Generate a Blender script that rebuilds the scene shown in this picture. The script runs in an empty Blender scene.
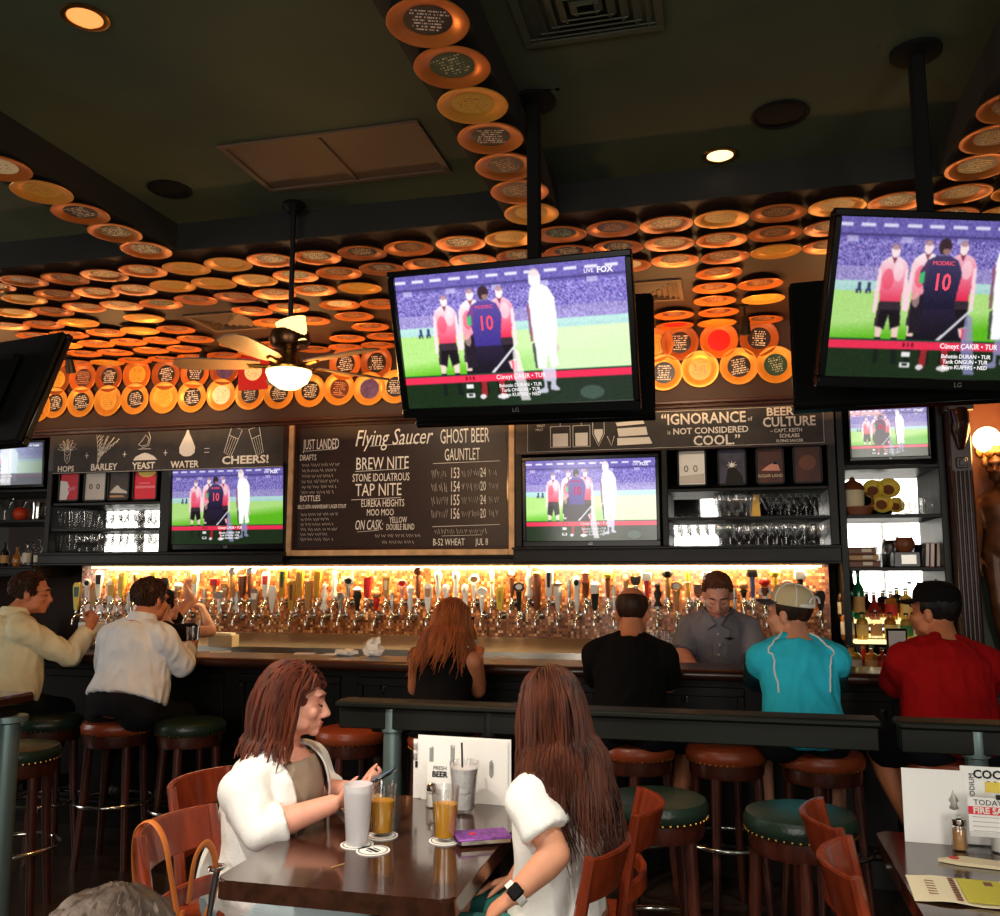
import bpy, bmesh, math, random
import numpy as np
from mathutils import Vector as V, Matrix as M, Euler, noise
random.seed(11)
S = bpy.context.scene
COL = S.collection
PI = math.pi
R = math.radians

# ------------------------------------------------------------------ camera
CAM = V((0, 0, 1.55)); YAW = R(14.037); PITCH = R(7.319); FPX = 900.0
cd = bpy.data.cameras.new('camera'); co = bpy.data.objects.new('camera', cd); COL.objects.link(co)
cd.sensor_fit = 'HORIZONTAL'; cd.sensor_width = 36; cd.lens = 36 * FPX / 1000.0
cd.clip_start = 0.05; cd.clip_end = 60
co.location = CAM; co.rotation_euler = (PI / 2 + PITCH, 0, YAW)
S.camera = co
_fw = V((-math.sin(YAW) * math.cos(PITCH), math.cos(YAW) * math.cos(PITCH), math.sin(PITCH)))
_rt = V((math.cos(YAW), math.sin(YAW), 0)); _up = _rt.cross(_fw)
def _ray(x, y): return _fw + _rt * ((x - 500) / FPX) - _up * ((y - 458) / FPX)
def AY(x, y, d):            # the point at room depth d seen at (x, y)
    r = _ray(x, y); return CAM + r * (d / r.y)
def AZ(x, y, z):            # the point at height z seen at (x, y)
    r = _ray(x, y); return CAM + r * ((z - CAM.z) / r.z)

# ------------------------------------------------------------------ mesh helpers
class MB:
    def __init__(s): s.bm = bmesh.new(); s.T = M.Identity(4); s.mi = 0
    def _add(s, verts, faces):
        vs = [s.bm.verts.new(s.T @ V(v)) for v in verts]; out = []
        for f in faces:
            try:
                fc = s.bm.faces.new([vs[i] for i in f]); fc.material_index = s.mi; out.append(fc)
            except ValueError: pass
        return vs, out
    def box(s, c, d, bev=0.0, rot=None, seg=1, taper=1.0):
        c = V(c); hx, hy, hz = d[0] / 2, d[1] / 2, d[2] / 2
        m = rot.to_matrix() if isinstance(rot, Euler) else (rot or M.Identity(3))
        vs = []
        for z in (-1, 1):
            t = taper if z > 0 else 1.0
            for x, y in ((-1, -1), (1, -1), (1, 1), (-1, 1)): vs.append(c + m @ V((x * hx * t, y * hy * t, z * hz)))
        v, f = s._add(vs, [(0, 3, 2, 1), (4, 5, 6, 7), (0, 1, 5, 4), (1, 2, 6, 5), (2, 3, 7, 6), (3, 0, 4, 7)])
        if bev > 0:
            es = list({e for q in f for e in q.edges})
            bmesh.ops.bevel(s.bm, geom=es, offset=bev, segments=seg, profile=0.5, affect='EDGES', clamp_overlap=True)
        return s
    def lathe(s, prof, seg=24, c=(0, 0, 0), m=None, sy=1.0):
        c = V(c); rings = []; verts = []; faces = []
        for r, z in prof:
            if r < 1e-6: rings.append([len(verts)]); verts.append((0, 0, z))
            else:
                rings.append(list(range(len(verts), len(verts) + seg)))
                verts += [(r * math.cos(2 * PI * k / seg), sy * r * math.sin(2 * PI * k / seg), z) for k in range(seg)]
        for a, b in zip(rings, rings[1:]):
            if len(a) == 1 and len(b) == 1: continue
            for k in range(seg):
                k2 = (k + 1) % seg
                if len(a) == 1: faces.append((a[0], b[k2], b[k]))
                elif len(b) == 1: faces.append((a[k], a[k2], b[0]))
                else: faces.append((a[k], a[k2], b[k2], b[k]))
        mm = m or M.Identity(3)
        s._add([c + mm @ V(v) for v in verts], faces); return s
    def tube(s, pts, rad, seg=8, cap=True, up=None, closed=False):
        pts = [V(p) for p in pts]; n = len(pts)
        if not isinstance(rad, (list,)): rad = [rad] * n
        ups = V(up) if up else None; verts = []; faces = []; prev = None
        for i, p in enumerate(pts):
            if closed: t = pts[(i + 1) % n] - pts[i - 1]
            else: t = pts[min(i + 1, n - 1)] - pts[max(i - 1, 0)]
            t = t.normalized() if t.length > 1e-9 else V((0, 0, 1))
            if prev is None:
                a = ups or (V((0, 0, 1)) if abs(t.z) < 0.9 else V((0, 1, 0)))
            else: a = prev
            nx = (a - t * a.dot(t))
            nx = nx.normalized() if nx.length > 1e-6 else t.orthogonal().normalized()
            prev = nx; ny = t.cross(nx); r = rad[i]; rx, ry = r if isinstance(r, tuple) else (r, r)
            for k in range(seg):
                a = 2 * PI * k / seg; verts.append(p + nx * (rx * math.cos(a)) + ny * (ry * math.sin(a)))
        m_ = n if closed else n - 1
        for i in range(m_):
            b0, b1 = i * seg, ((i + 1) % n) * seg
            for k in range(seg): faces.append((b0 + k, b0 + (k + 1) % seg, b1 + (k + 1) % seg, b1 + k))
        if cap and not closed:
            faces.append(tuple(range(seg - 1, -1, -1))); faces.append(tuple(range((n - 1) * seg, n * seg)))
        s._add(verts, faces); return s
    def ell(s, c, r, rot=None, seg=16, rings=10):
        if not isinstance(r, (tuple, list)): r = (r, r, r)
        prof = [(math.sin(PI * k / rings), -math.cos(PI * k / rings)) for k in range(rings + 1)]
        prof[0] = (0, -1); prof[-1] = (0, 1)
        mm = (rot.to_matrix() if isinstance(rot, Euler) else (rot or M.Identity(3))) @ M.Diagonal(V(r))
        return s.lathe(prof, seg, c, mm)
    def cap2(s, a, b, ra, rb, seg=14):      # tapered limb with round ends
        a = V(a); b = V(b); t = (b - a); L = t.length; t.normalize(); pts = []; rr = []
        for k in range(4):
            q = PI / 2 * (1 - k / 4); pts.append(a - t * ra * math.sin(q)); rr.append(max(ra * math.cos(q), 0.0005))
        pts.append(a); rr.append(ra); pts.append(b); rr.append(rb)
        for k in range(1, 5):
            q = PI / 2 * k / 4; pts.append(b + t * rb * math.sin(q)); rr.append(max(rb * math.cos(q), 0.0005))
        return s.tube(pts, rr, seg)
    def prism(s, poly, z0, z1, m=None):
        n = len(poly); m = m or M.Identity(4)
        vs = [m @ V((x, y, z0)) for x, y in poly] + [m @ V((x, y, z1)) for x, y in poly]
        fs = [tuple(range(n - 1, -1, -1)), tuple(range(n, 2 * n))] + [(k, (k + 1) % n, n + (k + 1) % n, n + k) for k in range(n)]
        s._add(vs, fs); return s
    def mesh(s, name, mats, smooth=True, ang=40):
        me = bpy.data.meshes.new(name)
        bmesh.ops.recalc_face_normals(s.bm, faces=s.bm.faces[:])
        s.bm.to_mesh(me); s.bm.free()
        for m in (mats if isinstance(mats, (list, tuple)) else [mats]): me.materials.append(m)
        if smooth:
            me.shade_smooth(); me.set_sharp_from_angle(angle=R(ang))
        return me
    def obj(s, name, mats, parent=None, smooth=True, ang=40):
        return link(name, s.mesh(name, mats, smooth, ang), parent)

def curve(pts, n=6):
    pts = [V(q) for q in pts]; out = []
    for i in range(len(pts) - 1):
        a, b, c, d = pts[max(i - 1, 0)], pts[i], pts[i + 1], pts[min(i + 2, len(pts) - 1)]
        for k in range(n):
            t = k / n; out.append(.5 * ((2 * b) + (c - a) * t + (2 * a - 5 * b + 4 * c - d) * t * t + (3 * b - a - 3 * c + d) * t ** 3))
    return out + [pts[-1]]
def link(name, data, parent=None):
    o = bpy.data.objects.new(name, data); COL.objects.link(o)
    if parent: o.parent = parent
    return o
def tag(o, label=None, cat=None, group=None, kind=None):
    if label: o['label'] = label
    if cat: o['category'] = cat
    if group: o['group'] = group
    if kind: o['kind'] = kind
    return o
def thing(name, label, cat, loc=(0, 0, 0), rz=0.0, group=None):
    o = link(name, None); o.location = loc; o.rotation_euler = (0, 0, rz)
    o.empty_display_size = 0.05
    return tag(o, label, cat, group)
def struct(name, mb, mat, smooth=False):
    o = mb.obj(name, mat, None, smooth); o['kind'] = 'structure'; return o
def boxo(name, c, d, mat, parent=None, bev=0.0, rot=None):
    return MB().box(c, d, bev, rot).obj(name, mat, parent)
def dup(root, label, group=None, loc=None, rot=None, name=None):
    def cp(o, par):
        c = o.copy(); COL.objects.link(c)
        if par: c.parent = par
        for ch in [x for x in bpy.data.objects if x.parent == o]: cp(ch, c)
        return c
    kids = KIDS.get(root.name)
    r = root.copy(); COL.objects.link(r)
    if kids is None:
        kids = [(k, [g for g in bpy.data.objects if g.parent == k]) for k in bpy.data.objects if k.parent == root]
        KIDS[root.name] = kids
    for k, gs in kids:
        c = k.copy(); COL.objects.link(c); c.parent = r
        for g in gs:
            d = g.copy(); COL.objects.link(d); d.parent = c
    tag(r, label, None, group)
    if loc is not None: r.location = loc
    if rot is not None: r.rotation_euler = rot
    return r
KIDS = {}
def ordn(n):
    w = ['first','second','third','fourth','fifth','sixth','seventh','eighth','ninth','tenth','eleventh','twelfth','thirteenth','fourteenth','fifteenth','sixteenth','seventeenth','eighteenth','nineteenth','twentieth']
    if n < 20: return w[n]
    t = ['twenty','thirty','forty','fifty','sixty','seventy','eighty','ninety'][(n + 1) // 10 - 2]; k = (n + 1) % 10
    return (t[:-1] + 'ieth') if k == 0 else t + '-' + w[k - 1]

def text(name, body, mat, parent, loc, size, rot=(PI / 2, 0, 0), sx=1.0, shear=0.0, align='CENTER', depth=0.0006, bold=0.0, spacing=1.0):
    cu = bpy.data.curves.new(name, 'FONT'); cu.body = body; cu.size = size; cu.align_x = align; cu.align_y = 'CENTER'
    cu.extrude = depth; cu.shear = shear; cu.offset = bold; cu.resolution_u = 2; cu.space_character = spacing; cu.space_line = 0.8
    t = bpy.data.objects.new(name, cu); COL.objects.link(t)
    dg = bpy.context.evaluated_depsgraph_get(); me = bpy.data.meshes.new_from_object(t.evaluated_get(dg))
    bpy.data.objects.remove(t); bpy.data.curves.remove(cu)
    me.materials.clear(); me.materials.append(mat)
    o = link(name, me, parent); o.location = loc; o.rotation_euler = rot; o.scale = (sx, 1, 1); return o
def join(objs, name, parent=None):     # several lettering pieces become one mesh
    bm = bmesh.new(); mats = []
    for o in objs:
        me = o.data.copy(); me.transform(o.matrix_basis)
        for m in me.materials:
            if m not in mats: mats.append(m)
        mp = [mats.index(m) for m in me.materials]
        for p in me.polygons: p.material_index = mp[p.material_index] if mp else 0
        bm.from_mesh(me); bpy.data.objects.remove(o)
    me = bpy.data.meshes.new(name); bm.to_mesh(me); bm.free()
    for m in mats: me.materials.append(m)
    return link(name, me, parent)

# ------------------------------------------------------------------ materials
def lin(c):
    return tuple(((x / 12.92) if x <= 0.04045 else ((x + 0.055) / 1.055) ** 2.4) for x in c)
def rgb(r, g, b): return lin((r / 255, g / 255, b / 255)) + (1,)
def mat(name, col, rough=0.5, metal=0.0, emit=None, estr=0.0, trans=0.0, ior=1.45, coat=0.0, spec=0.5, var=0.0, vscale=6.0, bump=0.0, bscale=40.0, stretch=None, col2=None, alpha=1.0, sheen=0.0):
    m = bpy.data.materials.new(name); m.use_nodes = True; nt = m.node_tree; N = nt.nodes; L = nt.links
    p = N['Principled BSDF']; p.inputs['Base Color'].default_value = col; p.inputs['Roughness'].default_value = rough
    p.inputs['Metallic'].default_value = metal; p.inputs['IOR'].default_value = ior
    p.inputs['Transmission Weight'].default_value = trans; p.inputs['Coat Weight'].default_value = coat
    p.inputs['Coat Roughness'].default_value = 0.08; p.inputs['Specular IOR Level'].default_value = spec
    p.inputs['Alpha'].default_value = alpha; p.inputs['Sheen Weight'].default_value = sheen
    if emit: p.inputs['Emission Color'].default_value = emit; p.inputs['Emission Strength'].default_value = estr
    if var > 0 or col2 or bump > 0:
        tc = N.new('ShaderNodeTexCoord'); mp = N.new('ShaderNodeMapping'); L.new(tc.outputs['Object'], mp.inputs['Vector'])
        if stretch: mp.inputs['Scale'].default_value = stretch
    if var > 0 or col2:
        nz = N.new('ShaderNodeTexNoise'); nz.inputs['Scale'].default_value = vscale; nz.inputs['Detail'].default_value = 5
        L.new(mp.outputs[0], nz.inputs['Vector'])
        rp = N.new('ShaderNodeValToRGB'); rp.color_ramp.elements[0].position = 0.32; rp.color_ramp.elements[1].position = 0.68
        c2 = col2 or tuple(min(1, c * (1 + var)) for c in col[:3]) + (1,)
        c1 = col if col2 else tuple(c * (1 - var) for c in col[:3]) + (1,)
        rp.color_ramp.elements[0].color = c1; rp.color_ramp.elements[1].color = c2
        L.new(nz.outputs['Fac'], rp.inputs['Fac']); L.new(rp.outputs['Color'], p.inputs['Base Color'])
    if bump > 0:
        nb = N.new('ShaderNodeTexNoise'); nb.inputs['Scale'].default_value = bscale; nb.inputs['Detail'].default_value = 3
        L.new(mp.outputs[0], nb.inputs['Vector']); bp = N.new('ShaderNodeBump'); bp.inputs['Strength'].default_value = bump
        bp.inputs['Distance'].default_value = 0.01
        L.new(nb.outputs['Fac'], bp.inputs['Height']); L.new(bp.outputs['Normal'], p.inputs['Normal'])
    return m
def emis(name, col, s):
    m = bpy.data.materials.new(name); m.use_nodes = True; nt = m.node_tree; nt.nodes.clear()
    o = nt.nodes.new('ShaderNodeOutputMaterial'); e = nt.nodes.new('ShaderNodeEmission')
    e.inputs[0].default_value = col; e.inputs[1].default_value = s; nt.links.new(e.outputs[0], o.inputs[0]); return m
def glass_mat(name, tint=(1, 1, 1, 1), refl=0.10, rough=0.03):     # thin clear glass
    m = bpy.data.materials.new(name); m.use_nodes = True; nt = m.node_tree; nt.nodes.clear(); N = nt.nodes; L = nt.links
    o = N.new('ShaderNodeOutputMaterial'); t = N.new('ShaderNodeBsdfTransparent'); g = N.new('ShaderNodeBsdfGlossy'); mx = N.new('ShaderNodeMixShader')
    t.inputs[0].default_value = tint; g.inputs['Roughness'].default_value = rough; lw = N.new('ShaderNodeLayerWeight'); lw.inputs[0].default_value = 0.35
    mr = N.new('ShaderNodeMapRange'); mr.inputs['To Min'].default_value = refl; mr.inputs['To Max'].default_value = 0.42
    L.new(lw.outputs['Facing'], mr.inputs['Value']); L.new(mr.outputs[0], mx.inputs[0]); L.new(t.outputs[0], mx.inputs[1]); L.new(g.outputs[0], mx.inputs[2]); L.new(mx.outputs[0], o.inputs[0]); return m

MT = {}
MT['ceil'] = mat('ceiling_paint', rgb(62, 70, 50), 0.85, var=0.10, vscale=3)
MT['ceil_dark'] = mat('ceiling_black', rgb(22, 20, 16), 0.8)
MT['soffit'] = mat('soffit_brown', rgb(44, 22, 13), 0.6, var=0.2)
MT['wood'] = mat('dark_stained_wood', rgb(52, 26, 17), 0.32, var=0.35, vscale=5, stretch=(1, 6, 6), coat=0.3)
MT['blackwood'] = mat('black_stained_wood', rgb(14, 11, 9), 0.42, var=0.3, vscale=5, stretch=(1, 5, 5), spec=.3)
MT['table'] = mat('glossy_table_wood', rgb(58, 32, 22), 0.16, var=0.35, vscale=4, stretch=(6, 1, 6), coat=0.5)
MT['chair'] = mat('red_brown_chair_wood', rgb(128, 48, 22), 0.35, var=0.3, vscale=6, stretch=(4, 4, 1), coat=0.4)
MT['stoolwood'] = mat('stool_wood', rgb(66, 28, 18), 0.35, var=0.3, vscale=6, stretch=(4, 4, 1), coat=0.3)
MT['greenvinyl'] = mat('dark_green_vinyl', rgb(30, 46, 36), 0.28, bump=0.15, bscale=120)
MT['brownvinyl'] = mat('red_brown_vinyl', rgb(140, 62, 34), 0.3, bump=0.15, bscale=120)
MT['chrome'] = mat('chrome', rgb(210, 210, 205), 0.15, 1.0)
MT['steel'] = mat('brushed_steel', rgb(190, 186, 176), 0.32, 1.0, var=0.12, vscale=20, stretch=(1, 20, 20))
MT['post'] = mat('painted_steel_post', rgb(120, 142, 142), 0.35, 0.6)
MT['blackmetal'] = mat('black_metal', rgb(14, 14, 14), 0.45, 0.3)
MT['blackplastic'] = mat('black_plastic', rgb(8, 8, 9), 0.25, spec=.4)
MT['blackmatte'] = mat('matte_black', rgb(8, 8, 8), 0.85, spec=.2)
MT['brass'] = mat('brass', rgb(180, 130, 60), 0.3, 1.0)
MT['glass'] = glass_mat('clear_glass')
MT['white'] = mat('white_paint', rgb(240, 238, 230), 0.5)
MT['cream'] = mat('cream', rgb(235, 220, 180), 0.45)
MT['paper'] = mat('white_paper', rgb(245, 245, 242), 0.7)
MT['chalk'] = mat('chalk', rgb(245, 238, 225), 0.9)
MT['chalkboard'] = mat('chalkboard', rgb(48, 40, 34), 0.55, var=0.35, vscale=9)
MT['darkboard'] = mat('brown_chalkboard', rgb(42, 22, 15), 0.4, var=0.2, vscale=5)
MT['goldframe'] = mat('gold_wood_frame', rgb(206, 164, 118), 0.4, 0.1, var=0.25, vscale=10)
MT['ink'] = mat('black_ink', rgb(20, 20, 20), 0.7)
MT['red'] = mat('red_paint', rgb(200, 30, 30), 0.4)
MT['gold'] = mat('gold_paint', rgb(205, 160, 60), 0.35, 0.2)
MT['brown'] = mat('brown_paint', rgb(120, 66, 36), 0.45)
MT['tan'] = mat('tan_wood', rgb(186, 140, 88), 0.45, var=0.15)
MT['teal'] = mat('teal_paint', rgb(20, 90, 80), 0.4)
MT['silver'] = mat('silver_paint', rgb(170, 168, 160), 0.3, 0.7)
MT['blue'] = mat('blue_paint', rgb(70, 90, 140), 0.4)
MT['pink'] = mat('pink_paint', rgb(220, 150, 130), 0.5)
MT['yellow'] = mat('yellow_paint', rgb(232, 205, 80), 0.4)
MT['orange'] = mat('orange_paint', rgb(205, 95, 35), 0.4)
# ------------------------------------------------------------------ the room shell
ZC, ZL, YF = 3.45, 3.30, 6.40          # coffered ceiling, lower ceiling / beams, face above the bar
XL, XR, YB, YW = -7.6, 3.4, -2.6, 6.95
def tile_mat():
    m = bpy.data.materials.new('glass_mosaic'); m.use_nodes = True; nt = m.node_tree; N = nt.nodes; L = nt.links; p = N['Principled BSDF']
    tc = N.new('ShaderNodeTexCoord'); sx = N.new('ShaderNodeSeparateXYZ'); cb = N.new('ShaderNodeCombineXYZ')
    L.new(tc.outputs['Object'], sx.inputs[0]); L.new(sx.outputs['X'], cb.inputs['X']); L.new(sx.outputs['Z'], cb.inputs['Y'])
    br = N.new('ShaderNodeTexBrick'); br.offset = 0; br.squash = 1; L.new(cb.outputs[0], br.inputs['Vector'])
    br.inputs['Color1'].default_value = (0, 0, 0, 1); br.inputs['Color2'].default_value = (1, 1, 1, 1); br.inputs['Mortar'].default_value = (0.30, 0.30, 0.30, 1)
    br.inputs['Scale'].default_value = 1; br.inputs['Mortar Size'].default_value = 0.0016; br.inputs['Mortar Smooth'].default_value = 0.1
    br.inputs['Brick Width'].default_value = 0.021; br.inputs['Row Height'].default_value = 0.021; br.inputs['Bias'].default_value = 0
    rp = N.new('ShaderNodeValToRGB'); rp.color_ramp.interpolation = 'CONSTANT'; e = rp.color_ramp.elements
    cols = [(0, rgb(84, 46, 24)), (0.16, rgb(134, 80, 44)), (0.34, rgb(164, 104, 60)), (0.5, rgb(108, 62, 34)), (0.63, rgb(190, 136, 88)), (0.78, rgb(146, 90, 50)), (0.9, rgb(226, 190, 146))]
    e[0].position, e[0].color = cols[0]; e[1].position, e[1].color = cols[1]
    for q, c in cols[2:]: k = e.new(q); k.color = c
    L.new(br.outputs['Color'], rp.inputs['Fac']); L.new(rp.outputs['Color'], p.inputs['Base Color'])
    p.inputs['Roughness'].default_value = 0.28; p.inputs['Coat Weight'].default_value = 0.5; return m
MT['tile'] = tile_mat()
MT['floor'] = mat('dark_floor', rgb(58, 44, 34), 0.3, var=0.45, vscale=2.5, col2=rgb(30, 24, 20))
MT['carpet'] = mat('green_carpet', rgb(34, 58, 36), 0.95, var=0.3, vscale=30, bump=0.4, bscale=300)
MT['wallbrown'] = mat('brown_wall', rgb(150, 84, 50), 0.6, var=0.15, vscale=3)
MT['wallgreen'] = mat('green_wall', rgb(74, 82, 62), 0.6, var=0.12, vscale=3)

struct('floor', MB().box(((XL + XR) / 2, 4.75, -0.05), (XR - XL, YW - 2.55, 0.1)), MT['floor'])
struct('floor_carpet', MB().box(((XL + XR) / 2, (YB + 2.55) / 2, -0.045), (XR - XL, 2.55 - YB, 0.1)), MT['carpet'])
struct('ceiling', MB().box(((XL + XR) / 2, (YB + 4.3) / 2, ZC + 0.05), (XR - XL, 4.3 - YB, 0.1)), MT['ceil'])
struct('ceiling_bar', MB().box(((XL + XR) / 2, (4.17 + YW) / 2, ZL + 0.1), (XR - XL, YW - 4.17, 0.2)), MT['soffit'])
mb = MB().box(((XL + XR) / 2, 4.163, ZL + 0.075), (XR - XL, 0.012, 0.155)); struct('ceiling_fascia', mb, MT['ceil_dark'])
for i, xb in enumerate((-2.99, -0.875, 1.10)):
    struct('ceiling_beam', MB().box((xb, (YB + 4.155) / 2, ZL + 0.08), (0.262, 4.155 - YB, 0.155)), MT['ceil_dark'])
struct('wall_right', MB().box((XR + 0.05, (YB + YW) / 2, 1.75), (0.1, YW - YB, 3.5)), MT['wallgreen'])
struct('wall_back', MB().box(((XL + XR) / 2, YW + 0.05, 1.75), (XR - XL, 0.1, 3.5)), MT['soffit'])
# street side behind the camera: walls with shop windows
FW = [(-2.9, -0.1, 0.9, 3.0), (1.75, 3.3, 0.35, 3.3)]
mb = MB(); yb = YB - 0.05
for x0, x1, z0, z1 in ((XL, -2.9, 0, 3.5), (-0.1, 1.75, 0, 3.5), (3.3, XR, 0, 3.5), (-2.9, -0.1, 0, 0.9), (-2.9, -0.1, 3.0, 3.5), (1.75, 3.3, 0, 0.35), (1.75, 3.3, 3.3, 3.5)):
    mb.box(((x0 + x1) / 2, yb, (z0 + z1) / 2), (x1 - x0, 0.1, z1 - z0))
struct('wall_front', mb, MT['soffit'])
for i, (x0, x1, z0, z1) in enumerate(FW):
    mb = MB(); n = 2
    for k in range(n + 1): mb.box((x0 + (x1 - x0) * k / n, yb, (z0 + z1) / 2), (0.06, 0.08, z1 - z0))
    for z in (z0 + 0.03, z1 - 0.03): mb.box(((x0 + x1) / 2, yb, z), (x1 - x0, 0.08, 0.06))
    struct('window_%d' % (i + 1), mb, MT['blackwood'])
WL = (2.0, 3.6, 1.0, 3.1)      # window in the left wall
mb = MB()
for y0, y1, z0, z1 in ((YB, WL[0], 0, 3.5), (WL[1], YW, 0, 3.5), (WL[0], WL[1], 0, WL[2]), (WL[0], WL[1], WL[3], 3.5)):
    mb.box((XL - 0.05, (y0 + y1) / 2, (z0 + z1) / 2), (0.1, y1 - y0, z1 - z0))
struct('wall_left', mb, MT['soffit'])
mb = MB()
for k in range(3): mb.box((XL - 0.05, WL[0] + (WL[1] - WL[0]) * k / 2, 2.05), (0.08, 0.06, 2.1))
for z in (1.03, 3.07): mb.box((XL - 0.05, 2.8, z), (0.08, 1.6, 0.06))
struct('window_3', mb, MT['blackwood'])

# the soffit face over the bar, its crown, the fluted column and the right-hand wall
struct('wall_soffit', MB().box((-3.03, YF + 0.27, (2.72 + ZL) / 2), (9.1, 0.54, ZL - 2.72)), MT['soffit'])
mb = MB(); mb.box((-3.03, YF - 0.02, 2.737), (9.1, 0.16, 0.025), 0.006); mb.box((-3.03, YF - 0.005, 2.715), (9.1, 0.11, 0.03), 0.008)
struct('trim_crown', mb, MT['wood'])
struct('wall_bar', MB().box((-2.30, 6.60, 1.30), (5.95, 0.06, 0.66)), MT['tile'])
mb = MB(); mb.box((2.47, 6.62, 2.60), (1.82, 0.1, 1.4)); struct('wall_alcove', mb, MT['wallbrown'])
mb = MB(); mb.box((2.47, 6.62, 0.95), (1.82, 0.1, 1.9)); struct('wall_alcove_lower', mb, MT['wallgreen'])
struct('trim_alcove', MB().box((2.47, 6.45, 2.98), (1.82, 0.24, 0.14), 0.02), MT['wood'])

# fluted column with carved corbel
col = thing('fluted_column', 'dark fluted wooden column with carved top beside the bottle shelves', 'column', (1.475, 6.33, 0))
mb = MB(); mb.box((0, 0, 1.3), (0.13, 0.18, 2.6), 0.008)
for k in range(5): mb.tube([(-0.05 + 0.025 * k, -0.092, 1.08), (-0.05 + 0.025 * k, -0.092, 2.2)], 0.0085, 8)
mb.obj('shaft', MT['wood'], col)
mb = MB(); mb.box((0, -0.1, 2.62), (0.16, 0.1, 0.08), 0.01); mb.tube([(0, -0.12, 2.58), (0, -0.16, 2.5), (0, -0.13, 2.42), (0, -0.10, 2.34)], [0.05, 0.045, 0.038, 0.02], 10); mb.ell((0, -0.165, 2.52), (0.03, 0.03, 0.04)); mb.ell((-0.03, -0.14, 2.47), (0.02, 0.02, 0.05)); mb.ell((0.03, -0.14, 2.47), (0.02, 0.02, 0.05))
mb.obj('corbel', MT['wood'], col)
mb = MB(); mb.box((0, -0.095, 2.25), (0.07, 0.02, 0.07), 0.006); mb.box((0, -0.108, 2.25), (0.04, 0.01, 0.04), 0.004)
mb.obj('rosette', MT['wood'], col)

# ------------------------------------------------------------------ souvenir plates
def label_mat(name, base, ink, dens=0.52, rows=62.0):
    m = bpy.data.materials.new(name); m.use_nodes = True; nt = m.node_tree; N = nt.nodes; L = nt.links; p = N['Principled BSDF']
    p.inputs['Roughness'].default_value = 0.4
    tc = N.new('ShaderNodeTexCoord'); sx = N.new('ShaderNodeSeparateXYZ'); L.new(tc.outputs['Object'], sx.inputs[0])
    def mt(op, a, b=None):
        n = N.new('ShaderNodeMath'); n.operation = op
        for i, v in enumerate((a, b)):
            if v is None: continue
            if isinstance(v, (int, float)): n.inputs[i].default_value = v
            else: L.new(v, n.inputs[i])
        return n.outputs[0]
    oi = N.new('ShaderNodeObjectInfo')
    ry = mt('MULTIPLY', sx.outputs['Y'], rows); fr = mt('FRACT', mt('ADD', ry, 100.5)); fl = mt('FLOOR', mt('ADD', ry, 100.5))
    row = mt('MULTIPLY', mt('GREATER_THAN', fr, 0.22), mt('LESS_THAN', fr, 0.72))
    cb = N.new('ShaderNodeCombineXYZ'); L.new(mt('MULTIPLY', sx.outputs['X'], 190.0), cb.inputs['X']); L.new(mt('MULTIPLY', fl, 7.31), cb.inputs['Y']); L.new(mt('MULTIPLY', oi.outputs['Random'], 53.0), cb.inputs['Z'])
    nz = N.new('ShaderNodeTexNoise'); nz.inputs['Scale'].default_value = 1.0; nz.inputs['Detail'].default_value = 1; L.new(cb.outputs[0], nz.inputs['Vector'])
    word = mt('GREATER_THAN', nz.outputs['Fac'], 1 - dens)
    cb2 = N.new('ShaderNodeCombineXYZ'); L.new(mt('MULTIPLY', fl, 3.77), cb2.inputs['X']); L.new(mt('MULTIPLY', oi.outputs['Random'], 91.0), cb2.inputs['Y'])
    n2 = N.new('ShaderNodeTexNoise'); n2.inputs['Scale'].default_value = 1.0; L.new(cb2.outputs[0], n2.inputs['Vector'])
    half = mt('MULTIPLY', n2.outputs['Fac'], 0.098)
    inside = mt('MULTIPLY', mt('LESS_THAN', mt('ABSOLUTE', sx.outputs['X']), half), mt('LESS_THAN', mt('ABSOLUTE', sx.outputs['Y']), 0.052))
    f = mt('MULTIPLY', mt('MULTIPLY', row, word), inside)
    mx = N.new('ShaderNodeMix'); mx.data_type = 'RGBA'; L.new(f, mx.inputs['Factor']); mx.inputs['A'].default_value = base; mx.inputs['B'].default_value = ink
    L.new(mx.outputs['Result'], p.inputs['Base Color']); return m
W_ = rgb(225, 215, 205)
LAB = {'k': label_mat('black_plate_label', rgb(28, 18, 16), W_), 'b': label_mat('brown_plate_label', rgb(88, 42, 28), rgb(205, 150, 110)),
       'y': label_mat('yellow_plate_label', rgb(208, 158, 52), rgb(140, 92, 30), 0.45), 'w': label_mat('white_plate_label', rgb(240, 228, 196), rgb(150, 90, 70), 0.4),
       'g': label_mat('green_plate_label', rgb(24, 62, 46), rgb(190, 200, 180), 0.45), 'r': mat('red_plate_label', rgb(205, 24, 28), 0.45), 'p': mat('purple_plate_label', rgb(84, 62, 110), 0.5, var=0.4, vscale=40)}
RIM = {'c': mat('copper_plate', rgb(206, 116, 50), 0.34, 0.45, var=0.1), 'o': mat('gold_plate', rgb(226, 156, 62), 0.36, 0.4, var=0.08), 'd': mat('dark_copper_plate', rgb(168, 92, 46), 0.32, 0.45, var=0.1), 'R': mat('red_cloth', rgb(170, 16, 22), 0.6)}
CN = {'k': 'black', 'b': 'brown', 'y': 'yellow', 'w': 'white', 'g': 'dark green', 'r': 'bright red', 'p': 'purple'}
RN = {'c': 'copper', 'o': 'gold', 'd': 'dark copper'}
def plate_mesh(rim):
    mb = MB(); mb.lathe([(0, 0), (0.072, 0), (0.1315, 0.016), (0.133, 0.019), (0.130, 0.0215), (0.118, 0.021), (0.090, 0.0125), (0.083, 0.0085), (0, 0.008)], 40)
    return mb.mesh('plate', RIM[rim])
PM = {k: plate_mesh(k) for k in 'cod'}
LM = {}
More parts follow.
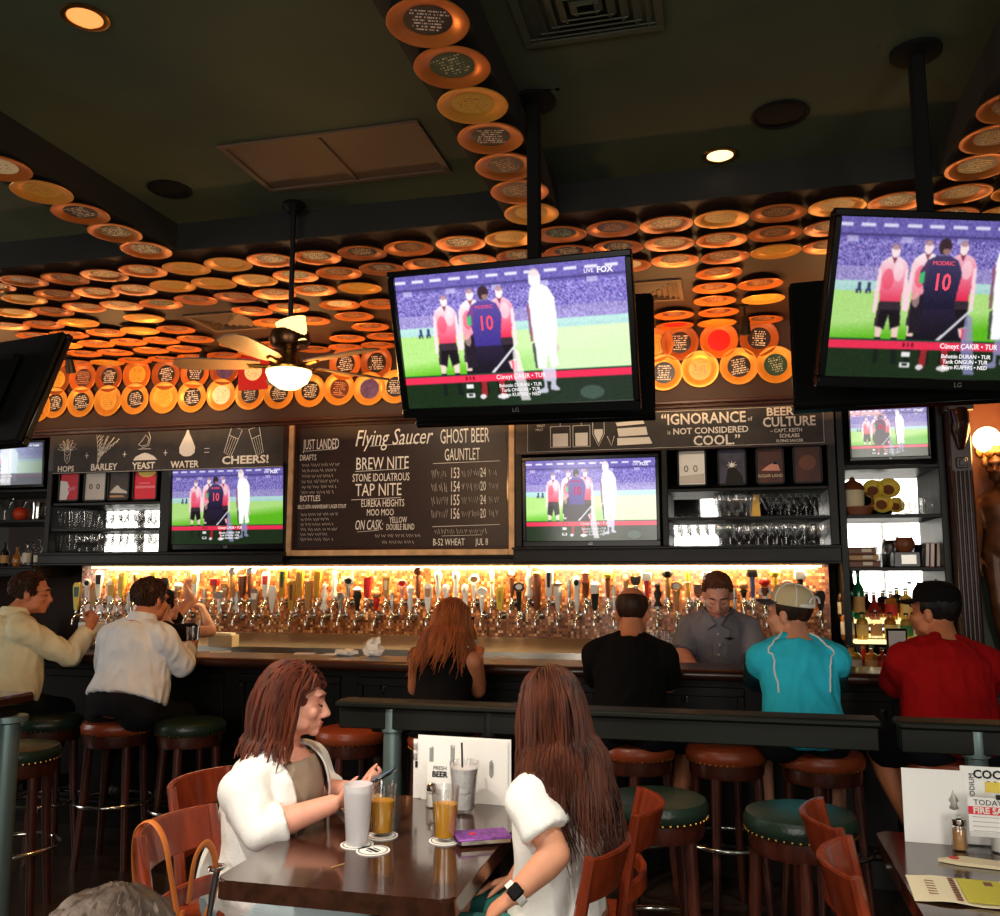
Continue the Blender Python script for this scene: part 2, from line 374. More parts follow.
for k in LAB:
    LM[k] = MB().lathe([(0.0, 0.0080), (0.0785, 0.0080), (0.0785, 0.0090), (0.0, 0.0091)], 32).mesh('center_label', LAB[k])
def plate(loc, rot, rim, c, label, group):
    o = link('souvenir_plate', PM[rim]); o.location = loc; o.rotation_euler = rot
    tag(o, label, 'plate', group); link('center_label', LM[c], o); return o

CEIL_ROWS = [
 # (row of the ceiling counted from the room side): x y centre-code
 '4,283,b 26,278,b 65,275,b 104,271,b 143,267,b 186,264,y 228,260,y 270,256,k 318,253,k 362,249,k 405,245,b 463,240,k 511,235,y 564,230,g 615,225,b 668,220,b 723,214,y 780,208,b 838,202,y 897,196,k 963,191,b 1003,189,y',
 '22,294,y 58,290.5,b 96,288,b 134,285.5,b 172,282,y 216,279,y 255,276,y 295,272,g 339,268.5,b 383,264,k 424,260,b 474,255,b 520,251,k 570,247,k 619,242,k 669,239,b 726,235,b 777,229,b 819,224,b 957,207,k 1001,206,y',
 '17.5,309,y 50.6,307,b 85,303.6,b 121.6,301.4,b 160.5,300,g 195,296,b 236.5,293,b 274,290,b 315,286,k 360,284,y 640,260,w 670,256.6,b 725,252,b 777.6,246.5,y 816,243,b',
 '13,322.6,b 41.5,321,b 78.6,319,y 144,314.5,y 253,307,b 288,304,b 340,301,w 380,300,b 718.6,268.6,b',
 '35,332,b 69,331,b 106,329,b 141,327,y 175,326,b 272.5,319,b 311,317,b 356,314,b 715,284,b 759,280,b',
 '68,342,y 93,340.5,b 130,338.6,b 163,337,b 194,335.7,b 371,324,b 715,297.5,b 763,295,y',
 '84,350,b 115,349,b 151,347,b 185,347,b 241,343,b 272,341.6,b 348,338,b 381,335,b 674,312,b 718,309,b',
 '58,361,b 80,360,b 107,359,y 134,357.6,b 166,357,b 189,356,b 226.6,353,b 258,352,y 326,349,b 355.5,348,b 385,346,b 675,324,r 717,321,y 763,316,b']
PL = []
for ri, row in enumerate(CEIL_ROWS):
    for k, it in enumerate(row.split()):
        x, y, c = it.split(','); p = AZ(float(x), float(y), ZL); PL.append([p.x, min(max(p.y, 4.33), YF - 0.14), ri, k, c])
for it in range(60):
    for a in range(len(PL)):
        for b in range(a):
            dx, dy = PL[a][0] - PL[b][0], PL[a][1] - PL[b][1]; d = math.hypot(dx, dy)
            if 1e-6 < d < 0.268:
                f = (0.268 - d) / d * 0.25
                PL[a][0] += dx * f; PL[a][1] += dy * f; PL[b][0] -= dx * f; PL[b][1] -= dy * f
    for q in PL: q[1] = min(max(q[1], 4.33), YF - 0.14)
for px_, py_, ri, k, c in PL:
    if 1:
        p = V((px_, py_, 0))
        rim = 'o' if c == 'y' else ('d' if (ri < 3 and (k * 7 + ri * 3) % 3 == 0) else 'c')
        lab = '%s plate with %s centre, %s from left, %s ceiling row from the beams' % (RN[rim], CN[c], ordn(k), ordn(ri))
        plate((p.x, p.y, ZL - 0.0085), (PI + R(3.5), 0, random.uniform(-0.3, 0.3)), rim, c, lab, 'plates on the low ceiling over the bar')
def strip(xb, ys, codes, where):
    for k, (y, c) in enumerate(zip(ys, codes)):
        rim = 'o' if c == 'y' else 'c'
        plate((xb, y, ZL - 0.003), (PI, 0, PI + random.uniform(-0.4, 0.4)), rim, c, '%s plate with %s centre, %s back from the bar under %s' % (RN[rim], CN[c], ordn(k), where), 'plates under the ceiling beams')
strip(-0.865, [4.09 - 0.262 * k for k in range(7)], 'ybbkykk'[:7].replace('ybbkykk', 'ybbkygk'), 'the middle ceiling beam')
strip(-2.985, [4.07 - 0.256 * k for k in range(5)], 'kkkyw', 'the left ceiling beam')
strip(1.10, [4.06 - 0.262 * k for k in range(3)], 'bbb', 'the right ceiling beam')
FU = '58,380,y 84,378,b 110,377,k 138,375,y 167,374.6,k 196,373,k 225.5,369.6,p 346,364,k 377,363,k 655,345,y 680,343,k 719,340.6,r 759,338.6,k'
FLo = '39,407,b 55.7,403,k 82,402,k 109,401,y 136,399,k 165,398,y 193,397,k 222,395,w 250.6,394,k 279.5,393,k 311,391,k 340,389,b 370,389,p 396,387,k 664,373,k 700,369.5,y 739,366.5,k 775.6,365,g'
for row, nm, rims in ((FU, 'upper', 'dc'), (FLo, 'lower', 'oo')):
    for k, it in enumerate(row.split()):
        x, y, c = it.split(','); p = AY(float(x), float(y), YF); rim = rims[k % 2]
        plate((p.x, YF - 0.001, p.z), (PI / 2, random.uniform(-0.15, 0.15), 0), rim, c, '%s plate with %s centre, %s from left, %s row on the bar fascia' % (RN[rim], CN[c], ordn(k), nm), 'plates on the fascia above the bar cabinets')
# red cloth pennant behind a plate, left of the fan
p = AY(255, 372, YF)
o = MB().prism([(-0.13, -0.15), (0.13, -0.15), (0.14, 0.14), (-0.14, 0.14)], 0, 0.012).obj('red_plaque', RIM['R']); o.location = (p.x, YF - 0.013, p.z); o.rotation_euler = (PI / 2, 0, 0)
tag(o, 'square red plaque with a pale disc in the upper row beside the fan', 'plaque')
d = MB().lathe([(0.0, 0.012), (0.076, 0.012), (0.076, 0.018), (0, 0.0185)], 28).obj('pale_disc', LAB['w'], o)

# ------------------------------------------------------------------ ceiling fittings
def downlight(px, py, z, col, s, label):
    p = AZ(px, py, z); t = thing('downlight', label, 'ceiling light', (p.x, p.y, z))
    MB().lathe([(0.060, 0.0), (0.078, 0.0), (0.080, -0.004), (0.072, -0.008), (0.060, -0.006), (0.058, 0.0)], 32).obj('trim_ring', MT['brass'], t)
    MB().lathe([(0.0, -0.001), (0.058, -0.001), (0.058, -0.004), (0, -0.004)], 32).obj('lamp', emis('downlight_glow', col, s), t)
downlight(85, 17, ZC, rgb(250, 150, 80), 1.4, 'amber recessed downlight at the corner of the coffered ceiling')
downlight(720, 155, ZC, rgb(255, 226, 160), 2.0, 'pale yellow recessed downlight beside the black ceiling speaker')
def speaker(px, py, label, r):
    p = AZ(px, py, ZC); t = thing('ceiling_speaker', label, 'speaker', (p.x, p.y, ZC))
    MB().lathe([(r - 0.012, 0), (r, 0), (r + 0.002, -0.006), (r - 0.012, -0.01), (r - 0.014, -0.004)], 36).obj('rim', MT['blackmatte'], t)
    MB().lathe([(0, -0.006), (r * 0.5, -0.007), (r - 0.014, -0.003), (r - 0.014, 0.0), (0, 0.0)], 36).obj('grille', MT['blackmatte'], t)
speaker(780, 114, 'round black ceiling speaker behind the right television pole', 0.115)
speaker(170, 189, 'round black ceiling speaker near the left beam of plates', 0.105)
def vent(c, w, d, z, matf, label, slats=5, two=False):
    t = thing('ceiling_vent', label, 'vent', (c[0], c[1], z))
    mb = MB(); e = 0.03
    mb.box((0, d / 2 - e / 2, -0.006), (w, e, 0.012), 0.003); mb.box((0, -d / 2 + e / 2, -0.006), (w, e, 0.012), 0.003)
    mb.box((w / 2 - e / 2, 0, -0.006), (e, d - 2 * e, 0.012), 0.003); mb.box((-w / 2 + e / 2, 0, -0.006), (e, d - 2 * e, 0.012), 0.003)
    if two: mb.box((0, 0, -0.006), (0.02, d - 2 * e, 0.012), 0.003)
    mb.obj('frame', matf, t)
    mb = MB()
    if two:
        mb.box((0, 0, -0.002), (w - 2 * e, d - 2 * e, 0.003))
    else:
        for k in range(slats):
            f = 1 - 2 * e / w - 0.16 * k
            if f < 0.15: break
            ww, dd = (w - 2 * e) * (1 - 0.2 * k), (d - 2 * e) * (1 - 0.2 * k)
            zz = -0.004 - 0.004 * k
            for sy in (1, -1): mb.box((0, sy * dd / 2 * 0.94, zz), (ww, 0.03, 0.004), rot=Euler((sy * 0.5, 0, 0)))
            for sx in (1, -1): mb.box((sx * ww / 2 * 0.94, 0, zz), (0.03, dd, 0.004), rot=Euler((0, -sx * 0.5, 0)))
        mb.box((0, 0, -0.001), (w - 2 * e, d - 2 * e, 0.001))
    mb.obj('louvre', matf, t)
MT['vent'] = mat('vent_paint', rgb(84, 62, 46), 0.6); MT['ventg'] = mat('vent_green_paint', rgb(56, 60, 46), 0.7)
vent((-1.68, 3.64), 0.95, 0.50, ZC, MT['vent'], 'brown double ceiling return grille left of the middle beam', two=True)
vent((-0.40, 2.78), 0.50, 0.42, ZC, MT['ventg'], 'dark green square ceiling diffuser right of the middle beam')
vent((-3.34, 5.47), 0.42, 0.42, ZL, MT['vent'], 'brown square ceiling diffuser among the plates left of the fan')
vent((-0.42, 5.50), 0.42, 0.42, ZL, MT['vent'], 'brown square ceiling diffuser among the plates behind the middle television')

# small black spot heads among the plates
def spot(px, py, y, label, tilt=0.5):
    p = AY(px, py, y); t = thing('spotlight', label, 'spotlight', (p.x, y, ZL - 0.002))
    L_ = ZL - p.z
    mb = MB(); mb.lathe([(0, 0), (0.03, 0), (0.03, -0.012), (0.008, -0.016), (0.008, -L_ + 0.02), (0, -L_ + 0.02)], 14); mb.obj('stem', MT['blackmetal'], t)
    h = MB().lathe([(0, 0.06), (0.022, 0.055), (0.03, 0.03), (0.038, -0.06), (0.034, -0.062), (0.026, -0.03), (0, -0.03)], 18, (0, 0, 0), Euler((tilt, 0, 0.3)).to_matrix()).obj('lamp_head', MT['blackmetal'], t); h.location = (0, 0, -L_)
spot(70, 365, 6.0, 'small black spotlight at the far left plates', 0.5)
spot(203, 360, 6.05, 'small black spotlight between the yellow and white plates left of the fan', 0.2)
spot(745, 325, 5.95, 'small black spotlight left of the right television', 0.1)
# ------------------------------------------------------------------ televisions
def paint(variant):
    W, H = 340, 190
    rs = np.random.RandomState(5)
    A = np.zeros((H, W, 3)); yy, xx = np.mgrid[0:H, 0:W]; u = xx / (W - 1.0); v = yy / (H - 1.0)
    bright = variant != 'vivid'
    def col(c, t=None):
        if isinstance(c[0], tuple): c0, c1 = np.array(c[0]) / 255.0, np.array(c[1]) / 255.0; return c0 * (1 - t[:, None]) + c1 * t[:, None]
        return np.array(c) / 255.0
    def put(mask, c, a=1.0):
        if not mask.any(): return
        t = None
        if isinstance(c[0], tuple): vv = v[mask]; t = (vv - vv.min()) / max(vv.max() - vv.min(), 1e-6)
        A[mask] = A[mask] * (1 - a) + col(c, t) * a
    hor = 0.42
    n = rs.rand(H, W, 1)
    crowd = np.array([116, 104, 178]) / 255 + (n - 0.45) * 0.62 + (rs.rand(H, W, 3) - 0.5) * 0.10
    A[:] = crowd
    put(v < 0.13, (92, 82, 160), 0.62); put((v > 0.035) & (v < 0.055) & (np.sin(u * 75) > -.4), (240, 236, 255), 0.85); put((v > 0.10) & (v < 0.115), (60, 52, 104), 0.7)
    put((v > .115) & (v < .15) & (np.sin(u * 31) > .8), (214, 206, 240), .6)
    put((v > 0.30) & (v < hor), (206, 196, 222), 0.35)
    put((v > hor - 0.03) & (v < hor + 0.04), (186, 238, 216), 0.8)
    pitch = v >= hor + 0.035
    sweep = np.clip((v - .50 - .16 * (1 - u)) * 9, 0, 1)[..., None]
    far, near = np.array([176, 222, 128]) / 255, np.array([94, 184, 32]) / 255
    g = far * (1 - sweep) + near * sweep
    if bright:
        w_ = np.clip((u - .30) * 2.2, 0, .92)[..., None]; g = g * (1 - w_) + (np.array([214, 238, 190]) / 255) * w_
    g = g + (rs.rand(H, W, 1) - 0.5) * 0.07
    A[pitch] = g[pitch]
    def poly(pts, c, a=1.0):
        m = np.zeros((H, W), bool); n_ = len(pts); j = n_ - 1
        for i in range(n_):
            xi, yi = pts[i]; xj, yj = pts[j]
            cnd = ((yi > v) != (yj > v)); m ^= cnd & (u < (xj - xi) * (v - yi) / ((yj - yi) or 1e-9) + xi); j = i
        put(m, c, a)
    def disc(cx, cy, rx, ry, c, a=1.0): put(((u - cx) / rx) ** 2 + ((v - cy) / ry) ** 2 < 1, c, a)
    def ref(cx, s, top, bot, h0=0.20):
        f = lambda dx, dy: (cx + dx * s, h0 + dy * s); dark = (26, 20, 26)
        poly([f(-.020, .055), f(.020, .055), f(.046, .085), f(.056, .13), f(.050, .22), f(.042, .30), f(.04, .345), f(-.04, .345), f(-.042, .30), f(-.050, .22), f(-.056, .13), f(-.046, .085)], (top, bot))
        disc(cx - .018 * s, h0 + .20 * s, .022 * s, .07 * s, (236, 60, 90), .55); disc(cx + .02 * s, h0 + .15 * s, .02 * s, .06 * s, (255, 240, 244), .5)
        poly([f(-.012, .05), f(.012, .05), f(0, .10)], (110, 30, 50), .8)
        disc(cx, h0 + .018 * s, .0165 * s, .042 * s, (250, 226, 226)); disc(cx, h0 - .012 * s, .016 * s, .02 * s, (150, 110, 120), .7)
        poly([f(-.056, .13), f(-.044, .14), f(-.046, .30), f(-.050, .42), f(-.064, .42), f(-.062, .28)], (250, 214, 222)); poly([f(.056, .13), f(.044, .14), f(.046, .30), f(.048, .40), f(.060, .40), f(.062, .28)], (250, 214, 222))
        poly([f(-.042, .345), f(.042, .345), f(.050, .50), f(.012, .53), f(0, .43), f(-.012, .53), f(-.052, .51)], (54, 42, 52)); poly([f(-.035, .40), f(.04, .40), f(.046, .50), f(.015, .52), f(0, .43), f(-.015, .52), f(-.04, .50)], dark)
        poly([f(-.046, .51), f(-.020, .52), f(-.022, .59), f(-.042, .59)], (240, 204, 198)); poly([f(.018, .52), f(.044, .51), f(.044, .59), f(.022, .59)], (240, 204, 198))
        poly([f(-.044, .58), f(-.020, .58), f(-.024, .76), f(-.040, .76)], dark); poly([f(.020, .58), f(.046, .58), f(.050, .76), f(.030, .76)], dark)
    for q in (.095, .13): put((v > .40) & (v < .45) & (abs(u - q) < .006), (52, 60, 100)); put((v > .44) & (v < .47) & (abs(u - q) < .010) & (abs(u - q) > .003), (52, 60, 100))
    ref(.215, .96, (250, 228, 236), (232, 64, 96), .185); ref(.335, 1.0, (252, 236, 240), (240, 130, 150), .155); ref(.465, 1.0, (244, 190, 206), (228, 44, 80), .155)
    cx = .395; f = lambda dx, dy: (cx + dx, .155 + dy)
    navy = ((92, 74, 150), (56, 44, 130)) if bright else ((70, 62, 104), (26, 20, 44))
    poly([f(-.024, .065), f(.024, .065), f(.055, .095), f(.074, .17), f(.066, .27), f(.058, .42), f(-.056, .42), f(-.062, .27), f(-.082, .17), f(-.06, .095)], navy)
    poly([f(-.06, .095), f(-.05, .09), f(-.056, .25), f(-.075, .24), f(-.08, .17)], (210, 60, 100), .35 if bright else .12); disc(cx, .165, .024, .052, (58, 40, 48)); disc(cx + .006, .195, .014, .02, (214, 160, 140), .6)
    poly([f(-.058, .40), f(.066, .40), f(.10, .60), f(.03, .64), f(-.02, .63), f(-.085, .62)], ((40, 30, 56), (20, 16, 22))); poly([f(-.080, .18), f(-.062, .16), f(-.064, .24), f(-.082, .24)], (60, 190, 110))
    poly([f(-.10, .36), f(-.06, .30), f(-.05, .55), f(-.10, .56)], (34, 26, 38)); disc(cx - .085, .50, .014, .05, (224, 180, 170), .6)
    poly([f(-.056, .62), f(-.022, .62), f(-.026, .80), f(-.048, .80)], (196, 44, 66)); poly([f(.032, .62), f(.066, .62), f(.062, .80), f(.042, .80)], (196, 44, 66)); poly([f(.10, .52), f(.125, .52), f(.12, .62), f(.105, .62)], (226, 60, 86))
    poly([(.39, .775), (.40, .78), (.53, .55), (.522, .545)], (226, 226, 232))
    if variant != 'vivid' or True:
        poly([(.60, .16), (.635, .13), (.675, .16), (.70, .24), (.705, .45), (.69, .62), (.70, .72), (.665, .74), (.655, .62), (.645, .74), (.61, .74), (.598, .45), (.585, .30)], (255, 255, 255)); disc(.622, .095, .026, .062, (252, 240, 236)); disc(.622, .055, .022, .03, (214, 196, 200), .7)
        poly([(.580, .28), (.592, .26), (.598, .54), (.585, .54)], (130, 70, 100), .8); poly([(.590, .56), (.604, .55), (.608, .74), (.598, .74)], (54, 50, 60), .8); disc(.70, .60, .006, .03, (210, 190, 190))
    low = v > .752; A[low] = A[low] * .10 + np.array([20, 30, 24]) / 255 * .92
    put((v > .752) & (v < .764), (14, 66, 48)); put((v > .764) & (v < .815), (236, 48, 84))
    poly([(.625, .74), (.685, .74), (.68, .87), (.695, .895), (.69, .91), (.655, .90), (.66, .84), (.64, .84), (.645, .92), (.595, .925), (.595, .91), (.63, .88)], (214, 210, 232) if bright else (150, 146, 190), .85)
    poly([(.352, .815), (.378, .815), (.374, .93), (.350, .93)], (150, 40, 44)); disc(.355, .93, .014, .018, (226, 216, 220)); poly([(.430, .815), (.456, .815), (.458, .92), (.435, .92)], (160, 44, 46)); disc(.445, .935, .026, .018, (226, 216, 220)); poly([(.505, .58), (.53, .60), (.565, .97), (.525, .97), (.50, .80)], (240, 228, 234) if bright else (150, 146, 200), .75)
    put((v > .835) & (v < .865) & (abs(u - .298) < .016), (240, 236, 236)); put((v > .90) & (v < .935) & (abs(u - .298) < .018), (240, 236, 236)); put((v > .91) & (v < .925) & (abs(u - .298) < .010), (30, 40, 34)); put((v > .775) & (v < .80) & (abs(u - .305) < .022) & (np.sin(u * 400) > 0), (120, 20, 40))
    if bright: disc(.83, .93, .05, .05, (96, 120, 108), .5)
    if variant == 'blown':
        A = A * .35 + np.array([.72, .80, .84]) * .7 * (np.clip(1.2 - 1.6 * np.abs(u - .45), .2, 1)[..., None])
        put(v > .72, (96, 92, 100), .75); put((u < .62) & (u > .5), (255, 255, 255), .5)
    B = A.copy(); B[1:-1, 1:-1] = sum(A[1 + i:H - 1 + i, 1 + j:W - 1 + j] for i in (-1, 0, 1) for j in (-1, 0, 1)) / 9.0; A = B * .75 + A * .25
    A = A + (rs.rand(H, W, 1) - .5) * .05
    if bright: A = np.clip(A * 1.10 + .02 * (v < .752)[..., None], 0, 1)
    A = np.clip(A, 0, 1); lin_ = np.where(A <= .04045, A / 12.92, ((A + .055) / 1.055) ** 2.4)
    me = bpy.data.meshes.new('screen')
    X = (xx / (W - 1.0) - .5); Zc = .5 - yy / (H - 1.0)
    co_ = np.stack([X, np.zeros_like(X), Zc], -1).reshape(-1, 3)
    idx = np.arange(H * W).reshape(H, W); fc = np.stack([idx[:-1, :-1], idx[1:, :-1], idx[1:, 1:], idx[:-1, 1:]], -1).reshape(-1, 4)
    me.from_pydata(co_.tolist(), [], fc.tolist())
    at = me.color_attributes.new('picture', 'FLOAT_COLOR', 'POINT')
    at.data.foreach_set('color', np.concatenate([lin_, np.ones((H, W, 1))], -1).reshape(-1).astype(np.float32)); return me
def screen_mat(name, s):
    m = bpy.data.materials.new(name); m.use_nodes = True; nt = m.node_tree; p = nt.nodes['Principled BSDF']; a = nt.nodes.new('ShaderNodeVertexColor'); a.layer_name = 'picture'
    p.inputs['Base Color'].default_value = (0.004, 0.004, 0.004, 1); p.inputs['Roughness'].default_value = 0.12
    nt.links.new(a.outputs['Color'], p.inputs['Emission Color']); p.inputs['Emission Strength'].default_value = s; return m
MT['screen'] = screen_mat('tv_picture', 0.86)
SCR = {}
for k in ('bright', 'vivid', 'blown'):
    SCR[k] = paint(k); SCR[k].materials.append(MT['screen'])
MT['caption'] = emis('caption_white', rgb(250, 246, 246), 1.0)
MT['redcap'] = emis('caption_red', rgb(240, 84, 104), 1.0)
TVBODY = None
def television(name_label, w, pic, loc, rot, group=None, caption=True, off=False, depth=0.07):
    h = w / 1.66; t = thing('television', name_label, 'television', loc, 0, group); t.rotation_euler = rot
    b = 0.026 * w; mb = MB()
    mb.box((0, -0.012, h / 2 - b / 2), (w, 0.03, b), 0.004); mb.box((0, -0.012, -h / 2 + b * 0.75), (w, 0.03, b * 1.5), 0.004)
    for s in (-1, 1): mb.box((s * (w / 2 - b / 2), -0.012, 0.25 * b), (b, 0.03, h - 2.5 * b), 0.004)
    mb.obj('bezel', MT['blackplastic'], t)
    mb = MB(); mb.box((0, 0.018, 0), (w - 0.01, 0.032, h - 0.01), 0.008); mb.box((0, depth / 2 + 0.028, -0.02), (w * 0.62, depth * 0.55, h * 0.66), 0.02)
    mb.obj('back_housing', MT['blackmatte'], t)
    iw, ih = w - 2 * b, h - 2.5 * b; zc = 0.25 * b
    if off:
        MB().box((0, -0.004, zc), (iw, 0.004, ih)).obj('screen', MT['blackplastic'], t)
    else:
        sc = link('screen', SCR[pic], t); sc.location = (0, -0.010, zc); sc.scale = (iw, 1, ih)
    if caption and not off:
        k = iw; P = []
        def tx(s, uu, vv, size, m=MT['caption'], bold=0.0, sx=1.0): P.append(text('caption', s, m, None, ((uu - .5) * iw, -0.0125, zc + (.5 - vv) * ih), size * k, sx=sx, bold=bold))
        tx('C\u00fcneyt \u00c7AKIR \u2022 TUR', .53, .790, .027, sx=.9)
        tx('Bahattin DURAN \u2022 TUR', .525, .855, .021, sx=.9); tx('Tarik ONGUN \u2022 TUR', .525, .890, .021, sx=.9); tx('Bj\u00f6rn KUIPERS \u2022 NED', .525, .925, .021, sx=.9)
        tx('10', .397, .39, .085, MT['redcap'], .0012, .80); tx('MODRIC', .395, .268, .021, MT['redcap']); tx('FOX', .915, .075, .032, bold=.0008); tx('LIVE', .85, .075, .022)
        [setattr(q, 'parent', t) for q in P]
    lg = text('maker_logo', 'LG', MT['silver'], t, (0, -0.0275, -h / 2 + b * 0.75), 0.024 * w)
    return t
def pole_mount(px, py, label, ztv, ytop=3.25, dy=0.1):
    t = thing('television_pole', label, 'pole', (px, ytop, 0))
    mb = MB(); mb.box((0, 0, (ZC + ztv) / 2), (0.05, 0.05, ZC - ztv), 0.005); mb.obj('pole', MT['blackmatte'], t)
    MB().lathe([(0, ZC), (0.09, ZC), (0.09, ZC - 0.015), (0.035, ZC - 0.03), (0, ZC - 0.03)], 24).obj('ceiling_flange', MT['blackmatte'], t)
    mb = MB(); mb.box((0, 0, ztv - .04), (0.10, 0.16, 0.12), 0.006); mb.box((0, 0.075, ztv - .04), (0.3, 0.015, 0.18), 0.004); mb.box((0, -0.075, ztv - .04), (0.3, 0.015, 0.18), 0.004); mb.obj('bracket', MT['blackmatte'], t)
    return t
TLT = R(19.8)
television('wide television showing football hung in the middle on a black ceiling pole', 0.95, 'bright', (-0.756, 3.204, 2.425), (TLT, R(1.5), R(-5.8)))
television('wide television showing football on a ceiling pole, cut by the right edge of the photo', 0.95, 'vivid', (0.786, 3.155, 2.432), (TLT, R(0.8), R(17.2)))
television('dark back of a television hung behind the middle football screen', 0.95, 'vivid', (-0.725, 3.50, 2.41), (TLT, 0, PI + R(3)), off=True)
television('dark back of a television hung behind the right football screen', 0.95, 'vivid', (0.74, 3.53, 2.42), (TLT, 0, PI + R(-4)), off=True)
television('dark back of a television cut by the left edge of the photo', 0.95, 'vivid', (-3.37, 3.42, 2.37), (TLT, 0, PI + R(-12)), off=True)
pole_mount(-0.70,  0, 'black ceiling pole holding the middle pair of televisions', 2.50, 3.36)
pole_mount(0.73, 0, 'black ceiling pole holding the right pair of televisions', 2.50, 3.36)
t = thing('television_pole', 'black ceiling pole of the television at the left edge', 'pole', (-3.33, 3.25, 0)); boxo('pole', (0, 0, 2.95), (0.05, 0.05, 1.0), MT['blackmatte'], t); boxo('bracket', (0, 0.06, 2.45), (0.12, 0.14, 0.14), MT['blackmatte'], t)
# small loudspeaker heads clamped beside the poles
def camera_head(px, py, y, label):
    p = AY(px, py, y); t = thing('ceiling_camera', label, 'camera', p)
    MB().tube([(-0.06, 0, 0), (0.05, 0, 0.01)], 0.026, 14).obj('barrel', MT['blackmetal'], t)
    MB().tube([(-0.062, 0, 0), (-0.066, 0, 0)], 0.022, 14).obj('lens', MT['chrome'], t)
    MB().tube([(0.04, 0, 0.01), (0.07, 0, 0.04), (0.07, 0, ZC - p.z)], 0.010, 8).obj('arm', MT['blackmetal'], t)
camera_head(540, 88, 3.30, 'small black camera head beside the middle television pole')
camera_head(893, 39, 3.30, 'small black camera head left of the right television pole')
# screens set into the back bar
def wall_tv(x0, y0, x1, y1, Y, pic, label, cap=True):
    a, b = AY(x0, y0, Y), AY(x1, y1, Y); w = b.x - a.x
    t = television(label, w, pic, ((a.x + b.x) / 2, Y, (a.z + b.z) / 2), (R(3), 0, 0), None, cap, depth=0.04)
    s = (a.z - b.z) / (w / 1.66); t.scale = (1, 1, s); return t
wall_tv(172, 466, 286, 549, 6.40, 'vivid', 'flat television with football in the left bar cabinet beside the chalkboard')
wall_tv(523, 458, 661, 546, 6.40, 'bright', 'flat television with football in the right bar cabinet under the quotation sign')
wall_tv(847, 408, 931, 459, 6.42, 'vivid', 'small television with football above the bottle shelves by the fluted column')
wall_tv(-40, 444, 45, 487, 6.42, 'blown', 'small washed-out television at the far left above the shelves')
# ------------------------------------------------------------------ back bar cabinets
YC = 6.36
MT['mirror'] = mat('mirror', rgb(225, 228, 228), 0.03, 1.0)
def bx(px, y=500): return AY(px, y, YC).x
def bz(py, px): return AY(px, py, YC).z
def cabinet(name, label, px0, px1, div, top_px, base_top, base_bot, shelves, mirror, ztop=2.705, back='dark'):
    x0, x1 = bx(px0), bx(px1); t = thing(name, label, 'cabinet', (x0, YC, 0)); o = V((x0, YC, 0))
    def P(nm, xa, xb, ya, yb, za, zb, m, bev=0.004):
        return boxo(nm, ((xa + xb) / 2 - x0, (ya + yb) / 2 - YC, (za + zb) / 2), (xb - xa, yb - ya, zb - za), m, t, bev)
    zt = bz(top_px, (px0 + px1) / 2); zb0 = base_bot; zb1 = bz(base_top, (px0 + px1) / 2)
    P('header_panel', x0, x1, YC, YC + 0.05, zt, ztop, MT['wood'])
    mb = MB(); c = (x0 + x1) / 2
    mb.box((c - x0, 0.17, (zb0 + zb1) / 2), (x1 - x0, 0.46, zb1 - zb0 - 0.02), 0.004); mb.box((c - x0, 0.14, zb1 - 0.012), (x1 - x0, 0.50, 0.018), 0.004); mb.box((c - x0, 0.14, zb0 + 0.012), (x1 - x0, 0.46, 0.02), 0.006)
    mb.obj('base_rail', MT['blackwood'], t)
    for d0, d1 in div: P('stile', bx(d0), bx(d1), YC, YC + 0.36, zb1, zt + 0.01, MT['blackwood'])
    P('back_panel', x0 + 0.01, x1 - 0.01, YC + 0.37, YC + 0.40, zb1, ztop, MT['blackmatte'])
    m0, m1, mt_, mb_ = mirror
    P('mirror', bx(m0), bx(m1), YC + 0.355, YC + 0.365, bz(mb_, m0), bz(mt_, m0), MT['mirror'], 0)
    for sy, sa, sb in shelves: P('shelf', bx(sa), bx(sb), YC + 0.02, YC + 0.355, bz(sy, (sa + sb) / 2) - 0.022, bz(sy, (sa + sb) / 2), MT['blackwood'], 0.003)
    return t
cabinet('bar_cabinet', 'dark wood bar cabinet with glass shelves under the brewing sign', 46, 288, [(46, 51), (160, 170), (285, 288)], 468, 552, 1.612, [(502, 51, 160), (528, 51, 160)], (51, 160, 503, 551))
cabinet('bar_cabinet', 'dark wood bar cabinet with glass shelves under the quotation sign', 515, 838, [(515, 522), (662, 668), (829, 838)], 450, 546, 1.612, [(487, 668, 829), (516, 668, 829)], (668, 829, 488, 545))
cabinet('bar_cabinet', 'dark shelf unit with bottles at the far left of the back bar', -60, 46, [(-60, -52)], 440, 566, 1.52, [(490, -52, 46), (520, -52, 46)], (-52, 46, 490, 565))
# the tall unit right of the tiles
x0, x1 = bx(839), bx(948); t = thing('bottle_shelves', 'tall mirrored shelf unit with liquor bottles beside the fluted column', 'shelf unit', (x0, YC, 0))
def P_(nm, xa, xb, ya, yb, za, zb, m, bev=0.004): return boxo(nm, ((xa + xb) / 2 - x0, (ya + yb) / 2 - YC, (za + zb) / 2), (xb - xa, yb - ya, zb - za), m, t, bev)
P_('stile', x0, x0 + 0.045, YC, YC + 0.36, 0, 2.68, MT['blackwood']); P_('stile', x1 - 0.045, x1, YC, YC + 0.36, 0, 2.68, MT['blackwood'])
P_('header_panel', x0, x1, YC + 0.12, YC + 0.16, bz(466, 890), 2.68, MT['blackmatte']); P_('mirror', x0 + 0.045, x1 - 0.045, YC + 0.355, YC + 0.365, 0.9, bz(466, 890), MT['mirror'], 0)
P_('back_panel', x0, x1, YC + 0.37, YC + 0.40, 0, 2.68, MT['blackmatte'])
for sy in (465, 514, 567): P_('shelf', x0 + 0.045, x1 - 0.045, YC + 0.0, YC + 0.355, bz(sy, 890) - 0.025, bz(sy, 890), MT['blackwood'], 0.003)
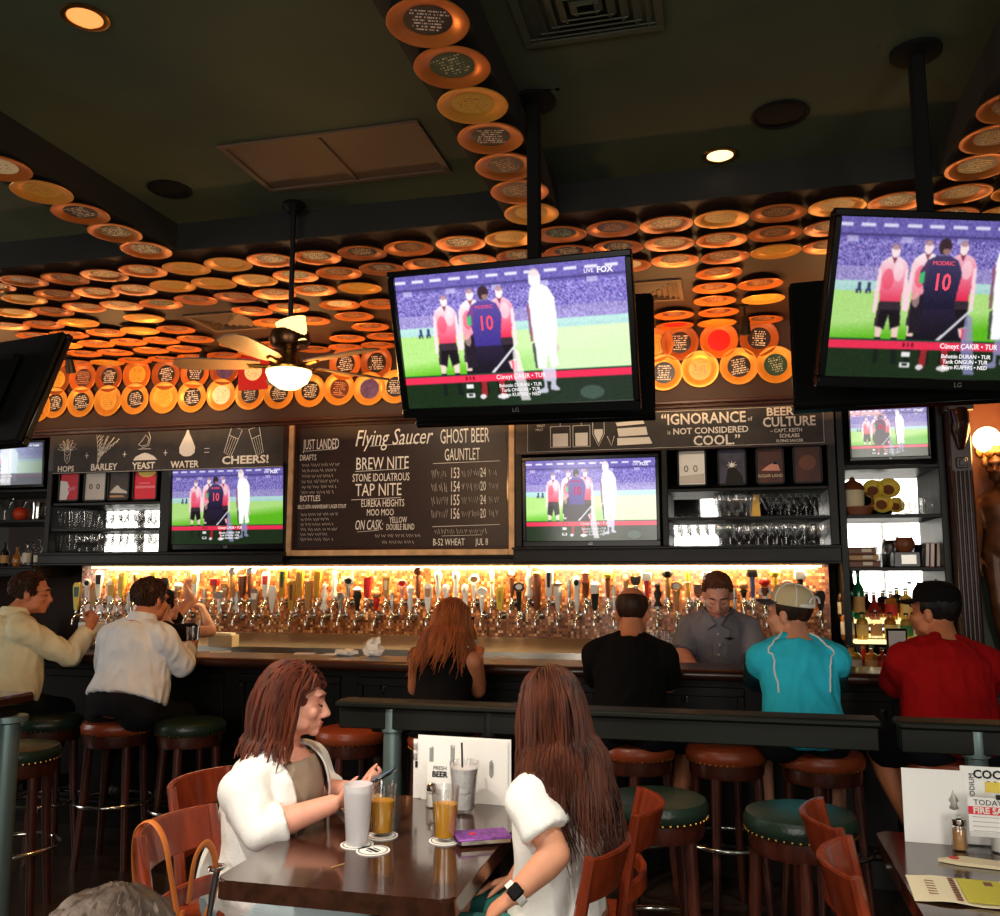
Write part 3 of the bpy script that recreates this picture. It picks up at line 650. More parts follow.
P_('counter', x0, x1, YC - 0.25, YC + 0.36, 0.86, 0.90, MT['wood']); P_('cupboard', x0 + 0.01, x1 - 0.01, YC - 0.2, YC + 0.35, 0.0, 0.86, MT['blackwood'])
ZSH = {465: bz(465, 890), 514: bz(514, 890), 567: bz(567, 890)}

# centre panel that carries the big chalkboard
boxo_c = thing('board_panel', 'plain dark panel behind the framed chalkboard menu', 'panel', ((bx(288) + bx(515)) / 2, YC + 0.08, 0))
w = bx(515) - bx(288); boxo('panel', (0, 0.02, 2.15), (w, 0.05, 1.06), MT['blackwood'], boxo_c, 0.004); boxo('ledge', (0, 0.05, 1.64), (w, 0.30, 0.045), MT['blackwood'], boxo_c, 0.006)

# ------------------------------------------------------------------ chalk lettering
class Board:
    def __init__(s, root, W, H): s.root, s.W, s.H, s.P, s.mb = root, W, H, [], MB()
    def xy(s, u, v): return ((u - 0.5) * s.W, (0.5 - v) * s.H)
    def t(s, body, u, v, h, sx=0.7, bold=0.0, shear=0.0, align='CENTER', spacing=1.0):
        x, z = s.xy(u, v); s.P.append(text('lettering', body, MT['chalk'], None, (x, -0.001, z), h * s.H * 1.35, sx=sx, bold=bold, shear=shear, align=align, spacing=spacing))
    def line(s, pts, w=0.004):
        q = [s.xy(*p) for p in pts]; s.mb.tube([(x, -0.001, z) for x, z in q], (w, 0.0012) if False else [(0.0012, w / 2)] * len(q), 6, up=(0, 1, 0))
    def poly(s, pts):
        q = [s.xy(*p) for p in pts]; s.mb.prism([(x, z) for x, z in q], 0.0, 0.0012, M(((1, 0, 0, 0), (0, 0, -1, 0), (0, 1, 0, 0), (0, 0, 0, 1))))
    def scrib(s, u0, u1, v, h, seed=0):
        r = random.Random(seed); u = u0
        while u < u1:
            wl = r.uniform(0.012, 0.04); k = u; pts = []
            up = True
            while k < min(u + wl, u1):
                pts.append((k, v + (-h / 2 if up else h / 2) * r.uniform(0.5, 1))); up = not up; k += 0.0042 * r.uniform(0.8, 1.3)
            if len(pts) > 1: s.line(pts, 0.0028)
            u += wl + 0.006
    def done(s):
        o = s.mb.obj('chalk_drawing', MT['chalk'], s.root, False); o.location = (0, 0, 0)
        [setattr(q, 'parent', s.root) for q in s.P]
def sign(name, label, x0, y0, x1, y1, m, Y, cat='sign', edge=0.012, tilt=0.0):
    a, b = AY(x0, y0, Y), AY(x1, y1, Y); W, H = b.x - a.x, a.z - b.z
    t = thing(name, label, cat, ((a.x + b.x) / 2, Y, (a.z + b.z) / 2)); t.rotation_euler = (tilt, 0, 0)
    boxo('board', (0, 0.008, 0), (W, 0.016, H), m, t, 0.002); return t, W, H
t, W, H = sign('chalk_sign', 'long chalk sign with hops, barley, yeast and water drawings reading CHEERS!', 55, 429, 283, 467, MT['chalkboard'], YC - 0.005)
b = Board(t, W, H)
for s_, u, h in (('HOPS', .062, .13), ('BARLEY', .235, .15), ('YEAST', .412, .15), ('WATER', .59, .15)): b.t(s_, u, .885 if s_ != 'HOPS' else .90, h, .95, .0016)
b.t('CHEERS!', .845, .83, .17, 1.25, .0026)
for u in (.155, .325, .505): b.line([(u - .008, .62), (u + .008, .62)], .006); b.line([(u, .56), (u, .68)], .006)
b.line([(.672, .56), (.692, .56)], .005); b.line([(.672, .64), (.692, .64)], .005)
for k in range(7):     # hop cone: leaves fanned round a centre
    a = PI * k / 6; cu, cv = .065, .46
    b.line([(cu, cv), (cu + .045 * math.cos(a) * .6 - .006, cv - .28 * math.sin(a) * .5 - .05), (cu + .045 * math.cos(a), cv - .22 * math.sin(a)), (cu + .02 * math.cos(a), cv + .03), (cu, cv)], .004)
for q in range(3): b.line([(.045 + .008 * q, .46 + .09 * q), (.065, .53 + .09 * q), (.085 - .008 * q, .46 + .09 * q)], .005)
b.line([(.05, .45), (.055, .7), (.065, .78), (.076, .7), (.08, .45)], .005)
for q, (du, dv) in enumerate(((-.02, -.02), (0, 0), (.03, .02), (.06, .06), (.085, .10))):   # barley
    b.line([(.205, .80), (.21 + du * .3, .5), (.215 + du, .18 + dv)], .003)
    for j in range(6): f = j / 6; cu, cv = .207 + (du + .008) * f, .70 - (.5 - dv) * f; b.line([(cu, cv), (cu + .012, cv - .09)], .006)
b.poly([(.365, .76), (.375, .68), (.40, .62), (.415, .60), (.43, .62), (.455, .68), (.47, .76)])
b.line([(.385, .42), (.40, .34), (.415, .22), (.43, .30), (.425, .42), (.40, .46), (.385, .42)], .004); b.line([(.40, .50), (.43, .45), (.437, .28), (.425, .12), (.41, .10)], .004); b.line([(.385, .52), (.44, .52)], .005)
b.poly([(.598, .08), (.605, .22), (.62, .38), (.632, .52), (.63, .64), (.615, .70), (.598, .715), (.581, .70), (.566, .64), (.564, .52), (.576, .38), (.591, .22)])
for sgn, c in ((-1, .795), (1, .88)):      # clinking glasses
    p0, p1, p2, p3 = (c + sgn * .0 - .02 + .035 * -sgn, .12), (c + .02 - .005 * sgn, .24), (c - .012 + .03 * sgn, .74), (c - .04 + .03 * sgn, .68)
    if sgn > 0: p0, p1, p2, p3 = (.855, .20), (.897, .12), (.918, .68), (.892, .76)
    else: p0, p1, p2, p3 = (.785, .10), (.828, .20), (.785, .74), (.755, .66)
    b.line([p0, p1, p2, p3, p0], .005); f = .35
    q0 = tuple(p0[i] * (1 - f) + p3[i] * f for i in (0, 1)); q1 = tuple(p1[i] * (1 - f) + p2[i] * f for i in (0, 1)); b.line([q0, q1], .005)
    for k in range(3): g = .25 + .25 * k; b.line([tuple(q0[i] * (1 - g) + q1[i] * g for i in (0, 1)), tuple(p3[i] * (1 - g) + p2[i] * g for i in (0, 1))], .003)
b.line([(0.002, .985), (.998, .985)], .003); b.line([(0.002, .015), (.998, .015)], .003)
b.done()
t, W, H = sign('chalk_sign', 'long chalk sign with brewery tanks and the quotation on beer culture', 527, 417, 825, 443, MT['chalkboard'], YC - 0.005)
b = Board(t, W, H)
b.t('\u201cIGNORANCE', .612, .25, .30, .86, .002); b.t('of', .765, .30, .12, .9); b.t('BEER', .862, .15, .22, 1.05, .002); b.t('CULTURE', .890, .42, .26, .86, .002)
b.t('is', .497, .58, .12, .9); b.t('NOT CONSIDERED', .635, .57, .17, .98, .0014); b.t('COOL.\u201d', .655, .84, .27, .95, .002)
b.t('\u2013 CAPT. KEITH', .88, .64, .10, .9, .0006); b.t('SCHLABS', .89, .78, .10, .9, .0006); b.t('FLYING SAUCER', .89, .91, .075, .9, .0004)
b.t('GRAINS', .05, .16, .07, .9); b.t('YEAST', .05, .27, .07, .9); b.t('MALT', .045, .38, .07, .9)
for u0, u1 in ((.085, .155), (.165, .225)):
    b.line([(u0, .30), (u0, .88), (u1, .88), (u1, .30), (u0, .30)], .005); b.poly([(u0 + .008, .50), (u1 - .008, .50), (u1 - .008, .86), (u0 + .008, .86)]); b.poly([(u0 + .015, .10), (u1 - .015, .10), (u1 - .012, .18), (u0 + .012, .18)]); b.line([((u0 + u1) / 2, .18), ((u0 + u1) / 2, .30)], .004)
b.line([(.235, .10), (.235, .55), (.255, .88), (.275, .55), (.275, .10), (.235, .10)], .005); b.poly([(.24, .42), (.27, .42), (.27, .55), (.255, .80), (.24, .55)])
b.poly([(.31, .14), (.40, .10), (.405, .18), (.315, .22)]); b.poly([(.315, .26), (.41, .22), (.415, .32), (.32, .36)]); b.poly([(.32, .42), (.42, .40), (.425, .62), (.325, .64)]); b.poly([(.32, .68), (.43, .68), (.44, .86), (.32, .88)]); b.line([(.285, .62), (.30, .88), (.31, .62)], .005)
b.line([(0.002, .985), (.998, .985)], .003); b.line([(0.002, .015), (.998, .015)], .003); b.line([(.002, .015), (.002, .985)], .003); b.line([(.998, .015), (.998, .985)], .003)
b.done()

# the framed menu chalkboard
a, c_ = AY(290, 420, YC + 0.01), AY(515, 555, YC + 0.01); W, H = c_.x - a.x, a.z - c_.z
t = thing('chalkboard_menu', 'big framed chalkboard menu with Flying Saucer written across the top', 'chalkboard', ((a.x + c_.x) / 2, YC + 0.01, (a.z + c_.z) / 2 - 0.0))
boxo('board', (0, 0.03, 0), (W - 0.04, 0.02, H - 0.04), MT['darkboard'], t)
def frame_ring(nm, W, H, w, y0, y1, m):
    mb = MB()
    for s in (-1, 1):
        mb.box((s * (W / 2 - w / 2), (y0 + y1) / 2, 0), (w, y1 - y0, H), 0.004); mb.box((0, (y0 + y1) / 2, s * (H / 2 - w / 2)), (W - 2 * w, y1 - y0, w), 0.004)
    return mb.obj(nm, m, t)
frame_ring('frame', W, H, 0.045, -0.012, 0.03, MT['goldframe']); frame_ring('inner_frame', W - 0.09, H - 0.09, 0.018, 0.0, 0.022, MT['wood'])
b = Board(t, W, H)
def BT(*a, **k): b.t(*a, **k)
n0 = len(b.P)
BT('Flying Saucer', .47, .16, .125, .66, -.0002, .3); b.line([(.37, .215), (.60, .20)], .004)
BT('JUST LANDED', .145, .19, .08, .42); b.line([(.07, .235), (.215, .225)], .004); BT('DRAFTS', .085, .285, .045, .62, .0003)
BT('BOTTLES', .10, .585, .045, .66, .0003)
for k in range(6): b.scrib(.06, .23 - .012 * (k % 3), .34 + .04 * k, .026, k)
BT("BELL'S 30TH ANNIVERSARY LAGER STOUT", .155, .645, .03, .50)
for k in range(6): b.scrib(.06, .23 - .02 * ((k * 2) % 3), .70 + .036 * k, .024, 30 + k)
BT('BREW NITE', .425, .345, .095, .62, .0); b.line([(.305, .395), (.53, .385)], .004)
BT('STONE IDOLATROUS', .42, .445, .06, .56, .0)
BT('TAP NITE', .41, .535, .095, .66, .0); b.line([(.29, .60), (.51, .59)], .004)
BT('EUREKA HEIGHTS', .43, .63, .055, .56); BT('MOO MOO', .42, .695, .05, .6)
BT('ON CASK:', .37, .785, .075, .46, 0, .2); b.line([(.32, .83), (.415, .82)], .003)
BT('YELLOW', .50, .75, .045, .55); BT('DOUBLE BLIND', .51, .80, .045, .5)
for k in range(2): b.scrib(.40 + .03 * k, .60 - .03 * k, .86 + .045 * k, .026, 60 + k)
BT('GHOST BEER', .785, .17, .11, .42); BT('GAUNTLET', .775, .30, .09, .42); b.line([(.65, .355), (.935, .35)], .004)
for k, n in enumerate(('153', '154', '155', '156')):
    v = .43 + .095 * k; b.scrib(.645, .715, v, .07, 80 + k); BT(n, .745, v, .08, .45); b.scrib(.775, .86, v, .055, 90 + k); BT(('24', '20', '24', '20')[k], .865, v, .07, .45); b.scrib(.89, .93, v, .055, 95 + k)
b.line([(.65, .80), (.935, .79)], .004); b.scrib(.66, .88, .835, .04, 99); b.line([(.69, .865), (.86, .86)], .003); BT('B-52 WHEAT', .72, .91, .05, .6); BT('JUL 8', .86, .91, .05, .6)
b.done()
for ch in t.children:
    if ch.name.startswith(('lettering', 'chalk_drawing')): ch.location.y += 0.0195

# ------------------------------------------------------------------ framed beer prints
def print_(x0, y0, x1, y1, bg, label, art):
    a, c = AY(x0, y0, YC + 0.05), AY(x1, y1, YC + 0.05); W, H = c.x - a.x, a.z - c.z
    t = thing('framed_print', label, 'framed print', ((a.x + c.x) / 2, YC + 0.05, (a.z + c.z) / 2), 0, 'framed beer prints above the glass shelves')
    mb = MB(); f = 0.012
    for s in (-1, 1): mb.box((s * (W / 2 - f / 2), 0, 0), (f, 0.02, H)); mb.box((0, 0, s * (H / 2 - f / 2)), (W, 0.02, f))
    mb.obj('frame', MT['blackwood'], t); boxo('print', (0, 0.004, 0), (W - f, 0.006, H - f), bg, t)
    art(t, W, H)
    return t
def blob(t, nm, m, pts, W, H, y=0.0):
    MB().prism([((u - .5) * W, (.5 - v) * H) for u, v in pts], y, y + 0.001, M(((1, 0, 0, 0), (0, 0, -1, 0), (0, 1, 0, 0), (0, 0, 0, 1)))).obj(nm, m, t, False)
circ = lambda cu, cv, ru, rv, n=18, a0=0, a1=2 * PI: [(cu + ru * math.cos(a0 + (a1 - a0) * k / (n - 1)), cv + rv * math.sin(a0 + (a1 - a0) * k / (n - 1))) for k in range(n)]
MT['posterred'] = mat('poster_red', rgb(222, 34, 58), 0.5); MT['posterdark'] = mat('poster_dark', rgb(62, 52, 50), 0.5, var=0.4, vscale=14); MT['posterblue'] = mat('poster_night', rgb(58, 56, 78), 0.5, var=0.6, vscale=10); MT['posterbrown'] = mat('poster_brown', rgb(80, 40, 28), 0.5, var=0.3, vscale=10); MT['posterpink'] = mat('poster_pink', rgb(236, 120, 140), 0.5)
MT['postergrey'] = mat('poster_grey', rgb(206, 202, 196), 0.5)
def a1(t, W, H): blob(t, 'pale_shape', MT['paper'], [(.06, .3), (.4, .34), (.55, .6), (.4, .95), (.06, .95)], W, H, 0.002); blob(t, 'lettering', MT['posterpink'], [(.45, .55), (.8, .5), (.8, .62), (.45, .68)], W, H, 0.003)
def a2(t, W, H):
    mb = MB(); 
    for q, u in ((.16, .30), (.10, .62)): mb.tube([((u - .5) * W + .012 * math.cos(k * PI / 8), -0.001, (.5 - .52) * H + 0.02 * math.sin(k * PI / 8)) for k in range(17)], 0.003, 6)
    mb.obj('emblem', MT['ink'], t); blob(t, 'lower_band', MT['postergrey'], [(.08, .72), (.92, .66), (.92, .92), (.08, .92)], W, H, 0.002)
def a3(t, W, H): blob(t, 'hill', MT['postergrey'], [(.1, .75), (.3, .58), (.45, .5), (.6, .62), (.9, .72), (.9, .78)], W, H, 0.002); blob(t, 'stripe', MT['tan'], [(.1, .84), (.7, .84), (.8, .9), (.1, .9)], W, H, 0.002)
def a4(t, W, H): blob(t, 'sun', MT['yellow'], circ(.55, .10, .36, .17, 14, 0, PI), W, H, 0.002); blob(t, 'lettering', MT['posterpink'], [(.1, .54), (.9, .54), (.9, .62), (.1, .62)], W, H, 0.002); blob(t, 'lettering', MT['posterpink'], [(.25, .44), (.7, .44), (.7, .48), (.25, .48)], W, H, 0.002)
def a6(t, W, H): blob(t, 'starburst', MT['paper'], [((.5 + (.06 if k % 2 else .2) * math.cos(k * PI / 8)), (.45 + (.04 if k % 2 else .12) * math.sin(k * PI / 8))) for k in range(16)], W, H, 0.002); blob(t, 'figure', MT['ink'], [(.25, .95), (.35, .55), (.6, .5), (.85, .75), (.9, .95)], W, H, 0.003)
def a7(t, W, H): blob(t, 'swirl', MT['pink'], [(.2, .62), (.45, .48), (.7, .40), (.8, .5), (.85, .64)], W, H, 0.002); blob(t, 'crest', MT['posterblue'], [(.6, .46), (.75, .28), (.85, .46)], W, H, 0.002); text('lettering', 'SUGAR LAND', MT['cream'], t, (0, -0.002, -.27 * H), 0.03, sx=.9)
def a8(t, W, H): blob(t, 'disc', MT['brown'], circ(.5, .45, .3, .2), W, H, 0.002)
print_(60, 472, 79, 501, MT['posterred'], 'framed red and white print, first from left above the left glass shelves', a1)
print_(85, 471, 106, 501, MT['postergrey'], 'framed pale grey print with black emblem above the left glass shelves', a2)
print_(109, 470, 129, 500, MT['posterdark'], 'framed dark print with a hill above the left glass shelves', a3)
print_(134, 469, 157, 500, MT['posterred'], 'framed red print with a yellow sun above the left glass shelves', a4)
print_(677, 450, 707, 486, MT['paper'], 'framed white print with black rings above the right glass shelves', a2)
print_(717, 449, 747, 485, MT['posterblue'], 'framed night-blue print with a white starburst above the right glass shelves', a6)
print_(755, 448, 785, 484, MT['posterbrown'], 'framed brown print with pink swirl above the right glass shelves', a7)
print_(792, 446, 823, 483, MT['posterbrown'], 'framed plain brown print, last on the right above the glass shelves', a8)

# ------------------------------------------------------------------ glassware
def lath(prof, seg=20): return MB().lathe(prof, seg)
GL = {}
GL['goblet'] = lath([(0, 0), (0.032, 0), (0.033, 0.004), (0.006, 0.010), (0.005, 0.055), (0.018, 0.066), (0.040, 0.095), (0.043, 0.125), (0.036, 0.165), (0.034, 0.165), (0.041, 0.125), (0.038, 0.096), (0.016, 0.069), (0, 0.066)]).mesh('goblet', MT['glass'])
GL['tulip'] = lath([(0, 0), (0.030, 0), (0.031, 0.004), (0.007, 0.010), (0.006, 0.035), (0.022, 0.048), (0.042, 0.08), (0.034, 0.125), (0.042, 0.155), (0.040, 0.155), (0.032, 0.125), (0.040, 0.08), (0.020, 0.051), (0, 0.048)]).mesh('tulip_glass', MT['glass'])
GL['pint'] = lath([(0, 0), (0.029, 0), (0.031, 0.004), (0.043, 0.148), (0.041, 0.148), (0.029, 0.012), (0, 0.012)]).mesh('pint_glass', MT['glass'])
GL['coupe'] = lath([(0, 0), (0.034, 0), (0.035, 0.004), (0.005, 0.010), (0.005, 0.07), (0.02, 0.085), (0.048, 0.15), (0.0465, 0.15), (0.018, 0.088), (0, 0.084)]).mesh('cocktail_glass', MT['glass'])
NAMES = {'goblet': ('goblet', 'stemmed goblet'), 'tulip': ('tulip_glass', 'tulip beer glass'), 'pint': ('pint_glass', 'pint glass'), 'coupe': ('cocktail_glass', 'cocktail glass')}
def glass(kind, x, y, z, label, group, s=1.0):
    o = link(NAMES[kind][0], GL[kind]); o.location = (x, y, z); o.scale = (s, s, s); o.rotation_euler = (0, 0, random.uniform(0, 6)); tag(o, label, 'glass', group); return o
def glass_row(px0, px1, sy, kinds, where, s=1.0, dy=0.12):
    n = len(kinds)
    for k, ch in enumerate(kinds):
        if ch == '.': continue
        kind = {'g': 'goblet', 't': 'tulip', 'p': 'pint', 'c': 'coupe'}[ch]; px = px0 + (px1 - px0) * (k + .5) / n
        z = bz(sy, (px0 + px1) / 2); p = AY(px, sy, YC + dy + (0.05 if k % 2 else 0.0))
        glass(kind, p.x, p.y, z + 0.0005, 'clear %s, %s from left on %s' % (NAMES[kind][1], ordn(k), where), 'glasses on ' + where, s)
glass_row(53, 158, 528, 'pppppccttttttt', 'the upper shelf left of the left television')
glass_row(53, 158, 551, 'ppptttgggggggg', 'the lower shelf left of the left television', .95)
glass_row(716, 828, 516, 'ggggg.ccccccc', 'the upper shelf right of the right television', 1.05)
glass_row(670, 828, 545, 'gggggggttggggggtt', 'the lower shelf right of the right television', 1.0)
p = AY(756, 516, YC + 0.1); z = bz(516, 748); o = MB().prism([(-.03, 0), (.03, 0), (.022, .15), (-.014, .15)], -.012, .012, M(((1, 0, 0, 0), (0, 0, -1, 0), (0, 1, 0, 0), (0, 0, 0, 1)))).obj('shelf_card', MT['gold']); o.location = (p.x, p.y, z); tag(o, 'small gold wedge-shaped card among the goblets on the upper right shelf', 'card')
# bottles -------------------------------------------------------------
def bmat(n, c, tr=0.0): return mat(n, c, 0.12, trans=tr, coat=0.3)
BM = {'brown': bmat('brown_glass', rgb(58, 30, 18)), 'green': bmat('green_glass', rgb(20, 110, 64), .3), 'amber': bmat('amber_liquor', rgb(196, 120, 40), .4), 'gold': bmat('gold_liquor', rgb(226, 180, 80), .5), 'clear': MT['glass'], 'red': bmat('red_liquor', rgb(150, 40, 24), .3), 'dark': bmat('dark_glass', rgb(20, 16, 14))}
def bottle(x, y, z, h, r, col, lab, label, group, shape=0, capm='blackmetal'):
    t = thing('bottle', label, 'bottle', (x, y, z), random.uniform(-.4, .4), group)
    if shape == 0: pr = [(0, 0), (r * .95, 0), (r, .01), (r, h * .55), (r * .85, h * .64), (r * .36, h * .74), (r * .32, h * .93), (r * .38, h * .935), (r * .38, h * .95), (0, h * .95)]; l0, l1 = .14, .46
    elif shape == 1: pr = [(0, 0), (r * .95, 0), (r, .01), (r * 1.02, h * .66), (r * .8, h * .74), (r * .34, h * .78), (r * .32, h * .92), (0, h * .92)]; l0, l1 = .15, .55
    else: pr = [(0, 0), (r * .8, 0), (r * .95, .02), (r * 1.1, h * .30), (r * .9, h * .5), (r * .35, h * .66), (r * .3, h * .92), (0, h * .92)]; l0, l1 = .2, .36
    MB().lathe(pr, 20).obj('glass_body', BM[col], t)
    MB().lathe([(0, h * .93), (r * .40, h * .93), (r * .42, h * .94), (r * .40, h), (0, h)], 14).obj('cap', MT[capm], t)
    if lab: MB().lathe([(r * 1.015, h * l0), (r * 1.03, h * l0), (r * 1.03, h * l1), (r * 1.015, h * l1)], 20).obj('label', lab, t)
    return t
LB = {'w': mat('white_label', rgb(232, 222, 200), .6), 'y': mat('yellow_label', rgb(226, 190, 110), .6), 'r': mat('red_label', rgb(190, 40, 30), .6), 'k': mat('black_label', rgb(26, 24, 22), .6), 't': mat('tan_label', rgb(200, 150, 90), .6), 'g': mat('green_label', rgb(60, 120, 60), .6)}
def bottle_px(px, ytop, ybot, Y, z, r, *a, **k):
    p = AY(px, ybot, Y); q = AY(px, ytop, Y); return bottle(p.x, Y, z, q.z - z, r, *a, **k)
# lit steps in the right unit
ZS1, ZS2 = AY(890, 620, 6.52).z, AY(890, 640, 6.42).z
t = thing('lit_bottle_step', 'glowing two-step bottle riser in the mirrored shelf unit', 'bottle riser', (bx(893), 6.48, 0.90))
MT['litstep'] = emis('lit_acrylic', rgb(255, 226, 150), 1.6)
xw = bx(938) - bx(847)
boxo('upper_step', (0, 0.07, ZS1 - 0.012 - 0.90), (xw, 0.11, 0.022), MT['litstep'], t); boxo('lower_step', (0, -0.06, ZS2 - 0.012 - 0.90), (xw, 0.13, 0.022), MT['litstep'], t)
for s in (-1, 1): boxo('support', (s * (xw / 2 - .02), 0.0, (ZS2 - .024 - .90) / 2), (0.03, 0.2, ZS2 - 0.024 - 0.90), MT['blackwood'], t); boxo('support', (s * (xw / 2 - .02), 0.07, (ZS1 - .024 - ZS2) / 2 + ZS2 - .90), (0.03, 0.05, ZS1 - ZS2 - 0.024), MT['blackwood'], t)
GU = 'liquor bottles on the lit riser'
for px, yt, r, col, lab, sh, nm in ((844, 582, .036, 'brown', 'w', 0, 'dark brown bottle with pale label, leftmost on the upper lit step'), (860, 570, .036, 'green', 't', 0, 'tall green-necked bottle with tan label on the upper lit step'), (875, 592, .040, 'red', 'y', 2, 'squat dark red bottle on the upper lit step beside the green one'),
        (892, 591, .038, 'amber', 'r', 1, 'amber bottle with red label on the upper lit step'), (907, 588, .038, 'gold', 'y', 1, 'pale gold square-shouldered bottle on the upper lit step'), (921, 582, .036, 'clear', 'w', 0, 'clear bottle with white label, right end of the upper lit step')):
    bottle_px(px, yt, 620, 6.55, ZS1, r, col, LB[lab], nm, GU, shape=sh)
for px, yt, r, col, lab, sh, nm in ((848, 607, .042, 'amber', 'w', 1, 'stout amber bottle with white label, leftmost on the lower lit step'), (863, 612, .036, 'gold', 'y', 1, 'gold bottle with yellow label, second on the lower lit step'), (877, 612, .036, 'clear', 't', 1, 'clear bottle with tan label, third on the lower lit step'),
        (891, 612, .036, 'amber', 'y', 1, 'amber bottle with yellow label, fourth on the lower lit step'), (907, 613, .036, 'gold', 'g', 1, 'gold bottle with green label, fifth on the lower lit step'), (919, 611, .034, 'amber', 'w', 0, 'amber bottle with white label, sixth on the lower lit step'), (931, 613, .034, 'clear', 'g', 0, 'clear bottle with green label, right end of the lower lit step')):
    bottle_px(px, yt, 640, 6.42, ZS2, r, col, LB[lab], nm, GU, shape=sh)
for px, yt, r, col, lab, sh, nm in ((852, 645, .06, 'gold', 'w', 1, 'fat pale jug with scrolled label on the counter under the lit riser'), (872, 646, .040, 'amber', 't', 1, 'brown bottle on the counter under the lit riser'), (883, 648, .036, 'red', 'r', 1, 'red-labelled bottle on the counter under the lit riser')):
    bottle_px(px, yt, 668, 6.24, 0.90, r, col, LB[lab], nm, 'bottles on the counter below the lit riser', shape=sh)
# things on the upper shelves of that unit
z = ZSH[514]; Yg = YC + 0.12
def sx(px, y=500): return AY(px, y, Yg).x
t = thing('ceramic_stein', 'brown and cream ceramic stein on the top shelf under the small television', 'stein', (sx(853), Yg, z))
MB().lathe([(0, 0), (.075, 0), (.08, .02), (.07, .05), (.075, .16), (.07, .17), (.062, .165), (.06, .02), (0, .02)], 24).obj('body', MT['cream'], t); MB().lathe([(0.074, .17), (.078, .18), (.06, .215), (.02, .24), (.012, .26), (0, .262)], 24).obj('lid', MT['brown'], t); MB().lathe([(0.081, .0), (.083, .03), (.076, .05), (.074, .05)], 24).obj('foot_band', MT['brown'], t)
MB().tube([(.072, 0, .15), (.12, 0, .14), (.125, 0, .08), (.075, 0, .05)], .011, 8).obj('handle', MT['brown'], t)
def pbowl(px, py, r, label):
    p = AY(px, py, Yg + .03); t = thing('painted_bowl', label, 'bowl', (p.x, Yg + .06, max(p.z, z + r)), 0, 'yellow bowls on the top shelf of the bottle unit'); t.rotation_euler = (R(72), 0, 0)
    MB().lathe([(0, 0), (r * .4, 0), (r * .85, .02), (r, .045), (r * .96, .047), (r * .8, .024), (r * .4, .008), (0, .008)], 28).obj('bowl', MT['yellow'], t); MB().lathe([(0, .0085), (r * .55, .011), (r * .55, .0125), (0, .0095)], 20).obj('painted_centre', MT['brown'], t)
pbowl(873, 491, .068, 'yellow painted bowl standing beside the stein, upper left of four'); pbowl(889, 490, .072, 'yellow painted bowl, upper right of the four under the small television'); pbowl(882, 506, .07, 'yellow painted bowl, lower middle of the four under the small television'); pbowl(896, 507, .055, 'smallest yellow painted bowl, lower right under the small television')
t = thing('bread_basket', 'low brown woven basket in front of the stein', 'basket', (sx(857), YC + .03, z)); MB().lathe([(0, 0), (.07, 0), (.095, .05), (.09, .052), (.066, .008), (0, .008)], 24, sy=.5).obj('basket', MT['brown'], t); MB().tube([(-.09, 0, .05), (0, 0, .055), (.09, 0, .05)], .006, 6).obj('rim', MT['tan'], t)
for k, (px, h) in enumerate(((905, .13), (914, .15), (922, .11))):
    t = thing('glass_mug', 'clear glass mug, %s from left beside the yellow bowls' % ordn(k), 'mug', (sx(px), Yg + .02 * k, z), 0, 'glass mugs beside the yellow bowls'); MB().lathe([(0, 0), (.036, 0), (.038, .005), (.04, h), (.037, h), (.035, .012), (0, .012)], 20).obj('body', MT['glass'], t); MB().tube([(.038, 0, h * .85), (.07, 0, h * .8), (.07, 0, h * .35), (.037, 0, h * .25)], .006, 8).obj('handle', MT['glass'], t)
z = ZSH[567]
for k, (h, m, nm) in enumerate(((.045, 'brown', 'bottom'), (.04, 'tan', 'middle'), (.045, 'brown', 'top'))):
    zz = z + (0, .046, .087)[k]; t = thing('cigar_box', 'flat %s box, %s of the stack on the middle bottle shelf' % (m, nm), 'box', (sx(856), Yg, zz), random.uniform(-.05, .05), 'flat boxes stacked on the middle bottle shelf')
    boxo('box', (0, 0, h / 2 - .004), (.24 - .02 * k, .17, h - .008), MT[m], t, .003); boxo('lid', (0, 0, h - .004), (.245 - .02 * k, .175, .006), MT['brown'], t, .002); boxo('label', (.04, -.087, h / 2), (.06, .002, h * .5), LB['w'], t)
t = thing('copper_pot', 'round brown copper pot on a black box, middle bottle shelf', 'pot', (sx(902), Yg, z + .10)); MB().lathe([(0, 0), (.04, 0), (.062, .03), (.066, .06), (.05, .095), (.046, .095), (.06, .06), (.04, .01), (0, .01)], 24).obj('pot', MT['brown'], t); MB().tube([(-.05, 0, .09), (-.03, 0, .14), (.03, 0, .14), (.05, 0, .09)], .004, 6).obj('handle', MT['brass'], t)
t = thing('display_box', 'black box carrying the copper pot on the middle bottle shelf', 'box', (sx(902), Yg, z)); boxo('box', (0, 0, .05), (.16, .13, .098), MT['blackplastic'], t, .004); boxo('label', (0.01, -.066, .05), (.09, .002, .06), MT['silver'], t)
for k, px in enumerate((880, 887)):
    glass('pint', sx(px), Yg + .03 * k, z + .0005, 'clear pint glass, %s beside the flat boxes on the middle bottle shelf' % ordn(k), 'pint glasses on the middle bottle shelf')
for k, (px, m) in enumerate(((923, 'brown'), (928, 'pink'), (934, 'brown'))):
    o = MB().box((0, 0, .08), (.026, .12, .16), .003).obj('book', MT[m]); o.location = (sx(px), Yg + .05, z); o.rotation_euler = (0, R(4), 0); tag(o, '%s upright book, %s from left at the right end of the middle bottle shelf' % (m, ordn(k)), 'book', 'books on the middle bottle shelf')
    boxo('page_block', (.0, -.0, .081), (.018, .122, .150), MT['paper'], o)
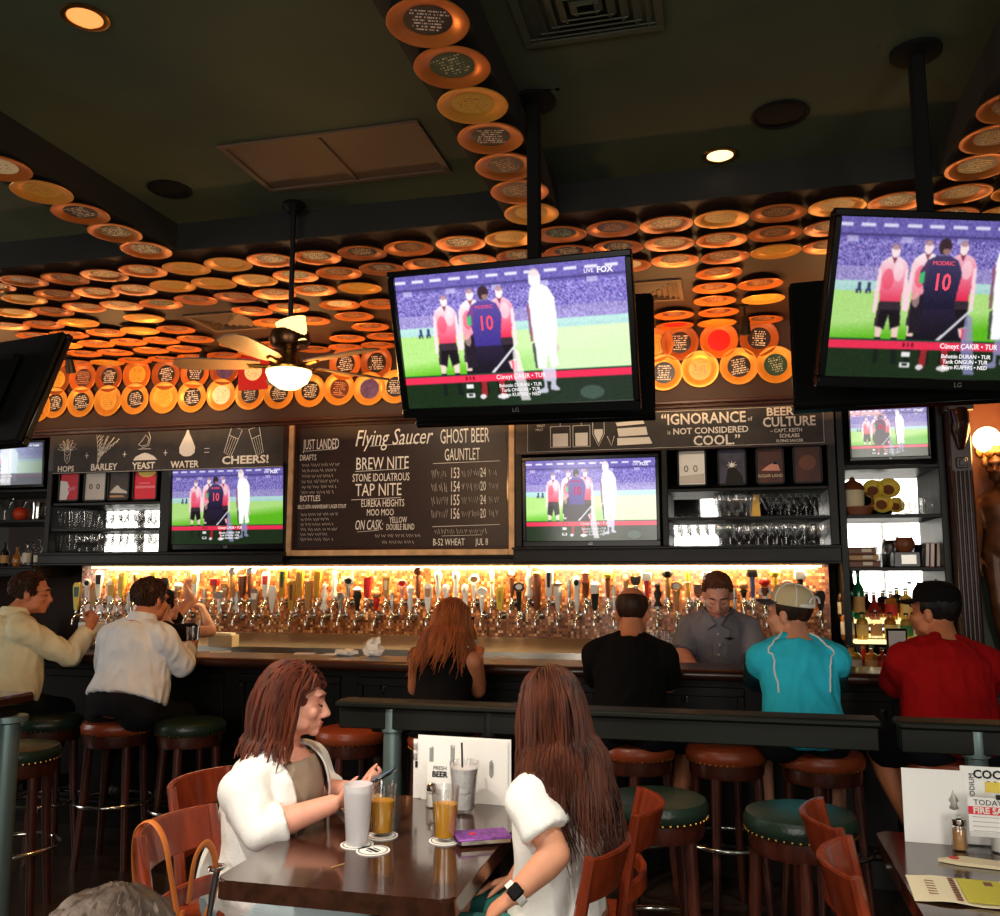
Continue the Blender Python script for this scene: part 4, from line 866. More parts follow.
# far-left unit: decanter, orange, jug, bottles
z = bz(520, 20); Yl = YC + .12
def lx(px): return AY(px, 510, Yl).x
t = thing('fruit_ball', 'round orange ball on the far-left shelf', 'ball', (lx(21), Yl, z)); MB().lathe([(0, 0), (.03, .004), (.055, .03), (.062, .06), (.055, .092), (.03, .115), (0, .117)], 24).obj('ball', mat('orange_skin', rgb(196, 62, 22), .45, bump=.2, bscale=90), t); MB().lathe([(0, .116), (.008, .117), (.006, .122), (0, .122)], 10).obj('stem', MT['brown'], t)
glass('coupe', lx(5), Yl, z + .0005, 'cocktail glass left of the orange ball on the far-left shelf', None, 1.35); o = glass('coupe', lx(12), Yl + .08, z + .0005, 'cocktail glass behind the orange ball on the far-left shelf', None, 1.2)
t = thing('water_pitcher', 'shiny steel pitcher right of the orange ball', 'pitcher', (lx(38), Yl, z)); MB().lathe([(0, 0), (.055, 0), (.06, .02), (.055, .10), (.065, .15), (.062, .15), (.052, .10), (.056, .02), (0, .01)], 24).obj('body', MT['chrome'], t); MB().tube([(.06, 0, .13), (.10, 0, .12), (.10, 0, .05), (.058, 0, .03)], .007, 8).obj('handle', MT['chrome'], t)
z = bz(566, 20)
for k, (px, h, col, lab, sh) in enumerate(((-6, .22, 'clear', 'k', 0), (8, .20, 'dark', 't', 0), (20, .17, 'amber', 'w', 2), (30, .20, 'clear', 'w', 1), (41, .24, 'clear', 'w', 0))):
    bottle(lx(px), Yl, z, h, .034, col, LB[lab], ('black-labelled clear', 'dark tan-labelled', 'small amber', 'clear white-labelled', 'tall clear')[k] + ' bottle on the bottom far-left shelf', 'bottles on the far-left shelf', sh)
z = 1.02
t = thing('back_counter', 'dark back counter under the far-left shelves', 'counter', (AY(-20, 640, 6.5).x - .35, 6.55, 0)); boxo('top', (0, 0, 1.0), (1.5, .5, .04), MT['wood'], t, .005); boxo('base', (0, .02, .49), (1.5, .44, .98), MT['blackwood'], t)
for k, (px, h) in enumerate(((3, .24), (10, .23), (17, .20))):
    bottle(AY(px, 620, 6.5).x, 6.5, z, h, .036, ('gold', 'amber', 'gold')[k], LB['wyt'[k]], ('gold white-labelled', 'amber yellow-labelled', 'gold tan-labelled')[k] + ' bottle on the back counter behind the khaki shirt man', 'bottles on the far-left back counter')
# ------------------------------------------------------------------ beer taps
YT = 6.47
FAU = MB(); FAU.tube([(0, .10, 0), (0, .0, 0)], .012, 10); FAU.tube([(0, .095, 0), (0, .085, 0)], .026, 14); FAU.ell((0, 0, 0), .020, seg=12, rings=8)
FAU.tube([(0, 0, 0), (0, -.03, -.012), (0, -.045, -.045), (0, -.045, -.075)], [.013, .012, .010, .009], 10); FAU.lathe([(0, .012), (.010, .012), (.012, .03), (.008, .045), (0, .045)], 12)
FAU = FAU.mesh('faucet', MT['chrome'])
TAPN = {'pad': 'paddle', 'ball': 'ball-topped', 'slab': 'tall slab', 'pint': 'pint-shaped', 'oval': 'bulged', 'box': 'square-headed', 'ring': 'ring-headed', 'thin': 'slender', 'crown': 'crown-topped', 'shield': 'shield-headed', 'lantern': 'lantern-shaped', 'fig': 'figure-shaped', 'bell': 'bell-shaped'}
def tap(px, ytop, low, kind, m1, m2, k):
    ybot = 613 if low else 600
    p = AY(px, ybot, YT); q = AY(px, ytop, YT); h = max(q.z - p.z - .02, .07); m1n, m2n = m1, m2; m1, m2 = MT[m1], MT[m2]
    t = thing('beer_tap', '%s%s %s beer tap, %s from left in the %s tap row' % (m1n if m1n != m2n else m1n, '' if m1n == m2n else ' and ' + m2n, TAPN[kind], ordn(k), 'lower' if low else 'upper'), 'beer tap', (p.x, YT, p.z - .02), random.uniform(-.1, .1), 'beer taps on the mosaic wall')
    f = link('faucet', FAU, t); H = MB(); D = None; z0 = .035
    H.tube([(0, 0, z0), (0, 0, z0 + .02)], .009, 10)
    P2 = lambda pts, th: [(x * 1.0, zz) for x, zz in pts]
    FR = M(((1, 0, 0, 0), (0, 0, 1, 0), (0, 1, 0, 0), (0, 0, 0, 1)))
    def ext(mb, pts, th): mb.prism(pts, -th / 2, th / 2, FR)
    a, c = z0 + .012, z0 + h
    if kind == 'pad': ext(H, [(-.011, a), (.011, a), (.024, a + .6 * h), (.026, c - .03), (.015, c), (-.015, c), (-.026, c - .03), (-.024, a + .6 * h)], .018); D = MB(); ext(D, [(-.014, a + .45 * h), (.014, a + .45 * h), (.018, c - .035), (-.018, c - .035)], .022)
    elif kind == 'slab': ext(H, [(-.014, a), (.014, a), (.027, c), (-.019, c - .012)], .028); D = MB(); ext(D, [(-.006, a + .3 * h), (.008, a + .3 * h), (.012, c - .03), (-.008, c - .03)], .032)
    elif kind == 'ball': H.lathe([(0, a), (.012, a), (.016, a + .3 * h), (.022, c - .07), (.012, c - .05), (0, c - .05)], 12); D = MB(); D.ell((0, 0, c - .027), .030, seg=14, rings=10)
    elif kind == 'pint': H.lathe([(0, a), (.016, a), (.018, a + .01), (.028, c - .01), (.026, c), (0, c)], 14); D = MB(); D.lathe([(0, c), (.027, c), (.029, c + .012), (.02, c + .02), (0, c + .022)], 14)
    elif kind == 'oval': H.lathe([(0, a), (.011, a), (.018, a + .25 * h), (.014, a + .5 * h), (.026, a + .75 * h), (.022, c - .015), (0, c)], 14, sy=.6); D = MB(); D.ell((0, -.012, a + .76 * h), (.014, .008, .026))
    elif kind == 'box': H.lathe([(0, a), (.010, a), (.014, c - .06), (0, c - .055)], 10); D = MB(); D.box((0, 0, c - .035), (.055, .03, .06), .004)
    elif kind == 'ring':
        H.lathe([(0, a), (.010, a), (.017, c - .065), (0, c - .055)], 12, sy=.7); H.tube([(.026 * math.cos(j * PI / 9), 0, c - .03 + .028 * math.sin(j * PI / 9)) for j in range(18)], .008, 8, closed=True); D = MB(); D.lathe([(0, -.004), (.019, -.004), (.019, .004), (0, .004)], 16, (0, 0, c - .03), Euler((PI / 2, 0, 0)).to_matrix())
    elif kind == 'thin': H.lathe([(0, a), (.009, a), (.012, a + .4 * h), (.009, a + .5 * h), (.014, c - .03), (.008, c), (0, c)], 12); D = MB(); D.lathe([(0, a + .46 * h), (.015, a + .47 * h), (.015, a + .52 * h), (0, a + .53 * h)], 12)
    elif kind == 'crown': H.lathe([(0, a), (.010, a), (.016, c - .07), (0, c - .06)], 12); D = MB(); D.lathe([(0, c - .065), (.026, c - .06), (.03, c - .04), (0, c - .035)], 14); [D.tube([(x, 0, c - .04), (x * 1.35, 0, c)], [.011, .003], 8) for x in (-.018, 0, .018)]
    elif kind == 'shield': H.lathe([(0, a), (.010, a), (.015, c - .07), (0, c - .06)], 12); D = MB(); ext(D, [(0, c - .085), (.024, c - .05), (.028, c), (0, c - .008), (-.028, c), (-.024, c - .05)], .02)
    elif kind == 'lantern': H.lathe([(0, a), (.014, a), (.020, c - .09), (.026, c - .08), (0, c - .08)], 12); D = MB(); D.box((0, 0, c - .045), (.042, .036, .065), .004); D.lathe([(0, c - .012), (.034, c - .012), (.012, c + .01), (0, c + .012)], 8)
    elif kind == 'bell': H.lathe([(0, a), (.012, a), (.018, a + .4 * h), (.028, a + .5 * h), (.022, c - .04), (0, c - .03)], 14); D = MB(); D.lathe([(0, c - .035), (.026, c - .03), (.03, c - .02), (.01, c), (0, c)], 14)
    else: H.lathe([(0, a), (.022, a), (.024, a + .02), (.012, a + .3 * h), (.022, a + .55 * h), (.010, a + .72 * h), (.016, a + .82 * h), (.012, c - .01), (0, c)], 12, sy=.7); D = MB(); D.lathe([(0, a), (.026, a), (.026, a + .018), (0, a + .018)], 12)
    ho = H.obj('handle', m1, t); ho.scale = (1.3, 1.3, 1)
    if D: ho = D.obj('handle_head' if kind in ('ball', 'box', 'ring', 'crown', 'shield', 'lantern', 'bell') else 'badge', m2, t); ho.scale = (1.3, 1.3, 1)
TAPS_UP = '''86,579,ring,white,ink 98,570,pad,white,ink 113,576,thin,gold,gold 121,572,slab,yellow,gold 135,571,oval,tan,tan 152,571,slab,yellow,gold 164,577,pad,ink,ink 178,582,ball,tan,white 194,569,pad,white,gold 214,577,box,tan,red 225,583,pad,tan,white 232,567,ball,tan,white 242,577,pint,brown,brown 250,567,ball,brown,white 265,571,pad,white,red 282,567,slab,gold,teal
 299,568,slab,gold,tan 317,567,slab,gold,gold 334,570,fig,white,white 348,577,ring,silver,ink 367,576,slab,red,red 386,576,slab,tan,cream 402,579,ring,pink,red 418,567,ball,brown,brown 438,570,oval,white,white 456,570,oval,white,white 474,575,ring,white,tan 492,569,thin,white,gold 512,568,ring,brown,white 529,565,fig,white,white 549,568,slab,white,ink 569,577,thin,silver,silver 586,571,lantern,brown,orange 608,568,crown,brown,yellow 626,571,ring,tan,white 636,575,shield,white,ink 647,571,box,red,white 668,569,ball,tan,ink 688,569,thin,gold,white 698,582,lantern,brown,brown 708,570,box,white,white
 744,581,ball,ink,tan 753,567,box,blue,ink 765,577,ball,brown,red 776,566,crown,gold,yellow 788,580,ring,pink,white 801,569,box,ink,white'''
TAPS_LOW = '''76,582,pad,yellow,teal 93,587,pad,tan,tan 110,580,pad,white,gold 128,590,fig,silver,silver 143,588,pad,white,tan 158,590,pint,tan,brown 171,588,box,ink,silver 187,588,thin,tan,tan 204,588,thin,silver,white 219,590,box,white,silver 236,590,fig,silver,silver 254,588,pad,silver,white 272,585,pad,white,white 291,580,slab,gold,brown 308,580,slab,tan,gold 324,582,fig,white,white 340,592,ring,silver,silver 357,586,bell,ink,white 376,590,ball,red,tan 392,592,thin,silver,white 410,584,oval,white,white 428,583,pad,white,tan 446,583,oval,white,white 465,583,oval,white,white 482,587,ring,white,white 500,586,slab,yellow,gold 519,582,ring,ink,white 537,574,pint,brown,tan 558,580,bell,white,silver 577,575,oval,white,ink 595,582,lantern,ink,white 614,585,thin,silver,white 658,582,fig,ink,silver 677,581,ring,tan,white 735,588,thin,silver,ink 766,586,ring,white,ink 783,590,thin,silver,silver 821,590,pad,ink,ink'''
for k, it in enumerate(TAPS_UP.split()):
    a = it.split(','); tap(float(a[0]), float(a[1]), False, a[2], a[3], a[4], k)
for k, it in enumerate(TAPS_LOW.split()):
    a = it.split(','); tap(float(a[0]), float(a[1]), True, a[2], a[3], a[4], k)

# steel drip ledge under the taps, back counter
xa, xb = AY(90, 640, 6.4).x, AY(838, 640, 6.4).x
t = thing('drip_ledge', 'long stainless drip ledge under the beer taps', 'drip tray', ((xa + xb) / 2, 6.40, 0))
FRX = M(((0, 0, 1, 0), (1, 0, 0, 0), (0, 1, 0, 0), (0, 0, 0, 1)))
MB().prism([(.165, 1.085), (-.02, 1.02), (-.20, 1.00), (-.20, .985), (.165, .985)], -(xb - xa) / 2, (xb - xa) / 2, FRX).obj('tray', MT['steel'], t)
MB().prism([(-.20, 1.006), (-.215, 1.01), (-.22, .965), (-.205, .96), (-.19, .985)], -(xb - xa) / 2, (xb - xa) / 2, FRX).obj('front_lip', MT['steel'], t)
boxo('cooler_base', (0, .01, .49), (xb - xa, .30, .98), MT['blackmatte'], t)
# warm light strip under the cabinets
t = thing('light_strip', 'thin warm light strip under the cabinets along the mosaic', 'light strip', (-2.25, 6.50, 1.600))
boxo('diffuser', (0, 0, 0), (5.75, .02, .012), emis('strip_glow', rgb(255, 214, 150), 6.0), t)

# ------------------------------------------------------------------ the bar
t = thing('bar_counter', 'long black bar with wooden top edge running across the room', 'bar', (-2.9, 4.74, 0))
boxo('bar_top', (0, .165, 1.05), (9.2, .35, .045), MT['wood'], t, .012)
MB().tube([(-4.6, -.005, 1.045), (4.6, -.005, 1.045)], .028, 12).obj('arm_rail', MT['wood'], t)
boxo('front_panel', (0, .30, .515), (9.2, .06, 1.03), MT['blackwood'], t)
mb = MB()
for k in range(12):
    x = -4.2 + .76 * k
    for sx_ in (-.31, .31): mb.box((x + sx_, .262, .55), (.04, .02, .74), .004)
    for z in (.17, .93): mb.box((x, .262, z), (.66, .02, .05), .004)
mb.obj('panel_mouldings', MT['blackwood'], t)
MB().tube([(-4.6, .10, .20), (4.6, .10, .20)], .022, 10).obj('foot_rail', MT['blackmetal'], t)
boxo('bar_well', (0, .48, .80), (9.2, .30, .04), MT['blackmatte'], t, .004)
HK = 0
for px, py in ((240, 686), (383, 687), (514, 704), (685, 697), (655, 712), (884, 712)):
    p = AY(px, py, 5.0); hk = thing('purse_hook', 'small silver purse hook on the bar front, %s from left' % ordn(HK), 'hook', (p.x, 5.0, min(max(p.z, .7), .9)), 0, 'purse hooks under the bar'); HK += 1
    MB().box((0, 0.0, 0), (.035, .008, .05), .003).obj('back_plate', MT['chrome'], hk); MB().tube([(0, -.004, .01), (0, -.03, .0), (0, -.04, -.02), (0, -.03, -.035), (0, -.02, -.03)], .006, 8).obj('hook', MT['chrome'], hk)
ZB = 1.0725
# on the bar
def beer_glass(name, label, x, y, z, r, h, fill, liquid, group=None, foam=False, tilt=0):
    t = thing(name, label, 'glass', (x, y, z), 0, group)
    MB().lathe([(0, 0), (r * .72, 0), (r * .75, .004), (r, h), (r * .965, h), (r * .71, .012), (0, .012)], 28).obj('glass', MT['glass'], t)
    if fill: rr = r * (.72 + .26 * fill) * .955; MB().lathe([(0, .0125), (r * .695, .0125), (rr, h * fill), (0, h * fill)], 28).obj('drink', liquid, t)
    if foam: MB().lathe([(0, h * fill), (rr, h * fill), (rr * 1.005, h * fill + .006), (0, h * fill + .006)], 28).obj('foam', MT['cream'], t)
    return t
MT['beer'] = mat('golden_beer', rgb(244, 176, 52), .08, trans=.2, ior=1.34, emit=None)
MT['cola'] = mat('dark_drink', rgb(120, 60, 26), .05, trans=.4, ior=1.34)
MT['ice'] = mat('iced_water', rgb(252, 253, 254), .3, trans=.03, ior=1.33, bump=.6, bscale=60)
p = AY(192, 654, 5.05); beer_glass('beer_glass', 'half-empty pint glass on the bar right of the white shirt man', p.x, 5.05, ZB, .043, .15, .45, MT['beer'])
t = thing('napkin_holder', 'small cream napkin box on the bar behind the white shirt man', 'napkin box', (AY(197, 640, 5.75).x, 6.1, 1.0)); t.location.z = 1.006; boxo('box', (0, 0, .05), (.20, .10, .09), MT['cream'], t, .004); boxo('napkins', (0, 0, .1), (.16, .07, .015), MT['paper'], t, .003)
p = AY(472, 660, 4.98); bottle(p.x, 4.98, ZB, .235, .031, 'amber', LB['w'], 'amber beer bottle on the bar right of the long-haired woman in black', None, 0)
p = AY(425, 655, 5.0); t = beer_glass('water_glass', 'short glass with a straw on the bar left of the woman in black', p.x, 5.02, ZB, .036, .09, .6, MT['ice']); MB().tube([(0.01, 0, .02), (.012, 0, .19)], .003, 6).obj('straw', MT['ink'], t)
# crumpled napkin
def crumple(name, label, cat, loc, s, seed, m):
    mb = MB(); mb.ell((0, 0, s[2]), s, seg=20, rings=14); r = random.Random(seed)
    for v in mb.bm.verts:
        n = noise.noise_vector(v.co * 28 + V((seed, 0, 0))); v.co += V((n.x * s[0], n.y * s[1], n.z * s[2])) * .75; v.co.z = max(v.co.z, .001)
    o = mb.obj(name, m, None, True, 20); o.location = loc; tag(o, label, cat); return o
p = AY(373, 657, 5.0); crumple('crumpled_napkin', 'white crumpled napkin standing on the bar left of the woman in black', 'napkin', (p.x, 5.02, ZB), (.055, .05, .05), 3, MT['paper'])
p = AY(345, 660, 5.0); crumple('crumpled_napkin', 'low flattened white napkin on the bar left of the tall crumpled one', 'napkin', (p.x, 5.03, ZB), (.07, .05, .018), 8, MT['paper'])
for k, (px, w_) in enumerate(((328, .10), (300, .12), (215, .12), (497, .16))):
    p = AY(px, 659, 5.0); o = MB().box((0, 0, .002), (w_, .09, .003)).obj('paper_slip', MT['paper']); o.location = (p.x, 5.06, ZB); o.rotation_euler = (0, 0, .3 * k); tag(o, 'flat white paper slip on the bar top, %s of four slips' % ('third from left', 'second from left', 'leftmost', 'rightmost')[k], 'paper', 'paper slips on the bar')
t = thing('menu_stand', 'black framed upright drinks menu in front of the red shirt man', 'menu stand', (AY(899, 668, 5.0).x, 5.02, ZB)); t.rotation_euler = (0, 0, R(12))
boxo('frame', (0, 0, .10), (.105, .012, .20), MT['blackplastic'], t, .004); boxo('menu_sheet', (0, -.007, .10), (.085, .003, .175), MT['paper'], t)
for k, px in enumerate((652, 660, 667, 673)):
    p = AY(px, 632, 6.22); glass('pint', p.x, 6.25 + .05 * (k % 2), 1.012, 'clear pint glass on the drip ledge, %s from left beside the bald man' % ordn(k), 'pint glasses on the drip ledge')
p = AY(78, 655, 5.05); t = thing('napkin_caddy', 'silver and white napkin caddy on the bar between the two men at left', 'napkin caddy', (AY(88, 650, 5.1).x, 5.12, ZB)); boxo('tray', (0, 0, .03), (.16, .12, .06), MT['chrome'], t, .008); boxo('napkins', (0, 0, .11), (.13, .10, .11), MT['paper'], t, .006)

# ------------------------------------------------------------------ bar stools
def stool(seat, H=.76, r=.185, ring=.30):
    t = thing('bar_stool', 'x', 'bar stool')
    m = MT[seat]
    MB().lathe([(0, H - .075), (r * .93, H - .075), (r, H - .06), (r * 1.02, H - .035), (r * .96, H - .012), (r * .75, H - .002), (0, H)], 40).obj('seat_cushion', m, t)
    MB().lathe([(r * .5, H - .135), (r * .90, H - .135), (r * .93, H - .12), (r * .93, H - .075), (r * .5, H - .075)], 40).obj('seat_apron', MT['stoolwood'], t)
    mb = MB()
    for k in range(44): a = 2 * PI * k / 44; mb.ell((r * .985 * math.cos(a), r * .985 * math.sin(a), H - .068), .0055, seg=6, rings=4)
    mb.obj('nailheads', MT['brass'], t)
    for k in range(4):
        a = PI / 4 + PI / 2 * k; c, s = math.cos(a), math.sin(a)
        MB().tube([(r * .78 * c, r * .78 * s, H - .10), (r * .86 * c, r * .86 * s, H * .5), (r * 1.02 * c, r * 1.02 * s, 0)], [.024, .021, .017], 10).obj('leg', MT['stoolwood'], t)
    MB().tube([(r * 1.08 * math.cos(2 * PI * k / 32), r * 1.08 * math.sin(2 * PI * k / 32), ring) for k in range(32)], .011, 10, closed=True).obj('foot_ring', MT['chrome'], t)
    return t
SG, SB_ = stool('greenvinyl'), stool('brownvinyl', ring=.33)
def put(o, loc, label, group, first=[]):
    if o.name not in first:
        first.append(o.name); o.location = loc; tag(o, label, None, group); o.rotation_euler = (0, 0, .2); return o
    return dup(o, label, group, loc, (0, 0, random.uniform(0, 1.5)))
GA, GB = 'bar stools along the bar', 'bar stools nearer the camera'
put(SG, (-.275, 3.42, 0), 'near green bar stool behind the long-haired woman in the white shirt', GB)
put(SG, (.215, 3.33, 0), 'near green bar stool in front of the turquoise shirt man', GB)
put(SG, (-3.25, 3.68, 0), 'near green bar stool beside the teal post at the far left', GB)
put(SG, (-3.75, 4.46, 0), 'green bar stool under the khaki shirt man at the left end of the bar', GA)
put(SG, (-2.88, 4.52, 0), 'empty green bar stool at the bar right of the white shirt man', GA)
put(SB_, (-3.28, 4.44, 0), 'brown bar stool under the man in the white dress shirt', GA)
put(SB_, (-1.92, 4.50, 0), 'empty brown bar stool left of the woman in black at the bar', GA)
put(SB_, (-1.40, 4.46, 0), 'brown bar stool under the woman in the black top', GA)
put(SB_, (-.45, 4.46, 0), 'brown bar stool under the bald man', GA)
put(SB_, (-.03, 4.48, 0), 'empty brown bar stool between the bald man and the turquoise shirt man', GA)
put(SB_, (.39, 4.44, 0), 'brown bar stool under the turquoise shirt man', GA)
put(SB_, (.92, 4.42, 0), 'brown bar stool under the man in the red shirt', GA)

# ------------------------------------------------------------------ drink rail and high tables
MT['railwood'] = mat('green_black_rail', rgb(18, 21, 15), .55, var=.2, spec=.25)
def rail(x0, x1, label, posts):
    t = thing('drink_rail', label, 'drink rail', ((x0 + x1) / 2, 3.45, 0)); w = x1 - x0
    boxo('top', (0, .0, 1.038), (w, .13, .026), MT['railwood'], t, .008); boxo('apron', (0, -.03, .985), (w - .02, .025, .08), MT['railwood'], t, .004); boxo('apron', (0, .03, .985), (w - .02, .025, .08), MT['railwood'], t, .004)
    for x, m in posts:
        MB().lathe([(0, 0), (.12, 0), (.12, .012), (.05, .03), (.036, .04), (.036, .93), (.045, .935), (.045, 1.024), (0, 1.024)], 24, (x - (x0 + x1) / 2, 0, 0)).obj('post', MT[m], t)
rail(-1.52, .50, 'long black drink rail on steel posts between the tables and the bar', ((-1.30, 'post'), (-.9, 'blackmetal'), (-.56, 'blackmetal')))
rail(.55, 1.9, 'short black drink rail at right behind the upright white menu', ((.80, 'post'), (1.7, 'post')))
p = AZ(398, 724, .93); t = thing('table_pedestal', 'dark green square post beside the steel post under the drink rail', 'post', (p.x, 3.62, 0)); boxo('post', (0, 0, .46), (.07, .07, .90), MT['greenvinyl'], t, .006); boxo('foot', (0, 0, .012), (.3, .3, .024), MT['blackmetal'], t, .006); boxo('cap_plate', (0, 0, .92), (.16, .16, .02), MT['blackmetal'], t, .004)
t = thing('high_table', 'high wooden table on a teal steel post at the left edge', 'table', (-3.22, 3.05, 0))
boxo('top', (0, 0, 1.03), (.70, .56, .045), MT['table'], t, .01); boxo('apron', (0, 0, .985), (.62, .48, .045), MT['blackwood'], t, .004)
MB().lathe([(0, 0), (.22, 0), (.22, .015), (.06, .035), (.045, .05), (.042, .93), (.07, .94), (.07, .963), (0, .963)], 24, (.30, .20, 0)).obj('post', MT['post'], t)

# ------------------------------------------------------------------ dining tables
def dining_table(label, x0, x1, y0, y1):
    t = thing('dining_table', label, 'table', ((x0 + x1) / 2, (y0 + y1) / 2, 0)); w, d = x1 - x0, y1 - y0
    mb = MB(); r = .035; pts = []
    for cx, cy, a0 in ((w / 2 - r, d / 2 - r, 0), (-w / 2 + r, d / 2 - r, 90), (-w / 2 + r, -d / 2 + r, 180), (w / 2 - r, -d / 2 + r, 270)):
        for k in range(6): a = R(a0 + 18 * k); pts.append((cx + r * math.cos(a), cy + r * math.sin(a)))
    mb.prism(pts, .70, .75); fs = mb.bm.edges[:]
    bmesh.ops.bevel(mb.bm, geom=[e for e in fs if all(abs(v.co.z - .75) < 1e-5 for v in e.verts)], offset=.006, segments=2, affect='EDGES')
    mb.obj('top', MT['table'], t)
    MB().lathe([(0, .03), (.045, .035), (.04, .05), (.04, .64), (.05, .66), (.12, .70), (0, .70)], 20).obj('column', MT['blackmetal'], t)
    mb = MB()
    for a in (45, 135): mb.box((0, 0, .02), (.62, .07, .04), .01, Euler((0, 0, R(a))))
    mb.obj('cross_foot', MT['blackmetal'], t); return t
dining_table('glossy dark dining table where the two women sit', -1.34, -.68, 2.24, 3.22)
dining_table('glossy dark dining table with menus in the right corner', .425, 1.12, 2.1, 3.15)

# ------------------------------------------------------------------ dining chairs (facing +X at rotation 0)
def dining_chair():
    t = thing('dining_chair', 'x', 'chair'); H = .83; w = .40
    MB().box((.02, 0, .445), (.40, .41, .032), .012, seg=2).obj('seat', MT['chair'], t)
    for s in (-1, 1):
        MB().tube([(.18, s * .165, .43), (.185, s * .17, 0)], [.019, .014], 8).obj('leg', MT['chair'], t)
        MB().tube([(-.22, s * .18, 0), (-.17, s * .18, .25), (-.165, s * .18, .45), (-.19, s * .18, .65), (-.225, s * .18, H)], [(.014, .016), (.019, .019), (.021, .019), (.020, .018), (.017, .016)], 8).obj('back_post', MT['chair'], t)
    def crest(z0, z1, bow, th, nm):
        mb = MB(); n = 14; vs = []
        for k in range(n + 1):
            f = k / n * 2 - 1; y = f * .195; off = -bow * (1 - f * f)
            for x_, z in ((off - th / 2 - .04 * (z0 - .65) , z0), (off + th / 2 - .04 * (z0 - .65), z0), (off + th / 2 - .19 * (z1 - .65), z1), (off - th / 2 - .19 * (z1 - .65), z1)): vs.append((-.19 + x_, y, z))
        fs = []
        for k in range(n):
            a, b_ = 4 * k, 4 * k + 4
            for j in range(4): fs.append((a + j, a + (j + 1) % 4, b_ + (j + 1) % 4, b_ + j))
        fs += [(3, 2, 1, 0), tuple(4 * n + j for j in range(4))]
        mb._add(vs, fs); es = [e for e in mb.bm.edges]
        bmesh.ops.bevel(mb.bm, geom=es, offset=.004, segments=2, affect='EDGES', clamp_overlap=True); return mb.obj(nm, MT['chair'], t)
    crest(.715, H, .075, .020, 'crest_rail'); crest(.575, .63, .05, .018, 'lower_rail')
    for s in (-1, 1): MB().tube([(.18, s * .168, .2), (-.18, s * .178, .22)], .010, 6).obj('stretcher', MT['chair'], t)
    MB().tube([(0, -.172, .21), (0, .172, .21)], .010, 6).obj('stretcher', MT['chair'], t); return t
CH = dining_chair(); GC = 'wooden dining chairs'
CH.location = (-1.37, 2.46, 0); tag(CH, 'wooden chair with a tan leather bag strap hung on its back', None, GC)
dup(CH, 'wooden chair the woman in the white cardigan sits on', GC, (-1.62, 2.98, 0), (0, 0, R(0)))
dup(CH, 'wooden chair the woman in the white T-shirt sits on', GC, (-.585, 2.57, 0), (0, 0, PI))
dup(CH, 'empty wooden chair behind the woman in the white T-shirt', GC, (-.52, 3.0, 0), (0, 0, PI + R(3)))
dup(CH, 'empty wooden chair at the right table, farther of two', GC, (.50, 3.02, 0), (0, 0, R(3)))
dup(CH, 'empty wooden chair at the right table, nearer of two', GC, (.51, 2.56, 0), (0, 0, R(-4)))
# ------------------------------------------------------------------ on the women's table
ZT = .7505
MT['frost'] = mat('frosted_glass', rgb(246, 242, 246), .3, trans=.42, ior=1.3)
def at(px, py): return AZ(px, py, ZT)
def coaster(px, py, label, z=ZT):
    p = AZ(px, py, z); t = thing('coaster', label, 'coaster', (p.x, p.y, z), random.uniform(0, 3), 'coasters on the table')
    MB().lathe([(0, 0), (.049, 0), (.049, .0022), (0, .0022)], 32).obj('card', MT['paper'], t)
    mb = MB(); mb.lathe([(.040, .0022), (.043, .0022), (.043, .0028), (.040, .0028)], 32); mb.box((0, 0, .0024), (.05, .012, .0008)); mb.box((0, .014, .0024), (.03, .005, .0008)); mb.box((0, -.014, .0024), (.036, .005, .0008)); mb.obj('print', MT['ink'], t); return p
p = coaster(357, 845, 'white coaster under the frosted water glass'); t = thing('water_glass', 'tall frosted water glass in front of the woman in the white cardigan', 'glass', (p.x, p.y, ZT + .003))
MB().lathe([(0, 0), (.031, 0), (.033, .005), (.044, .172), (.042, .173), (.031, .014), (0, .012)], 28).obj('glass', MT['frost'], t); MB().lathe([(0, .014), (.030, .014), (.040, .15), (0, .15)], 24).obj('water', MT['ice'], t)
p = coaster(382, 836, 'white coaster under the beer glass beside the phone'); beer_glass('beer_glass', 'pint glass of amber beer behind the frosted glass', p.x, p.y, ZT + .003, .043, .155, .66, MT['beer'])
coaster(373, 851, 'empty white coaster in front of the frosted glass')
p = coaster(445, 841, 'white coaster under the beer glass beside the purple wallet'); beer_glass('beer_glass', 'pint glass of amber beer left of the purple wallet', p.x, p.y, ZT + .003, .043, .155, .68, MT['beer'])
p = at(464, 812); t = thing('iced_water_glass', 'clear plastic pitcher of iced water with a dark straw in front of the menus', 'glass', (p.x, p.y, ZT))
MB().lathe([(0, 0), (.034, 0), (.036, .005), (.052, .165), (.050, .166), (.034, .012), (0, .012)], 28).obj('cup', MT['glass'], t); MB().lathe([(0, .013), (.033, .013), (.047, .145), (0, .145)], 24).obj('iced_water', MT['ice'], t); MB().tube([(.0, -.01, .02), (-.012, .01, .225)], .0035, 8).obj('straw', MT['ink'], t)
def shaker(px, py, label, group, lid='chrome'):
    p = at(px, py); t = thing('salt_shaker', label, 'shaker', (p.x, p.y, ZT), 0, group)
    MB().lathe([(0, 0), (.019, 0), (.021, .004), (.019, .055), (.017, .06), (0, .06)], 12).obj('jar', MT['glass'], t); MB().lathe([(0, .004), (.0165, .004), (.0165, .045), (0, .045)], 12).obj('contents', MT['white'], t)
    MB().lathe([(.0185, .055), (.0195, .058), (.0185, .072), (.010, .08), (0, .081)], 14).obj('cap', MT[lid], t)
shaker(432, 807, 'glass salt shaker left of the iced water', 'salt and pepper shakers'); 
